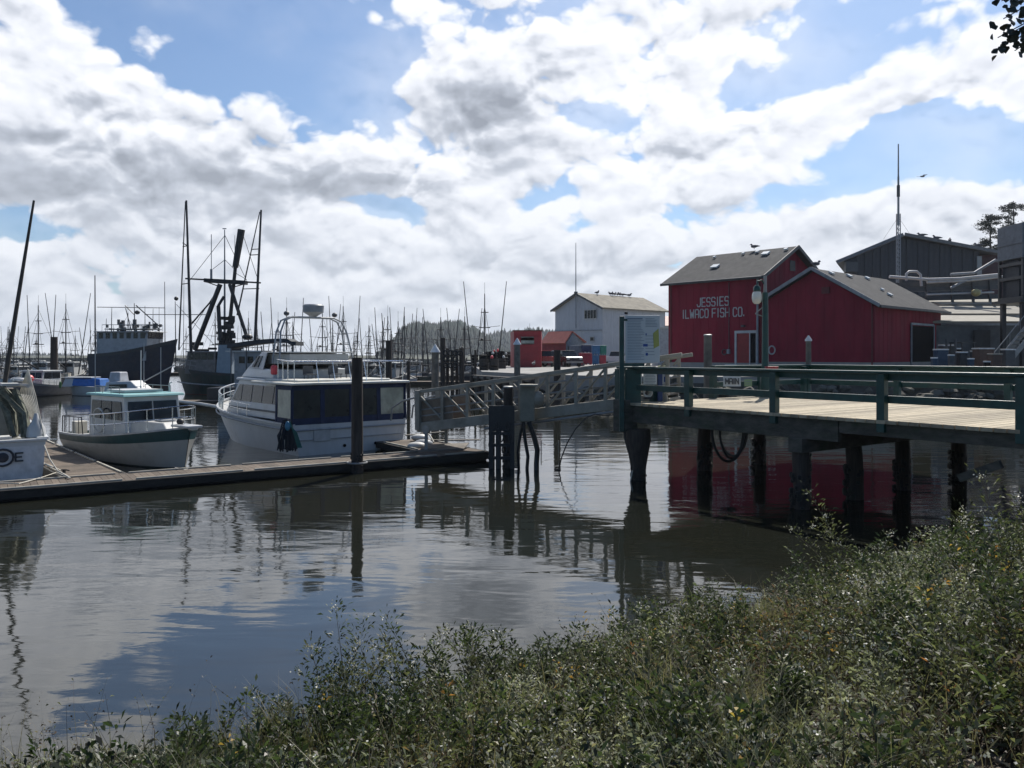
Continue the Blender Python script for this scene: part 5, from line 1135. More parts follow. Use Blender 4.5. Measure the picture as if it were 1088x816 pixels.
# ================= BOATS =================
def hull(L, B, zs, zb, rake=.9, fine=2.6, stern=.86, stripe=.18, wl=.0, flare=.80, draft=.5, n=22, deckdrop=.12, tum=0):
    """bow towards +x, stern at x=0; material 0 hull, 1 stripe, 2 bottom, 3 deck"""
    mb = MB(); lv = [(-draft, .05), (-draft * .55, .62), (.06, flare), (.5, .0), (1 - stripe, .0), (1.0, 1.0)]
    def hb(t): return B / 2 * (stern + (1 - stern) * math.sin(min(t / .45, 1) * PI / 2)) * (1 - max(0, (t - .45) / .55) ** fine)
    def sh(t): return zs + (zb - zs) * t ** 2.0
    rings = []
    for i in range(n + 1):
        t = i / n; w_, h = max(hb(t), .02), sh(t); row = []
        zz = [-draft, -draft * .5, .05, .05 + (h - .05) * .45, .05 + (h - .05) * (1 - stripe), h]
        ww = [.04, .60, flare, flare + (1 - flare) * .55, 1 - (1 - flare) * .12, 1.0]
        for z, q in zip(zz, ww):
            k = min(max((z + draft) / (h + draft), 0), 1); tt = t ** 1.0
            fl = q * (1 - .45 * (1 - k) * max(0, t - .4) / .6)
            row.append((t * L - rake * (1 - k) * t ** 4, w_ * fl, z))
        rings.append(row)
    m6 = [2, 2, 0, 0, 1]
    for s in (-1, 1):
        base = len(mb.v)
        for row in rings: mb.v += [(x, s * y, z) for x, y, z in row]
        for i in range(n):
            for j in range(5):
                a = base + i * 6 + j; f = (a, a + 6, a + 7, a + 1) if s < 0 else (a, a + 1, a + 7, a + 6); mb.f.append(f); mb.m.append(m6[j])
    r = rings[0]
    for j in range(5): mb.poly([(r[j][0], -r[j][1], r[j][2]), (r[j + 1][0], -r[j + 1][1], r[j + 1][2]), (r[j + 1][0], r[j + 1][1], r[j + 1][2]), (r[j][0], r[j][1], r[j][2])][::-1], m6[j])
    for i in range(n):
        a, b = rings[i][5], rings[i + 1][5]; dd = deckdrop; mb.poly([(a[0], -a[1] * .97, a[2] - dd), (b[0], -b[1] * .97, b[2] - dd), (b[0], b[1] * .97, b[2] - dd), (a[0], a[1] * .97, a[2] - dd)], 3)
        for s in (-1, 1):       # gunwale
            mb.hexa([V(a[0], s * a[1] * 1.01, a[2] - .03), V(b[0], s * b[1] * 1.01, b[2] - .03), V(b[0], s * max(b[1] - .10, 0), b[2] - .03), V(a[0], s * max(a[1] - .10, 0), a[2] - .03)], [V(a[0], s * a[1] * 1.01, a[2] + .04), V(b[0], s * b[1] * 1.01, b[2] + .04), V(b[0], s * max(b[1] - .10, 0), b[2] + .04), V(a[0], s * max(a[1] - .10, 0), a[2] + .04)], 4)
    return mb, hb, sh
def house(par, x0, x1, w0, z0, z1, fr=.35, bk_=.0, mat_=white, roofm=None, roofo=.12, wh=.45, wz=None, nside=3, nfront=3, name='cabin', glassm=glass, nback=0, tw=.06, roof=True, gap=.05):
    """a cabin with sloping front (+x) and window panels; returns the cabin object"""
    mb = MB(); h = z1 - z0; f = lambda z: (x1 - fr * (z - z0) / h); g = lambda z: (x0 + bk_ * (z - z0) / h); hw = lambda z: w0 / 2 - tw * (z - z0) / h
    mb.hexa([(g(z0), -w0 / 2, z0), (f(z0), -w0 / 2, z0), (f(z0), w0 / 2, z0), (g(z0), w0 / 2, z0)], [(g(z1), -hw(z1), z1), (f(z1), -hw(z1), z1), (f(z1), hw(z1), z1), (g(z1), hw(z1), z1)])
    c = build(name, mb, mat_, par, bev=.03)
    wz = wz or (z1 - .12 - wh, z1 - .12); a_, b_ = wz
    L = f(a_) - g(a_) - .3
    for s in (-1, 1):
        for k in range(nside):
            p, q = g(a_) + .15 + L * k / nside + gap, g(a_) + .15 + L * (k + 1) / nside - gap; sk = -fr * .6 if k == nside - 1 else 0
            o = .015; mb = MB(); pts = [(p, s * (hw(a_) + o), a_), (q, s * (hw(a_) + o), a_), (q + sk, s * (hw(b_) + o), b_), (p, s * (hw(b_) + o), b_)]; mb.slab(pts, .02 * s * -1); build('window', mb, glassm, c)
    for k in range(nfront):
        W = 2 * hw(a_) - .2; p, q = -W / 2 + W * k / nfront + .03, -W / 2 + W * (k + 1) / nfront - .03; mb = MB(); mb.slab([(f(a_) + .012, p, a_), (f(a_) + .012, q, a_), (f(b_) + .012, q * .97, b_), (f(b_) + .012, p * .97, b_)], .02); build('windscreen', mb, glassm, c)
    for k in range(nback):
        W = 2 * hw(a_) - .2; p, q = -W / 2 + W * k / nback + .03, -W / 2 + W * (k + 1) / nback - .03; mb = MB(); mb.slab([(g(a_) - .012, p, a_), (g(b_) - .012, p, b_), (g(b_) - .012, q, b_), (g(a_) - .012, q, a_)], .02); build('rear_window', mb, glassm, c)
    if roof:
        mb = MB(); mb.hexa([(g(z1) - roofo, -hw(z1) - roofo, z1), (f(z1) + roofo * 1.6, -hw(z1) - roofo, z1), (f(z1) + roofo * 1.6, hw(z1) + roofo, z1), (g(z1) - roofo, hw(z1) + roofo, z1)], [(g(z1) - roofo, -hw(z1) - roofo + .03, z1 + .09), (f(z1) + roofo * 1.2, -hw(z1) - roofo + .03, z1 + .11), (f(z1) + roofo * 1.2, hw(z1) + roofo - .03, z1 + .11), (g(z1) - roofo, hw(z1) + roofo - .03, z1 + .09)]); build('cabin_roof', mb, roofm or mat_, c, bev=.025)
    return c
def bow_rail(par, hb, sh, L, t0, t1, h=.65, n=6, r=.022, both=True, m=steel, mid=True, inset=.12):
    mb = MB(); top = {}
    for s in (-1, 1):
        pts = [(L * t, s * max(hb(t) - inset, .03), sh(t) + h) for t in np.linspace(t0, t1, 14)]; top[s] = pts
        mb.tube([(pts[0][0], pts[0][1], sh(t0) + .02)] + pts, r, 6)
        if mid: mb.tube([(x, y, z - h * .5) for x, y, z in pts], r * .8, 5)
        for k in range(n): t = t0 + (t1 - t0) * (k + .5) / n; mb.tube([(L * t, s * max(hb(t) - inset, .03), sh(t)), (L * t, s * max(hb(t) - inset, .03), sh(t) + h)], r * .85, 5)
    mb.tube([top[-1][-1], (top[1][-1][0] + .12, 0, top[1][-1][2]), top[1][-1]], r, 6)
    return build('bow_rail', mb, m, par, smooth=True)
def fender(par, x, y, z, m, h=.55, r=.11):
    fo_ = build('fender', MB().lathe((x, y, z), [(.02, -h / 2), (r * .8, -h * .42), (r, -h * .3), (r, h * .3), (r * .8, h * .42), (.03, h / 2)], 12), m, par, smooth=True); return fo_
hm = lambda a, b, c, d=offwhite, e=None: [a, b, c, d, e or a]

# --- white aft cabin cruiser ---
sc_ = V(-7.25, 36.3, -.10); dirv = V(-.643, .766, 0)
cr = thing('white_cruiser', 'white motor cruiser with navy canvas aft enclosure moored behind the tall pile', 'motor cruiser', sc_, math.atan2(dirv.y, dirv.x))
L, B = 14.2, 6.0
mb, hb, sh = hull(L, B, 1.45, 2.05, rake=1.5, fine=2.4, stern=.95, stripe=.10, flare=.90)
build('hull', mb, hm(white, white, mat('dark_boot_top', (.03, .05, .05), .5), offwhite, white), cr, smooth=True)
mb = MB(); 
for s in (-1, 1): mb.tube([(L * t, s * (hb(t) + .02), sh(t) - .22) for t in np.linspace(0, 1, 20)], .045, 6)
mb.tube([(-.03, -hb(0), 1.22), (-.03, hb(0), 1.22)], .045, 6); build('rub_rail', mb, greyp, cr, smooth=True)
mb = MB(); mb.box((-.02, 0, .78), (.05, B * .86, .03)); build('transom_step', mb, greyp, cr)
# aft enclosure
z0, z1 = 1.42, 3.16; W_ = B - .25; xe = 1.7
enc = build('aft_enclosure', MB().box((xe / 2 + .1, 0, z0 + .02), (xe, W_, .06)), navycanvas, cr)
nb_ = 4; mb = MB()
for k in range(nb_ + 1):
    y = -W_ / 2 + W_ * k / nb_; mb.beam((.06, y, z0), (.12, y * .985, z1), .20 if k not in (0, nb_) else .12, .05, up=(1, 0, 0))
for k in range(2):
    for s in (-1, 1): x = .1 + (xe - .1) * k / 1; mb.beam((x, s * W_ / 2, z0), (x, s * W_ / 2 * .985, z1), .05, .16, up=(1, 0, 0))
for z, h in ((z0 + .14, .34), (z1 - .07, .26)):
    mb.beam((.09, -W_ / 2, z), (.09, W_ / 2, z), .055, h)
    for s in (-1, 1): mb.beam((.09, s * W_ / 2 * .99, z), (xe, s * W_ / 2 * .99, z), .055, h)
build('canvas_frame', mb, navycanvas, enc)
for k in range(nb_):
    y0, y1 = -W_ / 2 + W_ * k / nb_ + .10, -W_ / 2 + W_ * (k + 1) / nb_ - .10
    build('vinyl_pane', MB().box((.10, (y0 + y1) / 2, (z0 + z1) / 2 + .1), (.02, y1 - y0, z1 - z0 - .42)), paleglass if k == 0 else vinyl, enc)
for k in range(1):
    for s in (-1, 1):
        x0, x1 = .1 + (xe - .1) * k + .14, .1 + (xe - .1) * (k + 1) - .14
        build('vinyl_pane', MB().box(((x0 + x1) / 2, s * W_ / 2 * .99, (z0 + z1) / 2 + .1), (x1 - x0, .02, z1 - z0 - .42)), paleglass if k == 0 else vinyl, enc)
mb = MB(); mb.box((1.0, 0, .95), (1.2, W_ * .7, .9)); build('cockpit_furniture', mb, mat('dark_upholstery', (.05, .035, .03), .8), cr)
# hardtop over the aft deck
mb = MB(); mb.box((2.1, 0, z1 + .07), (4.5, W_ + .25, .11)); mb.box((2.4, 0, z1 + .17), (3.6, W_ - 1.0, .10)); build('aft_hardtop', mb, mat('cream_hardtop', (.56, .55, .50), .5, var=.06, dirt=(.3, .28, .22)), cr, bev=.04)
# deckhouse and fore cabin
house(cr, 1.8, 9.0, 4.9, 1.5, 3.25, fr=1.3, roofm=white, wh=.85, wz=(2.2, 3.02), nside=5, nfront=3, name='deckhouse', tw=.25)
mb = MB(); mb.hexa([(8.2, -1.9, 1.6), (12.1, -1.0, 1.9), (12.1, 1.0, 1.9), (8.2, 1.9, 1.6)], [(8.3, -1.6, 2.35), (11.4, -.7, 2.32), (11.4, .7, 2.32), (8.3, 1.6, 2.35)]); tr = build('fore_trunk', mb, white, cr, bev=.05)
for s in (-1, 1): build('trunk_window', MB().beam((8.7, s * 1.76, 2.06), (10.4, s * 1.39, 2.12), .03, .16), glass, tr)
mb = MB(); 
for s in (-1, 1): mb.beam((1.9, s * (2.47), 1.86), (8.4, s * 2.45, 1.86), .03, .09)
build('cabin_stripe', mb, dgrey, cr)
# flybridge
mb = MB(); mb.hexa([(3.8, -2.1, 3.36), (8.3, -1.9, 3.36), (8.3, 1.9, 3.36), (3.8, 2.1, 3.36)], [(3.8, -2.05, 3.80), (7.6, -1.8, 3.86), (7.6, 1.8, 3.86), (3.8, 2.05, 3.80)]); fb = build('flybridge', mb, white, cr, bev=.05)
mb = MB()
for s in (-1, 1): mb.slab([(5.2, s * 2.02, 3.8), (7.5, s * 1.82, 3.86), (5.9, s * 1.75, 4.65), (5.1, s * 1.85, 4.62)], .04 * s)
mb.slab([(7.55, -1.8, 3.86), (7.55, 1.8, 3.86), (5.95, 1.7, 4.65), (5.95, -1.7, 4.65)], -.04); wsx = build('flybridge_cowl', mb, mat('cowl_grey_white', (.42, .43, .44), .4), fb)
for s in (-1, 1):
    for q in (0, .5): mb = MB(); mb.slab([(5.9 + q, s * (2.0), 3.9), (6.2 + q, s * (1.98), 3.9), (5.85 + q * .8, s * 1.86, 4.45), (5.6 + q * .8, s * 1.88, 4.45)], .05 * s); build('dark_stripe', mb, dgrey, wsx)
mb = MB(); mb.box((4.6, 0, 4.62), (3.0, 3.5, .06)); mb.box((4.5, 0, 4.30), (2.6, 3.1, .5)); build('flybridge_cover', mb, offwhite, fb, bev=.03)
mb = MB(); mb.tube([(3.6, -1.95, 4.28), (3.6, 1.95, 4.28)], .03, 6); mb.box((1.7, 0, 4.22), (.0001 + .05, 5.2, .05))
for s in (-1, 1):
    mb.tube([(3.7, s * 1.95, 4.28), (.1, s * 2.75, 4.20)], .03, 6)
    for x, y in ((.1, 2.75), (1.3, 2.5), (2.5, 2.2), (3.6, 1.95)): mb.tube([(x, s * y, z1 + .12), (x, s * y, 4.24)], .02, 5)
mb.tube([(.1, -2.75, 4.20), (.1, 2.75, 4.20)], .035, 6); 
for k in range(5): mb.tube([(.1, -1.6 + k * .8, z1 + .12), (.35, -1.6 + k * .8, 4.2)], .016, 5)
build('upper_rail', mb, steel, cr, smooth=True)
fender(cr, 3.9, 2.0, 3.78, pinkred, .5, .17)
for y in (.9, -.4, -1.3): build('deck_chair', MB().box((2.4, y, z1 + .42), (.5, .5, .05)).box((2.62, y, z1 + .62), (.05, .5, .4)).beam((2.2, y - .2, z1 + .2), (2.2, y - .2, z1 + .42), .03, .03).beam((2.2, y + .2, z1 + .2), (2.2, y + .2, z1 + .42), .03, .03).beam((2.6, y - .2, z1 + .2), (2.6, y - .2, z1 + .42), .03, .03).beam((2.6, y + .2, z1 + .2), (2.6, y + .2, z1 + .42), .03, .03), dgrey, cr)
# radar arch
ar = MB()
for dx_ in (0, .5):
    pts = [(3.4 + dx_ * 1.6, -1.95, 4.1), (3.75 + dx_, -1.75, 5.6), (3.85 + dx_ * .9, -1.5, 6.15), (3.9 + dx_ * .8, -1.1, 6.33), (3.9 + dx_ * .8, 1.1, 6.33), (3.85 + dx_ * .9, 1.5, 6.15), (3.75 + dx_, 1.75, 5.6), (3.4 + dx_ * 1.6, 1.95, 4.1)]; ar.tube(pts, .045, 7)
for z in (4.6, 5.1, 5.6):
    for s in (-1, 1): k = (z - 4.1) / 1.5; ar.tube([(3.4 + .35 * k, s * (1.95 - .2 * k), z), (4.2 + .05 * k, s * (1.95 - .2 * k), z)], .025, 5)
arch = build('radar_arch', ar, greyp, cr, smooth=True)
build('radar_dome', MB().lathe((4.1, -.1, 6.50), [(.12, -.14), (.30, -.02), (.50, .10), (.52, .42), (.46, .48), (.02, .50)], 16), mat('radar_grey', (.22, .24, .26), .5), arch, smooth=True)
for y in (-1.25, 1.3): build('horn_light', MB().ell((4.1, y, 6.5), (.13, .15, .12), 8, 6), dgrey, arch)
bow_rail(cr, hb, sh, L, .62, .985, .78, 5, .03)
mb = MB(); mb.beam((12.3, 0, 2.2), (14.7, 0, 2.12), .5, .08); mb.tube([(12.0, .1, 2.35), (14.0, .05, 2.3), (14.6, .05, 2.2)], .05, 6); mb.ell((12.2, 0, 2.32), (.3, .22, .2), 8, 6); build('bow_pulpit', mb, offwhite, cr)
mb = MB()
for s in (-1, 1):
    for k in range(6): x = 5 + k * 1.15; t_ = x / L; mb.tube([(x, s * (hb(t_) - .1), sh(t_)), (x, s * (hb(t_) - .1), sh(t_) + .62)], .018, 5)
    for h in (.33, .62): mb.tube([(x, s * (hb(x / L) - .1), sh(x / L) + h) for x in np.linspace(4.6, 10.8, 8)], .012, 5)
build('side_rail', mb, steel, cr)
for s_ in (-1, 1): build('cleat', MB().tube([(.25, s_ * 2.6, 1.55), (.55, s_ * 2.6, 1.55)], .03, 6), steel, cr)
build('transom_door', MB().box((-.035, 1.5, 1.0), (.03, .8, .62)), mat('door_seam_white', (.36, .37, .37), .4), cr, bev=.01)
for y_ in (-1.2, .4): build('exhaust_port', MB().tube([(-.06, y_, .42), (.05, y_, .42)], .07, 10), mblack, cr)
# dark fish net bag and ropes at the port quarter
t = thing('net_bag', 'dark net and blue rope bundle hung over the near corner of the white cruiser', 'net', sp(306, 478, 33.2))
mb = MB(); rr = random.Random(3)
for k in range(46): x = rr.uniform(-.36, .26); mb.tube([(x * .6, rr.uniform(-.05, .1), 1.15 + rr.uniform(-.25, .15)), (x + rr.uniform(-.05, .05), rr.uniform(-.12, .1), .6), (x * 1.25 + rr.uniform(-.12, .12), rr.uniform(-.1, .1), -.1 + rr.random() * .25)], rr.uniform(.02, .045), 5)
build('netting', mb, mat('dark_net', (.012, .018, .028), .9), t)
mb = MB(); 
for k in range(4): mb.tube([(.1, -.1, 1.2 - k * .05), (.28 + k * .04, -.12, .7), (.45 + k * .05, -.12, .1)], .028, 5)
build('green_rope', mb, mat('green_rope', (.02, .10, .09), .8), t); build('blue_float', MB().ell((.02, -.12, 1.0), (.12, .08, .2), 10, 7), mat('blue_float', (.03, .16, .26), .5), t, smooth=True)

# --- teal striped cabin boat ---
bw = V(-12.3, 30.6, 0); sd_ = V(-.76, .65, 0).normalized(); L, B = 8.9, 3.2; st_ = bw + sd_ * L
tb = thing('striped_boat', 'small white cabin boat with dark teal sheer stripe and pale teal cabin roof', 'cabin boat', st_, math.atan2(-sd_.y, -sd_.x))
mb, hb, sh = hull(L, B, .98, 1.62, rake=.6, fine=3.2, stern=.9, stripe=.30, flare=.80)
hm_ = mat('dull_white_hull', (.36, .36, .34), .4, var=.06, dirt=(.2, .19, .16), damt=.5)
build('hull', mb, hm(hm_, teal, mat('dark_boot_top', (.03, .05, .05)), offwhite, mat('pale_gunwale', (.36, .37, .37), .5)), tb, smooth=True)
c = house(tb, 2.6, 6.0, 2.35, 1.0, 2.72, fr=.25, bk_=.0, mat_=white, roofm=tealroof, roofo=.16, wh=.72, wz=(1.78, 2.52), nside=3, nfront=2, name='wheelhouse', nback=1)
mb = MB(); mb.hexa([(5.9, -1.0, 1.2), (8.0, -.45, 1.4), (8.0, .45, 1.4), (5.9, 1.0, 1.2)], [(5.8, -.9, 1.78), (7.5, -.4, 1.74), (7.5, .4, 1.74), (5.8, .9, 1.78)]); tk = build('fore_trunk', mb, offwhite, tb, bev=.04)
build('deck_hatch', MB().box((6.9, 0, 1.80), (.6, .6, .06)), white, tk, bev=.01)
bow_rail(tb, hb, sh, L, .38, .985, .86, 6, .024, mid=True)
mb = MB(); mb.box((8.6, 0, 1.66), (1.3, .62, .09)); mb.box((9.1, 0, 1.6), (.2, .3, .12)); build('bow_pulpit', mb, white, tb, bev=.02)
mb = MB()
for s in (-1, 1):
    mb.tube([(.2, s * 1.35, 1.0), (.2, s * 1.35, 1.72), (2.4, s * 1.42, 1.76), (2.5, s * 1.4, 1.0)], .022, 6)
    for k in range(4): mb.tube([(.5 + k * .5, s * 1.38, 1.0), (.5 + k * .5, s * 1.38, 1.72)], .016, 5)
mb.tube([(.2, -1.35, 1.72), (.2, 1.35, 1.72)], .022, 6); build('stern_rail', mb, black, tb)
for q in range(2): build('deck_box', MB().box((.6, -.8 + q * .75, 1.2), (.45, .5, .55)), cream, tb, bev=.03)
pass; build('outboard_cowl', MB().box((.5, .9, 1.55), (.6, .7, .35), tap=.8), black, tb, bev=.06)
mb = MB(); mb.tube([(5.5, -1.22 - .05, 1.95 + 0) , (5.5, -1.27, 1.95)], .0, 4) if False else None
rg = [(3.9 + .55 * math.cos(a), -1.33, 1.72 + .48 * math.sin(a)) for a in np.linspace(0, 2 * PI, 21)]; build('hose_ring', MB().tube(rg, .035, 6), offwhite, tb, smooth=True)
mb = MB()
for x in (2.9, 3.6, 4.4, 5.2): 
    for s in (-1, 1): mb.tube([(x, s * 1.05, 2.8), (x, s * 1.05, 3.1)], .015, 5)
for s in (-1, 1): mb.tube([(2.9, s * 1.05, 3.1), (5.2, s * 1.05, 3.1)], .018, 5)
build('roof_rail', mb, galv, tb)
mb = MB(); mb.box((4.0, .1, 2.90), (1.7, 1.6, .10)); mb.tube([(2.8, .9, 2.85), (2.7, .95, 4.6)], .025, 5); mb.tube([(5.4, .9, 2.85), (5.4, .9, 3.2), (5.6, .9, 3.25)], .03, 5); build('roof_gear', mb, white, tb)
build('anchor_winch', MB().ell((8.1, 0, 1.80), (.16, .14, .13), 8, 6), black, tb)
# --- left edge boat: transom with a round emblem and the letter E ---
D = 22.9; t = thing('left_edge_boat', 'white boat cut by the left frame edge with transom emblem and letter E', 'boat', V(-17.2, 25.7, 0), R(128))
lb = t; L, B = 9.5, 4.0
mb, hb, sh = hull(L, B, 1.52, 2.1, rake=1, fine=2.6, stern=.97, stripe=.10, flare=.93)
build('hull', mb, hm(mat('grey_white_hull', (.50, .51, .53), .4, dirt=(.3, .3, .28), damt=.3), white, navy, offwhite, white), lb, smooth=True)
mb = MB(); mb.box((.1, 0, 1.56), (.3, B * .99, .08)); mb.beam((0, -1.85, 1.60), (4.2, -2.0, 1.9), .35, .08); mb.beam((0, 1.85, 1.60), (4.2, 2.0, 1.9), .35, .08); build('cap_rail', mb, white, lb, bev=.02)
build('bulkhead', MB().box((2.6, 0, 2.2), (.12, 3.0, 1.3)), mat('tan_locker', (.30, .29, .25), .7), lb, bev=.02)
build('locker', MB().box((1.0, .4, 1.75), (1.0, 1.3, .9)), mat('tan_locker', (.30, .29, .25)), lb, bev=.03)
mb = MB(); rr = random.Random(8)
for k in range(17):
    y = -1.6 + rr.uniform(0, .45); x = .5 + rr.uniform(0, 2.6); mb.tube([(x + .8, y + rr.uniform(.3, .8), 3.3 - x * .15 + rr.uniform(-.2, .2)), (x + .3, y + rr.uniform(0, .3), 2.4), (x, y, 1.6)], rr.uniform(.05, .12), 5)
build('hanging_net', mb, mat('grey_green_net', (.13, .135, .105), .95, var=.4, scale=8), lb)
mb = MB()
for k in range(10): mb.tube([(.1 + k * .14, -1.9, 1.66), (.9 + k * .2, -1.75 + k * .03, 3.0), (1.5, -1.6, 3.9)], .02, 5)
build('stay_ropes', mb, rope, lb)
mb = MB(); mb.lathe((.5, -1.72, 1.62), [(.3, 0), (.27, .3), (.12, .55), (.05, .8)], 10); build('white_tarp_bundle', mb, white, lb, smooth=True)
mb = MB(); mb.tube([(.6, -1.5, 3.35), (3.2, -.2, 3.4)], .07, 6); mb.box((1.0, -1.0, 3.4), (.9, .5, .08)); build('boom_gallows', mb, offwhite, lb)
build('trolling_pole', MB().tube([sp(3, 420, 28.5), sp(19, 318, 28.7), sp(36, 213, 29)], [.085, .07, .04], 7), mat('dark_pole', (.05, .045, .04), .8), lb, world=True)
mb = MB(); yb = -.71; mb.tube([(-.03, yb + .30 * math.cos(a), 1.04 + .27 * math.sin(a)) for a in np.linspace(0, 2 * PI, 17)], .035, 6); build('round_emblem', mb, navy, lb); build('emblem_centre', MB().ell((-.03, yb, 1.04), (.025, .17, .16), 12, 7), navy, lb)
m_, _ = letters('E', V(-.02, yb - .36, .90), V(0, -1, 0), V(0, 0, 1), .26, .20, .05, .05, V(-1, 0, 0)); build('lettering', m_, navy, lb)

# --- working fishing boats (one builder, then individual set-ups) ---
def rig(par, x, z, H, m=black, cross=(.45, .6, .78), wd=1.3, r=.12):
    mb = MB(); mb.tube([(x, 0, z), (x, 0, z + H)], [r, r * .5], 7)
    for c_ in cross: mb.tube([(x, -wd * (1.2 - c_), z + H * c_), (x, wd * (1.2 - c_), z + H * c_)], r * .5, 5)
    mb.ell((x, wd * .3, z + H * cross[0] + .15), (.22, .22, .14), 8, 5); mb.tube([(x + .02, 0, z + H), (x + .02, 0, z + H + 1.6)], .02, 4)
    return build('mast', mb, m, par)
def poles(par, x, z, H, spread, B, m=black, r=.10):
    for s in (-1, 1): build('trolling_pole', MB().tube([(x, s * B / 2 * .9, z), (x + .1, s * (B / 2 + spread), z + H)], [r, r * .45], 6), m, par)
def wires(par, x, z, H, L, B, m=black, bow=None):
    mb = MB(); mb.tube([(x, 0, z + H * .95), (L * .97, 0, bow or z)], .028, 4); mb.tube([(x, 0, z + H * .9), (.3, 0, z + 1.2)], .028, 4)
    for s in (-1, 1): mb.tube([(x, 0, z + H * .85), (x - .8, s * B / 2 * .9, z)], .028, 4); mb.tube([(x, 0, z + H * .6), (x + .05, s * (B / 2 + .3), z + H * .62)], .03, 4)
    build('rigging', mb, m, par)
def boom(par, x, z, L, m=black): build('boom', MB().tube([(x, 0, z), (x - L, 0, z + L * .45)], [.14, .09], 6), m, par)
def troller(name, label, loc, rz, L=11, B=3.8, hullm=white, stripem=None, housem=white, H=9, pol=True, spread=.6, cat='fishing boat', group=None, hx=.52, hlen=.24, polH=None, hh=2.1, sb=.9, bw_=1.9, botm=redox):
    t = thing(name, label, cat, loc, rz, group); mb, hb, sh = hull(L, B, sb, bw_, rake=.7, fine=2.5, stern=.8, stripe=.16, flare=.84, n=14)
    build('hull', mb, hm(hullm, stripem or hullm, botm, mat('grey_deck', (.16, .16, .15), .8), offwhite), t, smooth=True)
    x0 = L * hx; x1 = x0 + L * hlen; zc = sh(hx) - .1
    house(t, x0, x1, B * .62, zc, zc + hh, fr=.2, mat_=housem, wh=.55, nside=2, nfront=3, name='wheelhouse', nback=1)
    build('trunk_cabin', MB().box((x1 + L * .06, 0, zc + .45), (L * .14, B * .45, .8), tap=.9), housem, t)
    if H: rig(t, x0 - .25, zc, H + hh * 0, r=.13); wires(t, x0 - .25, zc, H, L, B, bow=sh(1)); boom(t, x0 - .4, zc + 1.2, L * .3)
    if pol: poles(t, x0 + .3, zc, polH or H * 1.15, spread, B)
    mb = MB(); mb.box((L * .18, 0, sb + .25), (L * .16, B * .4, .5)); mb.box((L * .34, 0, sb + .12), (L * .12, B * .35, .35)); build('hatch_gear', mb, mat('grey_deck', (.16, .16, .15)), t)
    mb = MB(); mb.tube([(x0 + .2, B * .2, zc + hh + .1), (x0 + .2, B * .2, zc + hh + 2.0)], .02, 4); mb.ell((x0 + .9, 0, zc + hh + .25), (.3, .3, .14), 8, 5); build('roof_aerials', mb, offwhite, t)
    g_ = MB(); q_ = random.Random(len(label) * 7 + int(L * 3))
    for k in range(9): g_.tube([(q_.uniform(.4, x0), s_ * B * .36, sb + .05) for s_ in (1, 1)][:1] + [(q_.uniform(.4, x0), B * .36 * q_.choice((-1, 1)), sb + q_.uniform(.6, 2.2))], .04, 4)
    g_.tube([(.3, -B * .38, sb + 1.9), (.3, B * .38, sb + 1.9)], .06, 5); g_.tube([(.3, -B * .38, sb), (.3, -B * .38, sb + 1.9)], .06, 5); g_.tube([(.3, B * .38, sb), (.3, B * .38, sb + 1.9)], .06, 5)
    build('stern_gear', g_, black, t)
    for k in range(3): build('deck_tote', MB().box((q_.uniform(.8, x0 - .8), q_.uniform(-B * .25, B * .25), sb + .35), (.9, .8, .6)), q_.choice((greyp, cream, navy)), t)
    return t
# --- big dark trawler behind the white cruiser's bow ---
D = 86; loc = V((296 - 544) / F * D, D + 3, 0)
tw_ = thing('steel_trawler', 'large dark green hulled trawler with A frame gantry and leaning boom', 'trawler', loc, PI - .12)
L, B = 13.0, 5.6
mb, hb, sh = hull(L, B, 2.2, 3.1, rake=1.4, fine=2.6, stern=.9, stripe=.12, flare=.85, draft=1.0, n=18)
build('hull', mb, hm(hullgreen, mat('dark_steel_hull', (.03, .04, .045), .5, dirt=(.09, .05, .04)), redox, dgrey, dgrey), tw_, smooth=True)
mb = MB()
for s in (-1, 1): mb.tube([(L * t, s * (hb(t) + .03), sh(t) * .45) for t in np.linspace(0, .97, 14)], .07, 6)
build('rub_rail', mb, greyp, tw_)
mb = MB()
for k in range(7):
    t_ = .80 + k * .03
    for s in (-1, 1): mb.tube([(L * t_, s * hb(t_), sh(t_)), (L * t_ - .2, s * (hb(t_)), sh(t_) + 1.0)], .04, 5)
for s in (-1, 1):
    for h in (.5, 1.0): mb.tube([(L * t_, s * hb(t_), sh(t_) + h) for t_ in np.linspace(.72, 1, 8)], .035, 5)
build('bow_rail', mb, galv, tw_)
c = house(tw_, 7.4, 11.0, 3.7, 2.3, 4.7, fr=.3, mat_=mat('rust_stained_cabin', (.19, .17, .155), .7, var=.2, dirt=(.10, .05, .035), damt=.7), roofm=greyp, wh=.7, nside=4, nfront=3, name='deckhouse', nback=1)
mb = MB(); mb.hexa([(5.5, -1.9, 2.3), (7.3, -1.9, 2.3), (7.3, 1.9, 2.3), (5.5, 1.9, 2.3)], [(5.8, -1.8, 5.5), (7.1, -1.8, 5.5), (7.1, 1.8, 5.5), (5.8, 1.8, 5.5)]); build('winch_housing', mb, mat('pale_blue_grey', (.24, .29, .33), .6, var=.08), tw_, bev=.04)
bw2 = mat('black_rig', (.012, .013, .016), .5)
def tp(px, py, dy=0.0): return sp(px, py, D + 3 + dy)
bottoms = [tp(210, 366), tp(262, 357)]
mb = MB(); 
for (a, b, r) in (((207, 372), (234, 302), .27), ((262, 357), (244, 302), .20), ((234, 362), (232, 325), .22), ((232, 325), (238, 315), .16), ((200, 348), (226, 318), .09)):
    for dy in (-1.2, 1.2): mb.tube([tp(*a, dy), tp(*b, dy * .7)], r, 7)
build('gantry', mb, bw2, tw_, world=True)
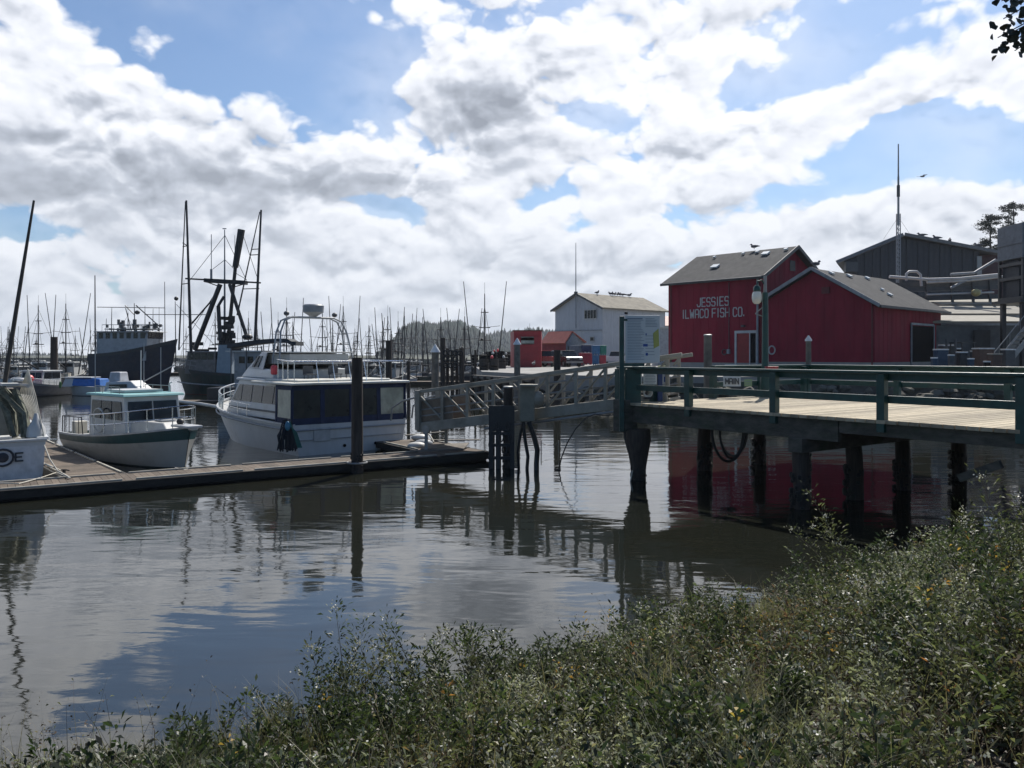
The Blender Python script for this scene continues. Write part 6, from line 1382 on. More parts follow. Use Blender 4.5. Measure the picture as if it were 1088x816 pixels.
mb = MB(); mb.beam(tp(218, 298), tp(262, 300.5), .9, .42); mb.tube([tp(197, 296), tp(277, 300.5)], .10, 6); mb.tube([tp(218, 299), tp(232, 304)], .06, 5); mb.tube([tp(262, 301), tp(248, 305)], .06, 5); build('crosstree', mb, bw2, tw_, world=True)
mb = MB(); mb.tube([tp(241, 375), tp(250, 285), tp(250.5, 283)], [.22, .2, .3], 8); mb.tube([tp(250, 284, -.1), tp(256.5, 244, -.1)], [.34, .42], 8); build('leaning_boom', mb, bw2, tw_, world=True)
mb = MB(); mb.tube([tp(224.5, 297), tp(224.5, 286)], .13, 6); mb.tube([tp(224.5, 286), tp(224.5, 249)], .045, 5); mb.tube([tp(238.7, 362), tp(238.7, 244)], [.14, .05], 6); mb.tube([tp(236.5, 243), tp(240.5, 243)], .06, 5); mb.tube([tp(249.5, 297), tp(249.5, 250)], .03, 4); build('aerials', mb, greyp, tw_, world=True)
mb = MB()
for px, y0, y1 in ((0, 0, 0),):
    for a, b in (((203, 375), (198, 213)), ((190, 372), (197, 214)), ((271, 362), (277.5, 223)), ((252, 335), (276, 225))): mb.tube([tp(*a, -2.4), tp(*b, -2.0)], [.17 if a[0] in (203, 271) else .09, .10 if a[0] in (203, 271) else .05], 6)
for z in (258, 262, 302): mb.tube([tp(194 - (z > 280) * 1.5, z, -2.4), tp(200.5, z + (4 if z < 262 else -1), -2.4)], .05, 4)
for z in (265, 271, 307): mb.tube([tp(267 - (z - 265) * .2, z, -2.4), tp(275.5, z - .5, -2.4)], .05, 4)
build('outrigger_poles', mb, bw2, tw_, world=True)
mb = MB()
for a, b in (((226, 286), (239, 276)), ((239, 276), (249, 286)), ((250, 290), (262, 297)), ((239, 250), (262, 298)), ((239, 250), (200, 300)), ((257, 246), (275, 300)), ((234, 303), (190, 372)), ((262, 357), (290, 365))): mb.tube([tp(*a), tp(*b)], .03, 4)
build('stays', mb, bw2, tw_, world=True)
rr = random.Random(5)
for k in range(26): p = tp(rr.uniform(234, 247), rr.uniform(338, 370)); build('winch_block', MB().box(p, (rr.uniform(.3, .9), .6, rr.uniform(.25, .7)), rr.random()), bw2, tw_, world=True)
for k in range(14): p = tp(rr.uniform(205, 262), rr.uniform(362, 374)); build('deck_gear', MB().box(p, (rr.uniform(.4, 1.4), .8, rr.uniform(.1, .4)), rr.random()), bw2, tw_, world=True)
build('net_float', MB().ell(tp(263, 358, -1.2), (.6, .5, .35), 8, 6), bw2, tw_, world=True)
for o in [c_ for c_ in tw_.children]:
    pass
# long dark awning behind cruiser bridge belongs to its own barge
t = thing('covered_barge', 'low barge with long dark curved awning behind the cruiser flybridge', 'barge', sp(285, 385, 72)); D2 = 72
mb = MB()
for k in range(16):
    a = k / 15; x0 = sp(246 + 72 * a, 0, D2).x; zz = sp(0, 366 - 6 * math.sin(min(a * 1.3, 1) * PI / 2) + (3 if a > .9 else 0), D2).z
    if k: mb.hexa([V(px_, D2 - 1.2, pz_ - .35), V(x0, D2 - 1.2, zz - .35), V(x0, D2 + 1.6, zz - .35), V(px_, D2 + 1.6, pz_ - .35)], [V(px_, D2 - 1.1, pz_), V(x0, D2 - 1.1, zz), V(x0, D2 + 1.5, zz), V(px_, D2 + 1.5, pz_)])
    px_, pz_ = x0, zz
build('awning', mb, mat('dark_awning', (.03, .035, .04), .8), t, world=True)
a, b = sp(242, 372, D2 + 3), sp(318, 420, D2 + 3); mb = MB(); mb.prism([(a.x, D2 - 2.2), (b.x, D2 - 2.2), (b.x + 1.2, D2), (b.x, D2 + 2.4), (a.x, D2 + 2.4)], -.5, 1.5); build('hull', mb, black, t, world=True, bev=.06)
mb = MB(); p, q = sp(252, 374, D2), sp(300, 398, D2); mb.box(((p.x + q.x) / 2, D2 + .4, (p.z + 1.5) / 2), (q.x - p.x, 2.4, p.z - 1.5)); hs_ = build('cabin', mb, greyp, t, world=True, bev=.04)
build('cabin_roof', MB().box(((p.x + q.x) / 2 - 1, D2 + .4, p.z + .06), (q.x - p.x - .6, 2.8, .12)), white, hs_, world=True)
for k in range(5): build('window', MB().box((p.x + .7 + k * .75, D2 - .82, p.z - .7), (.5, .05, .6)), glass, hs_, world=True)
mb = MB()
for k in range(5): x = sp(250 + k * 16, 0, D2).x; mb.tube([(x, D2 - 1.1, 1.4), (x, D2 - 1.1, sp(0, 368, D2).z)], .05, 5)
build('awning_posts', mb, dgrey, t, world=True)

# --- navy boat with row of windows ---
t = thing('navy_workboat', 'dark navy work boat with tall bow and a row of wheelhouse windows', 'fishing boat', V((96 - 544) / F * 112, 114, 0), R(-8))
L, B = 12.2, 5.2
mb, hb, sh = hull(L, B, 4.5, 6.6, rake=1.6, fine=2.2, stern=.85, stripe=.08, flare=.8, draft=1.0, n=18)
build('hull', mb, hm(navy, mat('dark_steel_hull', (.03, .04, .045)), redox, dgrey, dgrey), t, smooth=True)
c = house(t, 1.2, 8.6, 4.0, 3.6, 7.6, fr=-.3, mat_=mat('grey_white_wheelhouse', (.36, .37, .38), .6, var=.1, dirt=(.16, .15, .14)), roofm=greyp, wh=.8, gap=.2, nside=7, nfront=4, name='wheelhouse', roofo=.3)
mb = MB(); mb.box((5.5, 0, 8.0), (6.5, 3.6, .10)); 
for k in range(9): 
    for s in (-1, 1): mb.tube([(2 + k * .85, s * 1.9, 7.7), (2 + k * .85, s * 1.9, 8.6)], .03, 4)
for s in (-1, 1): mb.tube([(2, s * 1.9, 8.6), (8.8, s * 1.9, 8.6)], .04, 5)
build('roof_rail', mb, galv, t)
mb = MB()
for (x, H, r) in ((-.2, 13.8, .13), (2.3, 9.2, .07), (3.6, 7.2, .06), (5.9, 9.8, .09), (7.4, 9.4, .06), (8.6, 9.0, .06), (9.5, 9.2, .05), (10.2, 12.8, .08), (12.0, 10.0, .09), (12.9, 13.0, .05)):
    z_b = 7.6 if 1.5 < x < 9.4 else 2.5; mb.tube([(x, .3 * math.sin(x * 5), z_b), (x + .1 * math.sin(x * 3), .3 * math.sin(x * 5), 4.4 + H - 2.5)], [r, r * .5], 5)
mb.tube([(-.1, 0, 11.2), (10.2, 0, 11.0)], .05, 5); mb.tube([(7.2, 0, 10.1), (17.2, 0, 10.0)], .05, 5); mb.tube([(12, 0, 11.5), (17.5, 0, 6.0)], .035, 4); mb.tube([(5.9, 0, 11.4), (9.6, 0, 8.3)], .08, 5); mb.tube([(5.7, 0, 10), (4.2, 0, 11.4)], .07, 5); mb.tube([(5.2, 0, 7.8), (4.3, 0, 11.0)], .06, 5)
mb.ell((12, 0, 12.3), (.3, .3, .3), 8, 6); mb.ell((6.1, 0, 10.4), (.4, .3, .3), 8, 6)
build('masts', mb, black, t)
rr = random.Random(2)
for k in range(24): mb = MB(); mb.box((rr.uniform(2, 9), rr.uniform(-1.2, 1.2), rr.uniform(7.8, 9.2)), (rr.uniform(.1, .5), .3, rr.uniform(.2, .9))); build('roof_gear', mb, dgrey, t)

# --- small boat with blue tarp, small dark boat, white launch, etc ---
t = thing('blue_tarp_boat', 'small white boat with bright blue tarp beside the thick black pile', 'boat', V((74 - 544) / F * 84, 86, 0), R(-4)); L, B = 3.4, 3.0
mb, hb, sh = hull(4.6, 2.4, .95, 1.3, rake=.4, stripe=.1, n=12); M_ = Matrix.Rotation(R(172), 4, 'Z'); m2 = MB(); m2.add(mb, Matrix.Translation((3.0, 0, 0)) @ M_); build('hull', m2, hm(white, white, dgrey, offwhite), t, smooth=True)
mb = MB(); mb.hexa([(-.3, -1.0, 1.1), (2.9, -1.05, 1.0), (2.9, 1.05, 1.0), (-.3, 1.0, 1.1)], [(-.4, -.8, 1.9), (2.7, -.85, 1.85), (2.7, .85, 1.85), (-.4, .8, 1.9)]); build('tarp', mb, blue, t, bev=.08)
mb = MB(); mb.box((.3, 0, 1.98), (3.0, 1.9, .1)); mb.hexa([(-1.5, -.9, 1.0), (-.2, -1, 1.0), (-.2, 1, 1.0), (-1.5, .9, 1.0)], [(-1.2, -.7, 1.9), (-.2, -.85, 1.95), (-.2, .85, 1.95), (-1.2, .7, 1.9)]); build('cabin', mb, white, t, bev=.05)
build('green_fender', MB().ell((-1.75, -.7, 1.2), (.14, .14, .4), 8, 6), mat('green_fender', (.05, .16, .05), .5), t)
t = thing('dark_hulled_boat', 'small grey black hulled boat seen bow on with pink buoy on deck', 'boat', V((29 - 544) / F * 83, 89.5, 0), R(-95)); L, B = 7.5, 3.5
mb, hb, sh = hull(L, B, 1.0, 1.55, rake=.5, fine=4.0, stripe=.12, n=14); build('hull', mb, hm(mat('grey_black_hull', (.09, .095, .11), .5, var=.15), greyp, black, offwhite), t, smooth=True)
house(t, 2.0, 5.2, 2.5, 1.1, 2.65, fr=.3, mat_=white, wh=.65, nside=2, nfront=3, name='cabin'); bow_rail(t, hb, sh, L, .45, .98, .55, 5, .03)
build('pink_buoy', MB().ell((6.2, .6, 1.9), (.45, .45, .42), 10, 8), pinkred, t, smooth=True); build('white_bundle', MB().ell((6.3, -.6, 1.8), (.5, .8, .3), 10, 7), white, t, smooth=True)
t = thing('white_launch', 'white launch with rounded cabin behind the striped boat roof', 'motor boat', V((112 - 544) / F * 66, 66, 0), R(-14)); L, B = 6.2, 2.8
mb, hb, sh = hull(L, B, 1.0, 1.5, rake=.7, n=14); build('hull', mb, hm(white, offwhite, dgrey, offwhite), t, smooth=True)
mb = MB(); mb.hexa([(.6, -1.1, 1.0), (4.6, -.9, 1.1), (4.6, .9, 1.1), (.6, 1.1, 1.0)], [(.8, -.9, 2.2), (3.0, -.75, 2.3), (3.0, .75, 2.3), (.8, .9, 2.2)]); c = build('cabin', mb, white, t, bev=.12)
for s in (-1, 1): build('window', MB().beam((1.2, s * .99, 1.85), (2.8, s * .90, 1.9), .03, .28), glass, c)
build('console', MB().box((1.3, 0, 2.6), (1.1, 1.1, .8), tap=.85), mat('pale_canvas', (.42, .43, .46), .7), t, bev=.08)
mb = MB(); 
for x, y, h in ((-.2, -.9, 3.9), (3.7, 0, 4.3), (5.6, -.4, 3.9)): mb.tube([(x, y, 1.1), (x, y, 1.1 + h)], .035, 5)
mb.tube([(3.6, 0, 2.2), (6.4, .3, 3.6)], .05, 5); build('light_poles', mb, offwhite, t)
# far floats
floats = [(-60, 108, 430, 91, 2.4, 'long dark float in front of the blue tarp boat'), ]
def far_float(px0, px1, y, w_, label):
    a, b = gp(px0, y, .5), gp(px1, y, .5); d = (b - a).normalized(); float_dock('far_float', label, a, d, (b - a).length, w_, top=.5, curb=False, detail=False)
far_float(-80, 104, 413, 3.0, 'long dark float in front of the blue tarp boat')
far_float(150, 262, 426, 1.6, 'narrow pale edged float under the striped boat bow rail')
far_float(380, 545, 400, 4, 'far float crossing behind the tyre hung piles')
far_float(395, 520, 405.5, 3.5, 'dark low float just behind the white capped pile')
far_float(-60, 420, 396, 4, 'farthest long float under the row of moored trollers')
# pale gangplank from the striped boat's pulpit toward the float
tag(build('boat_pole', MB().tube([sp(186, 426, 52), sp(212, 429, 50), sp(236, 433, 47)], .10, 6), offwhite), 'pale pole lying across the narrow float right of the striped boat', 'pole')

# --- rows of moored fishing boats behind ---
ordn = ['leftmost', 'second', 'third', 'fourth', 'fifth', 'sixth', 'seventh', 'eighth', 'ninth', 'tenth', 'eleventh', 'twelfth', 'thirteenth', 'fourteenth', 'fifteenth', 'sixteenth', 'seventeenth', 'eighteenth', 'nineteenth', 'twentieth']
named = [
    (8, 118, 80, 12, white, 11, 'pale troller behind the left edge boat with tall outriggers', .5),
    (50, 122, 92, 11, navy, 11.5, 'dark troller with twin spread poles left of the navy work boat', 1.7),
    (78, 150, 70, 10, white, 9, 'small white troller in front of the left tree line', .4),
    (300, 116, 100, 12, white, 10.5, 'white troller half hidden behind the cruiser arch left leg', .4),
    (352, 120, 85, 12, cream, 11, 'cream decked troller behind the cruiser arch right leg', .5),
    (395, 112, 75, 11, navy, 9, 'dark troller beside the broad dark pile', .5),
    (432, 118, 110, 12, white, 8.5, 'white fishing boat with lattice gear before the hill left end', .4),
    (455, 128, 80, 11, hullgreen, 6, 'low dark boat before the middle of the hill', .3),
    (512, 108, 88, 11, white, 12, 'white troller with twin poles and radar mast right of the tyre piles', 1.2),
    (530, 120, 20, 10, white, 6.5, 'white boat moored between the troller and red kiosk', .3)]
for (px, D, hd, L, hmat, H, lab, sprd) in named:
    troller('fishing_boat', lab, V((px - 544) / F * D, D, 0), R(hd), L, L * .34, hmat, greyp if hmat is white else hmat, white if hmat is not navy else offwhite, H, spread=sprd, group='named working boats across the harbour' if False else None)
protos = []
for hmat, hs2, H, pl2, sprd in ((white, white, 11, True, .5), (navy, offwhite, 10, True, .9), (hullgreen, white, 12, False, .3), (white, cream, 13, False, 0)):
    protos.append(troller('moored_troller', 'x', V(0, -400, 0), 0, 12, 4, hmat, hmat, hs2, H, pol=pl2, spread=sprd, group='trollers moored in the far rows'))
rr = random.Random(21); row = []
for px in (-22, 90, 297, 322, 361, 389, 426, 463, 497): row.append((px, rr.uniform(122, 140), 2))
for px in (-14, 22, 66, 92, 126, 172, 206, 250, 286, 318, 331, 344, 370, 384, 402, 420, 440, 468, 486): row.append((px, rr.uniform(148, 175), 0))
for px in (-4, 36, 110, 150, 190, 232, 275, 296, 325, 338, 360, 377, 392, 410, 447, 500): row.append((px, rr.uniform(205, 250), 1))
used = set(); cnt = [0, 0, 0]
for px, D, rw in row:
    k = rr.randrange(4) if rw < 2 else rr.choice((1, 2, 1, 0)); src = protos[k]
    if k in used: c = copy_tree(src)
    else: c = src; used.add(k)
    c.location = ((px - 544) / F * D * WS, D * WS, 0); c.rotation_euler = (0, 0, R(rr.choice((80, 95, 265, 60, 110, 180)) + rr.uniform(-8, 8))); s = rr.uniform(.85, 1.15); c.scale = (s, s, s * rr.uniform(.62, .98))
    c['label'] = ('%s from left in the middle row of moored fishing boats across the harbour', '%s from left in the farthest row of moored fishing boats', '%s from left in the nearest row of moored fishing boats across the harbour')[rw] % ordn[cnt[rw]]; cnt[rw] += 1
for k, p in enumerate(protos):
    if k not in used:
        for ch in list(p.children_recursive): bpy.data.objects.remove(ch)
        bpy.data.objects.remove(p)

WS = 1.0; EYE = 3.3

# ================= VEGETATION ON THE BANK =================
def leafmat(name, c, var=.75, rough=.5, tr=.38):
    m = bpy.data.materials.new(name); m.use_nodes = True; t = m.node_tree; p = t.nodes['Principled BSDF']; g = t.nodes.new('ShaderNodeNewGeometry'); tc = t.nodes.new('ShaderNodeTexCoord')
    n = noise(t, tc.outputs['Object'], .9, 4).smooth(.35, .65); h = t.nodes.new('ShaderNodeHueSaturation'); v = X(t, g.outputs['Random Per Island']) * (2 * var) + (1 - var)
    t.links.new(v.s, h.inputs['Value']); t.links.new(mixc(t, n, c[0], c[1]), h.inputs['Color']); t.links.new(h.outputs[0], p.inputs['Base Color']); p.inputs['Roughness'].default_value = rough
    tl = t.nodes.new('ShaderNodeBsdfTranslucent'); ts = t.nodes.new('ShaderNodeVectorMath'); ts.operation = 'MULTIPLY'; ts.inputs[1].default_value = (1.6, 1.6, 1.2); t.links.new(h.outputs[0], ts.inputs[0]); t.links.new(ts.outputs[0], tl.inputs[0]); mx = t.nodes.new('ShaderNodeMixShader'); mx.inputs[0].default_value = tr
    t.links.new(p.outputs[0], mx.inputs[1]); t.links.new(tl.outputs[0], mx.inputs[2]); t.links.new(mx.outputs[0], t.nodes['Material Output'].inputs[0]); return m
lm = leafmat('bank_weed_leaf', ((.030, .040, .018), (.088, .096, .046)), rough=.6)
lmd = leafmat('dark_weed_leaf', ((.018, .030, .012), (.045, .062, .022)), rough=.5)
lm2 = leafmat('silvery_weed_leaf', ((.10, .12, .075), (.19, .20, .135)), rough=.6)
lm3 = leafmat('brown_weed_leaf', ((.075, .045, .028), (.10, .075, .035)), rough=.7)
gm = leafmat('bank_grass_blade', ((.070, .080, .035), (.19, .17, .10)), .35)
dm = leafmat('dry_stem', ((.05, .035, .022), (.09, .068, .045)), .4, tr=.1)
fm = leafmat('pale_flower_head', ((.40, .40, .35), (.50, .49, .44)), .25, tr=.2)
ym = leafmat('yellowed_leaf', ((.30, .22, .05), (.24, .10, .03)), .3)
def norm(a): return a / np.maximum(np.linalg.norm(a, axis=-1, keepdims=True), 1e-9)
def plants(n, bx, by, bz, H, leaves, ls, lw, bend=.25, stemr=.004, spread=.11, up=.5, lo=.12):
    """stems with small leaves: returns verts/faces of leaves (quads) and of stems (quads)"""
    d = norm(np.stack([rng.normal(0, bend, n), rng.normal(0, bend, n), np.ones(n)], -1)); curve = rng.normal(0, .12, (n, 2))
    def pos(t):                                     # t (n,k)
        p = np.stack([bx, by, bz], -1)[:, None] + d[:, None] * (t * H[:, None])[..., None]
        p[..., 0] += curve[:, 0:1] * t * t * H[:, None] * 2; p[..., 1] += curve[:, 1:2] * t * t * H[:, None] * 2; return p
    t = lo + (1 - lo) * rng.random((n, leaves)) ** .75; p = pos(t)
    a = rng.uniform(0, 2 * PI, (n, leaves)); out_ = np.stack([np.cos(a), np.sin(a), rng.normal(up, .45, (n, leaves))], -1); out_ = norm(out_)
    base = p + out_ * (rng.random((n, leaves, 1)) * spread * (H[:, None, None] / .6)); L = ls * rng.uniform(.5, 1.4, (n, leaves, 1)); tip = base + out_ * L
    sd = norm(np.cross(out_, norm(rng.normal(0, 1, (n, leaves, 3))))) * lw * rng.uniform(.6, 1.3, (n, leaves, 1)); mid = base + out_ * L * .45 + np.array([0, 0, .006])
    q = np.stack([base, mid - sd, tip, mid + sd], 2).reshape(-1, 3); lf = np.arange(len(q)).reshape(-1, 4)
    K = 5; ts = np.broadcast_to(np.linspace(0, 1, K)[None], (n, K)); sp_ = pos(ts); w_ = np.zeros(3); ang = rng.uniform(0, PI, n); wv = np.stack([np.cos(ang), np.sin(ang), np.zeros(n)], -1)[:, None] * (stemr * (1.15 - np.linspace(0, 1, K)))[None, :, None]
    s2 = np.stack([sp_ - wv, sp_ + wv], 2).reshape(-1, 3); i = np.arange(n)[:, None] * K * 2; k = np.arange(K - 1)[None] * 2; sf = np.stack([i + k, i + k + 1, i + k + 3, i + k + 2], -1).reshape(-1, 4)
    return q, lf, s2, sf, pos(np.ones((n, 1)))[:, 0]
def scatter(n, x0, x1, y0, y1, s0, s1, clump=.9, thr=0.0):
    xs, ys = [], []; tot = 0
    while tot < n:
        x = rng.uniform(x0, x1, n * 3); y = rng.uniform(y0, y1, n * 3); s = shore_dist(x, y)
        vis = (np.abs(x) < y * .70 + 1.2) & (s > s0) & (s < s1) & ~((x > 1.25 + .2 * np.sin(y * 9)) & (y < 3.2 + .25 * np.sin(x * 7)) & (rng.random(len(x)) < .9))
        den = .5 + .5 * lump(x, y, clump, 1.0); ok = vis & (rng.random(len(x)) < np.clip(.35 + den * .9 - thr, 0, 1))
        xs.append(x[ok]); ys.append(y[ok]); tot += ok.sum()
    return np.concatenate(xs)[:n], np.concatenate(ys)[:n]
def cat(*arrs):
    V_, F_, b = [], [], 0
    for v, f in arrs: V_.append(v); F_.append(f + b); b += len(v)
    return np.concatenate(V_), np.concatenate(F_)
# broad cover of leafy weeds
n = 9000; x, y = scatter(n, -6, 11, 1.9, 14.5, .25, 7.5, 2.6); z = bank_z(x, y); s = shore_dist(x, y)
Hh = .74 * rng.uniform(.26, .78, n) * np.clip(.45 + s * .45, .4, 1) * (.80 + .30 * lump(x, y, .7, 3) + .30 * lump(x, y, 2.6, 1)) * np.where(x < -.8, .55, np.clip(.9 + x * .07, .9, 1.3)); dist = np.hypot(x, y)
near = dist < 6
parts_l, parts_s, tips = [], [], []
for msk, nl, ls, lw in ((near, 34, .040, .0066), (~near, 26, .046, .0082)):
    q, lf, s2, sf, tp_ = plants(msk.sum(), x[msk], y[msk], z[msk], Hh[msk], nl, ls, lw); parts_l.append((q, lf)); parts_s.append((s2, sf)); tips.append(tp_)
v, f = cat(*parts_l); cx, cy = v[f[:, 0], 0], v[f[:, 0], 1]; kd = lump(cx, cy, 1.7, 5) + rng.normal(0, .28, len(cx)); mi_ = np.where(kd > .25, 1, np.where(kd < -.95, 2, 0))
o = np_obj('ground_cover', v, f, [lm, lm2, lm3], mi_); tag(o, 'dense silvery green leafy weeds covering the near bank', 'weeds', kind='stuff')
v, f = cat(*parts_s); o = np_obj('weed_stems', v, f, dm); tag(o, 'brownish stems of the weeds on the near bank', 'weeds', kind='stuff')
# larger leafy clumps that break up the cover
n = 230; x, y = scatter(n, -2.2, 9, 2.6, 13, .5, 7, 1.5, .2); xx = np.repeat(x, 5) + rng.normal(0, .07, n * 5); yy = np.repeat(y, 5) + rng.normal(0, .07, n * 5); H = np.repeat(rng.uniform(.35, .78, n), 5) * rng.uniform(.7, 1, n * 5) * np.clip(.75 + xx * .06, .7, 1.15)
q, lf, s2, sf, _ = plants(n * 5, xx, yy, bank_z(xx, yy), H, 60, .046, .0085, bend=.12, stemr=.004, spread=.06, up=.75); v, f = cat((q, lf), (s2, sf)); o = np_obj('leafy_clumps', v, f, [lmd, dm], np.r_[np.zeros(len(lf), int), np.ones(len(sf), int)]); tag(o, 'dark leafy clumps rising a little above the bank weeds', 'weeds', kind='stuff')
# pale flower and seed heads on a part of the tips
tips = np.concatenate(tips); tips = tips[(rng.random(len(tips)) < .60) & (lump(tips[:, 0], tips[:, 1], 1.9, 4) > -.35)]; m = 7
c = tips[:, None] + rng.normal(0, .018, (len(tips), m, 3)); a = norm(rng.normal(0, 1, c.shape)) * .0065; b = norm(np.cross(a, rng.normal(0, 1, c.shape))) * .0065
q = np.stack([c - a, c - b, c + a, c + b], 2).reshape(-1, 3); o = np_obj('flower_heads', q, np.arange(len(q)).reshape(-1, 4), fm); tag(o, 'tiny pale flower heads scattered over the bank weeds', 'flowers', kind='stuff')
# grass blades
def grass(n, x, y, z, H, w_, lean=.5):
    K = 5; a = rng.uniform(0, 2 * PI, n); ln = rng.uniform(.1, lean, n) * H; t = np.linspace(0, 1, K)
    cx = x[:, None] + np.cos(a)[:, None] * ln[:, None] * t ** 2; cy = y[:, None] + np.sin(a)[:, None] * ln[:, None] * t ** 2; cz = z[:, None] + H[:, None] * (t - .22 * t ** 3)
    p = np.stack([cx, cy, cz], -1); wv = np.stack([-np.sin(a), np.cos(a), np.zeros(n)], -1)[:, None] * (w_ * (1.02 - t))[None, :, None]
    s2 = np.stack([p - wv, p + wv], 2).reshape(-1, 3); i = np.arange(n)[:, None] * K * 2; k = np.arange(K - 1)[None] * 2; return s2, np.stack([i + k, i + k + 1, i + k + 3, i + k + 2], -1).reshape(-1, 4)
gs = []
n = 6500; x, y = scatter(n, -6, 11, 1.9, 14.5, .1, 7.5, 1.4, .1); gs.append(grass(n, x, y, bank_z(x, y), rng.uniform(.2, .5, n), .003))
for q_ in range(40):
    cx, cy = scatter(1, -4.5, 9, 2.3, 13, .4, 6.5, 1.1, .1); m_ = 150; r_ = rng.uniform(.09, .24); x = rng.normal(cx[0], r_, m_); y = rng.normal(cy[0], r_, m_); gs.append(grass(m_, x, y, bank_z(x, y), rng.uniform(.6, 1.2, m_) * rng.uniform(.4, .68), .0036, .8))
for cx, cy, r_, m_, hh in ((-3.2, 5.75, .55, 1500, .30), (-2.6, 6.0, .45, 900, .27), (-.2, 6.9, .4, 800, .32), (1.4, 8.1, .6, 800, .34), (-4.0, 5.1, .6, 900, .28), (.45, 7.5, .4, 500, .3), (2.7, 9.2, .5, 400, .4), (4.6, 10.0, .8, 800, .55), (5.8, 10.4, 1.0, 900, .62), (-1.8, 6.2, .5, 600, .26), (-2.2, 5.9, .4, 600, .24)):
    x = rng.normal(cx, r_ * .5, m_); y = rng.normal(cy, r_ * .4, m_); gs.append(grass(m_, x, y, bank_z(x, y), rng.uniform(.6, 1.25, m_) * hh, .004, .9))
v, f = cat(*gs); o = np_obj('grass', v, f, gm); tag(o, 'long green and straw coloured grass blades among the bank weeds', 'grass', kind='stuff')
# dead stalks that stand out dark and pale above the cover
n = 800; x, y = scatter(n, -5, 10, 2.1, 13, .4, 7, 2.3, .25); H = rng.uniform(.36, .70, n); q, lf, s2, sf, tp_ = plants(n, x, y, bank_z(x, y), H, 10, .022, .006, bend=.3, stemr=.0032, spread=.03)
v, f = cat((q, lf), (s2, sf)); o = np_obj('dead_stalks', v, f, [dm, gm], np.arange(len(f)) % 3 // 2); tag(o, 'thin dead stalks sticking up through the bank weeds', 'stalks', kind='stuff')
# a few yellow and rusty leaves
n = 45; x, y = scatter(n, -1.2, 6, 2.0, 9, 1.0, 6.5, 2.0, .2); z = bank_z(x, y) + rng.uniform(.15, .5, n); H = np.full(n, .2); q, lf, s2, sf, _ = plants(n, x, y, z, H, 6, .03, .008, spread=.08); o = np_obj('yellow_leaves', q, lf, ym); tag(o, 'scattered yellow and rusty leaves in the bank weeds', 'leaves', kind='stuff')
# litter and stones on the bare soil near the camera and at the waterline
n = 3000; x, y = scatter(n, -7, 8, 2.2, 13, .02, .6, 2.0); x2, y2 = scatter(900, 1, 5, 2.0, 4.0, 3.5, 7.5, 2.0); x = np.concatenate([x, x2]); y = np.concatenate([y, y2]); z = bank_z(x, y); n = len(x)
c = np.stack([x, y, z + .01], -1)[:, None]; tet = norm(rng.normal(0, 1, (n, 4, 3))) * rng.uniform(.012, .05, (n, 1, 1)) * np.array([1, 1, .5]); vv = (c + tet).reshape(-1, 3); i = np.arange(n)[:, None] * 4
ff_ = np.concatenate([i + np.array([0, 1, 2]), i + np.array([0, 3, 1]), i + np.array([1, 3, 2]), i + np.array([2, 3, 0])]); o = np_obj('shore_gravel', vv, ff_, mat('pale_shore_gravel', (.22, .19, .15), .95, island=.4)); tag(o, 'pale gravel and litter along the muddy waterline', 'gravel', kind='stuff')
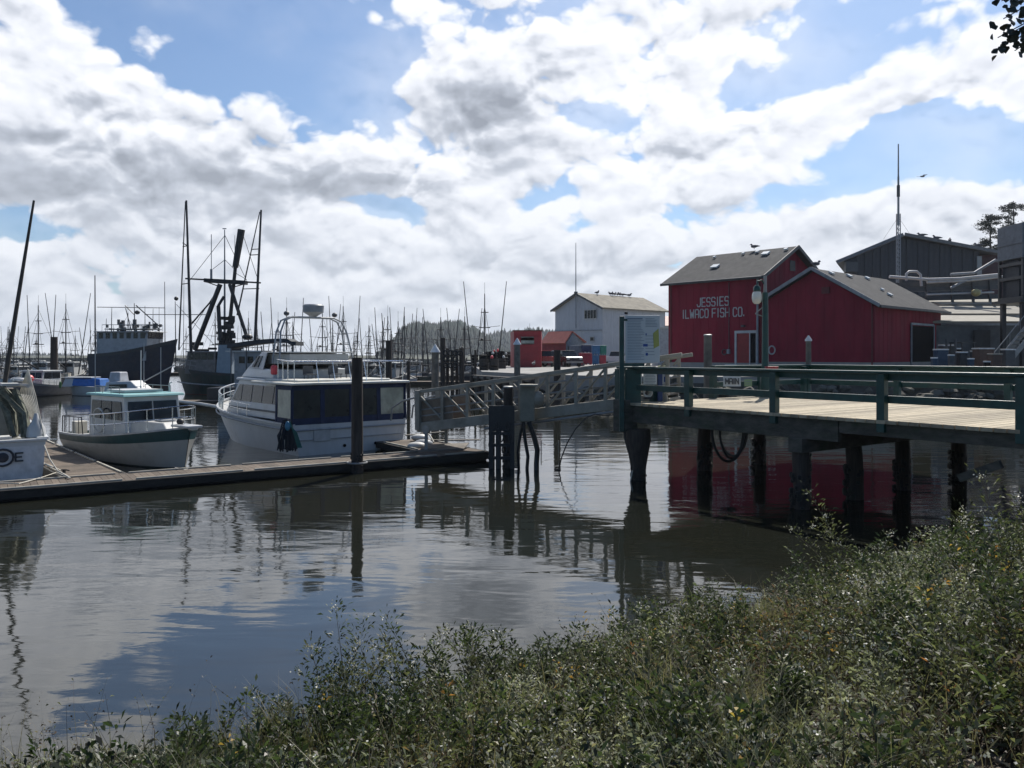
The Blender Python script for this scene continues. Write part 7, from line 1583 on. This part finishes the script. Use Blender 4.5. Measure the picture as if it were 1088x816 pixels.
# tall weeds standing above the cover: each one a plant
tall = [(350, 668, 9.0), (368, 685, 8.6), (398, 672, 8.8), (372, 640, 8.9), (440, 660, 8.6), (452, 652, 8.2), (462, 668, 7.8), (498, 664, 8.6), (508, 660, 8.3), (520, 672, 8.0), (535, 676, 8.3), (292, 728, 8.4), (284, 740, 8.2), (350, 705, 8.2), (905, 520, 11.5), (1010, 524, 10.5), (1022, 540, 9.8), (930, 560, 10.2), (760, 640, 9.0), (1070, 500, 8.6), (480, 700, 7.2), (410, 730, 6.9), (560, 700, 7.4), (640, 735, 6.4), (820, 690, 5.4), (560, 770, 5.2), (690, 690, 7.4)]
desc = ['with a pale head', 'slender and upright', 'bushy in the middle', 'with drooping side leaves', 'leaning slightly']
tall.sort()
for i, (px, py, D) in enumerate(tall):
    D *= .75; x = (px - 544) / F * D; zt = sp(px, py + 10, D).z; z0 = float(bank_z(x, D)); H = max(zt - z0, .3); k = 4 if H > .5 else 3
    jx = np.concatenate([[0], rng.normal(0, .07, k - 1)]); jy = np.concatenate([[0], rng.normal(0, .07, k - 1)])
    q, lf, s2, sf, tp_ = plants(k, jx, jy, np.zeros(k), H * np.concatenate([[1], rng.uniform(.6, .95, k - 1)]), 150, .046, .0078, bend=.06, stemr=.007, spread=.085, up=.7, lo=.1)
    t = thing('tall_weed', 'tall leafy bank weed number %s' % i, 'weed', (x, D, z0), group='tall leafy weeds along the bank')
    t['label'] = ['tall leafy weed', 'upright leafy weed'][i % 2] + ' standing clear of the bank cover, %s of %d from the left' % (['first', 'second', 'third', 'fourth', 'fifth', 'sixth', 'seventh', 'eighth', 'ninth', 'tenth', 'eleventh', 'twelfth', 'thirteenth', 'fourteenth', 'fifteenth', 'sixteenth', 'seventeenth', 'eighteenth', 'nineteenth', 'twentieth', 'twenty first', 'twenty second', 'twenty third', 'twenty fourth', 'twenty fifth', 'twenty sixth', 'twenty seventh'][i], len(tall))
    for nm, (vv, ff2), mm in (('leaves', (q, lf), lmd if i % 2 else lm), ('stems', (s2, sf), dm)): o = np_obj(nm, vv, ff2, mm); o.parent = t; o['kind'] = 'stuff'
    c = tp_[:, None] + rng.normal(0, .018, (len(tp_), 14, 3)); a = norm(rng.normal(0, 1, c.shape)) * .008; b = norm(np.cross(a, rng.normal(0, 1, c.shape))) * .008
    qq = np.stack([c - a, c - b, c + a, c + b], 2).reshape(-1, 3); o = np_obj('flower_heads', qq, np.arange(len(qq)).reshape(-1, 4), fm); o.parent = t; o['kind'] = 'stuff'

# ================= HAZE =================
mb = MB(); mb.box((100, 750, 29), (3400, 1800, 62)); hz = build('haze', mb, [])
hm2 = bpy.data.materials.new('sea_haze'); hm2.use_nodes = True; t_ = hm2.node_tree; t_.nodes.clear(); o_ = t_.nodes.new('ShaderNodeOutputMaterial'); v_ = t_.nodes.new('ShaderNodeVolumePrincipled')
v_.inputs['Color'].default_value = (.80, .88, 1, 1); v_.inputs['Density'].default_value = .00014; v_.inputs['Anisotropy'].default_value = .35
t_.links.new(v_.outputs[0], o_.inputs['Volume']); hz.data.materials.append(hm2); tag(hz, 'thin pale blue haze lying over the harbour', 'haze', kind='stuff')
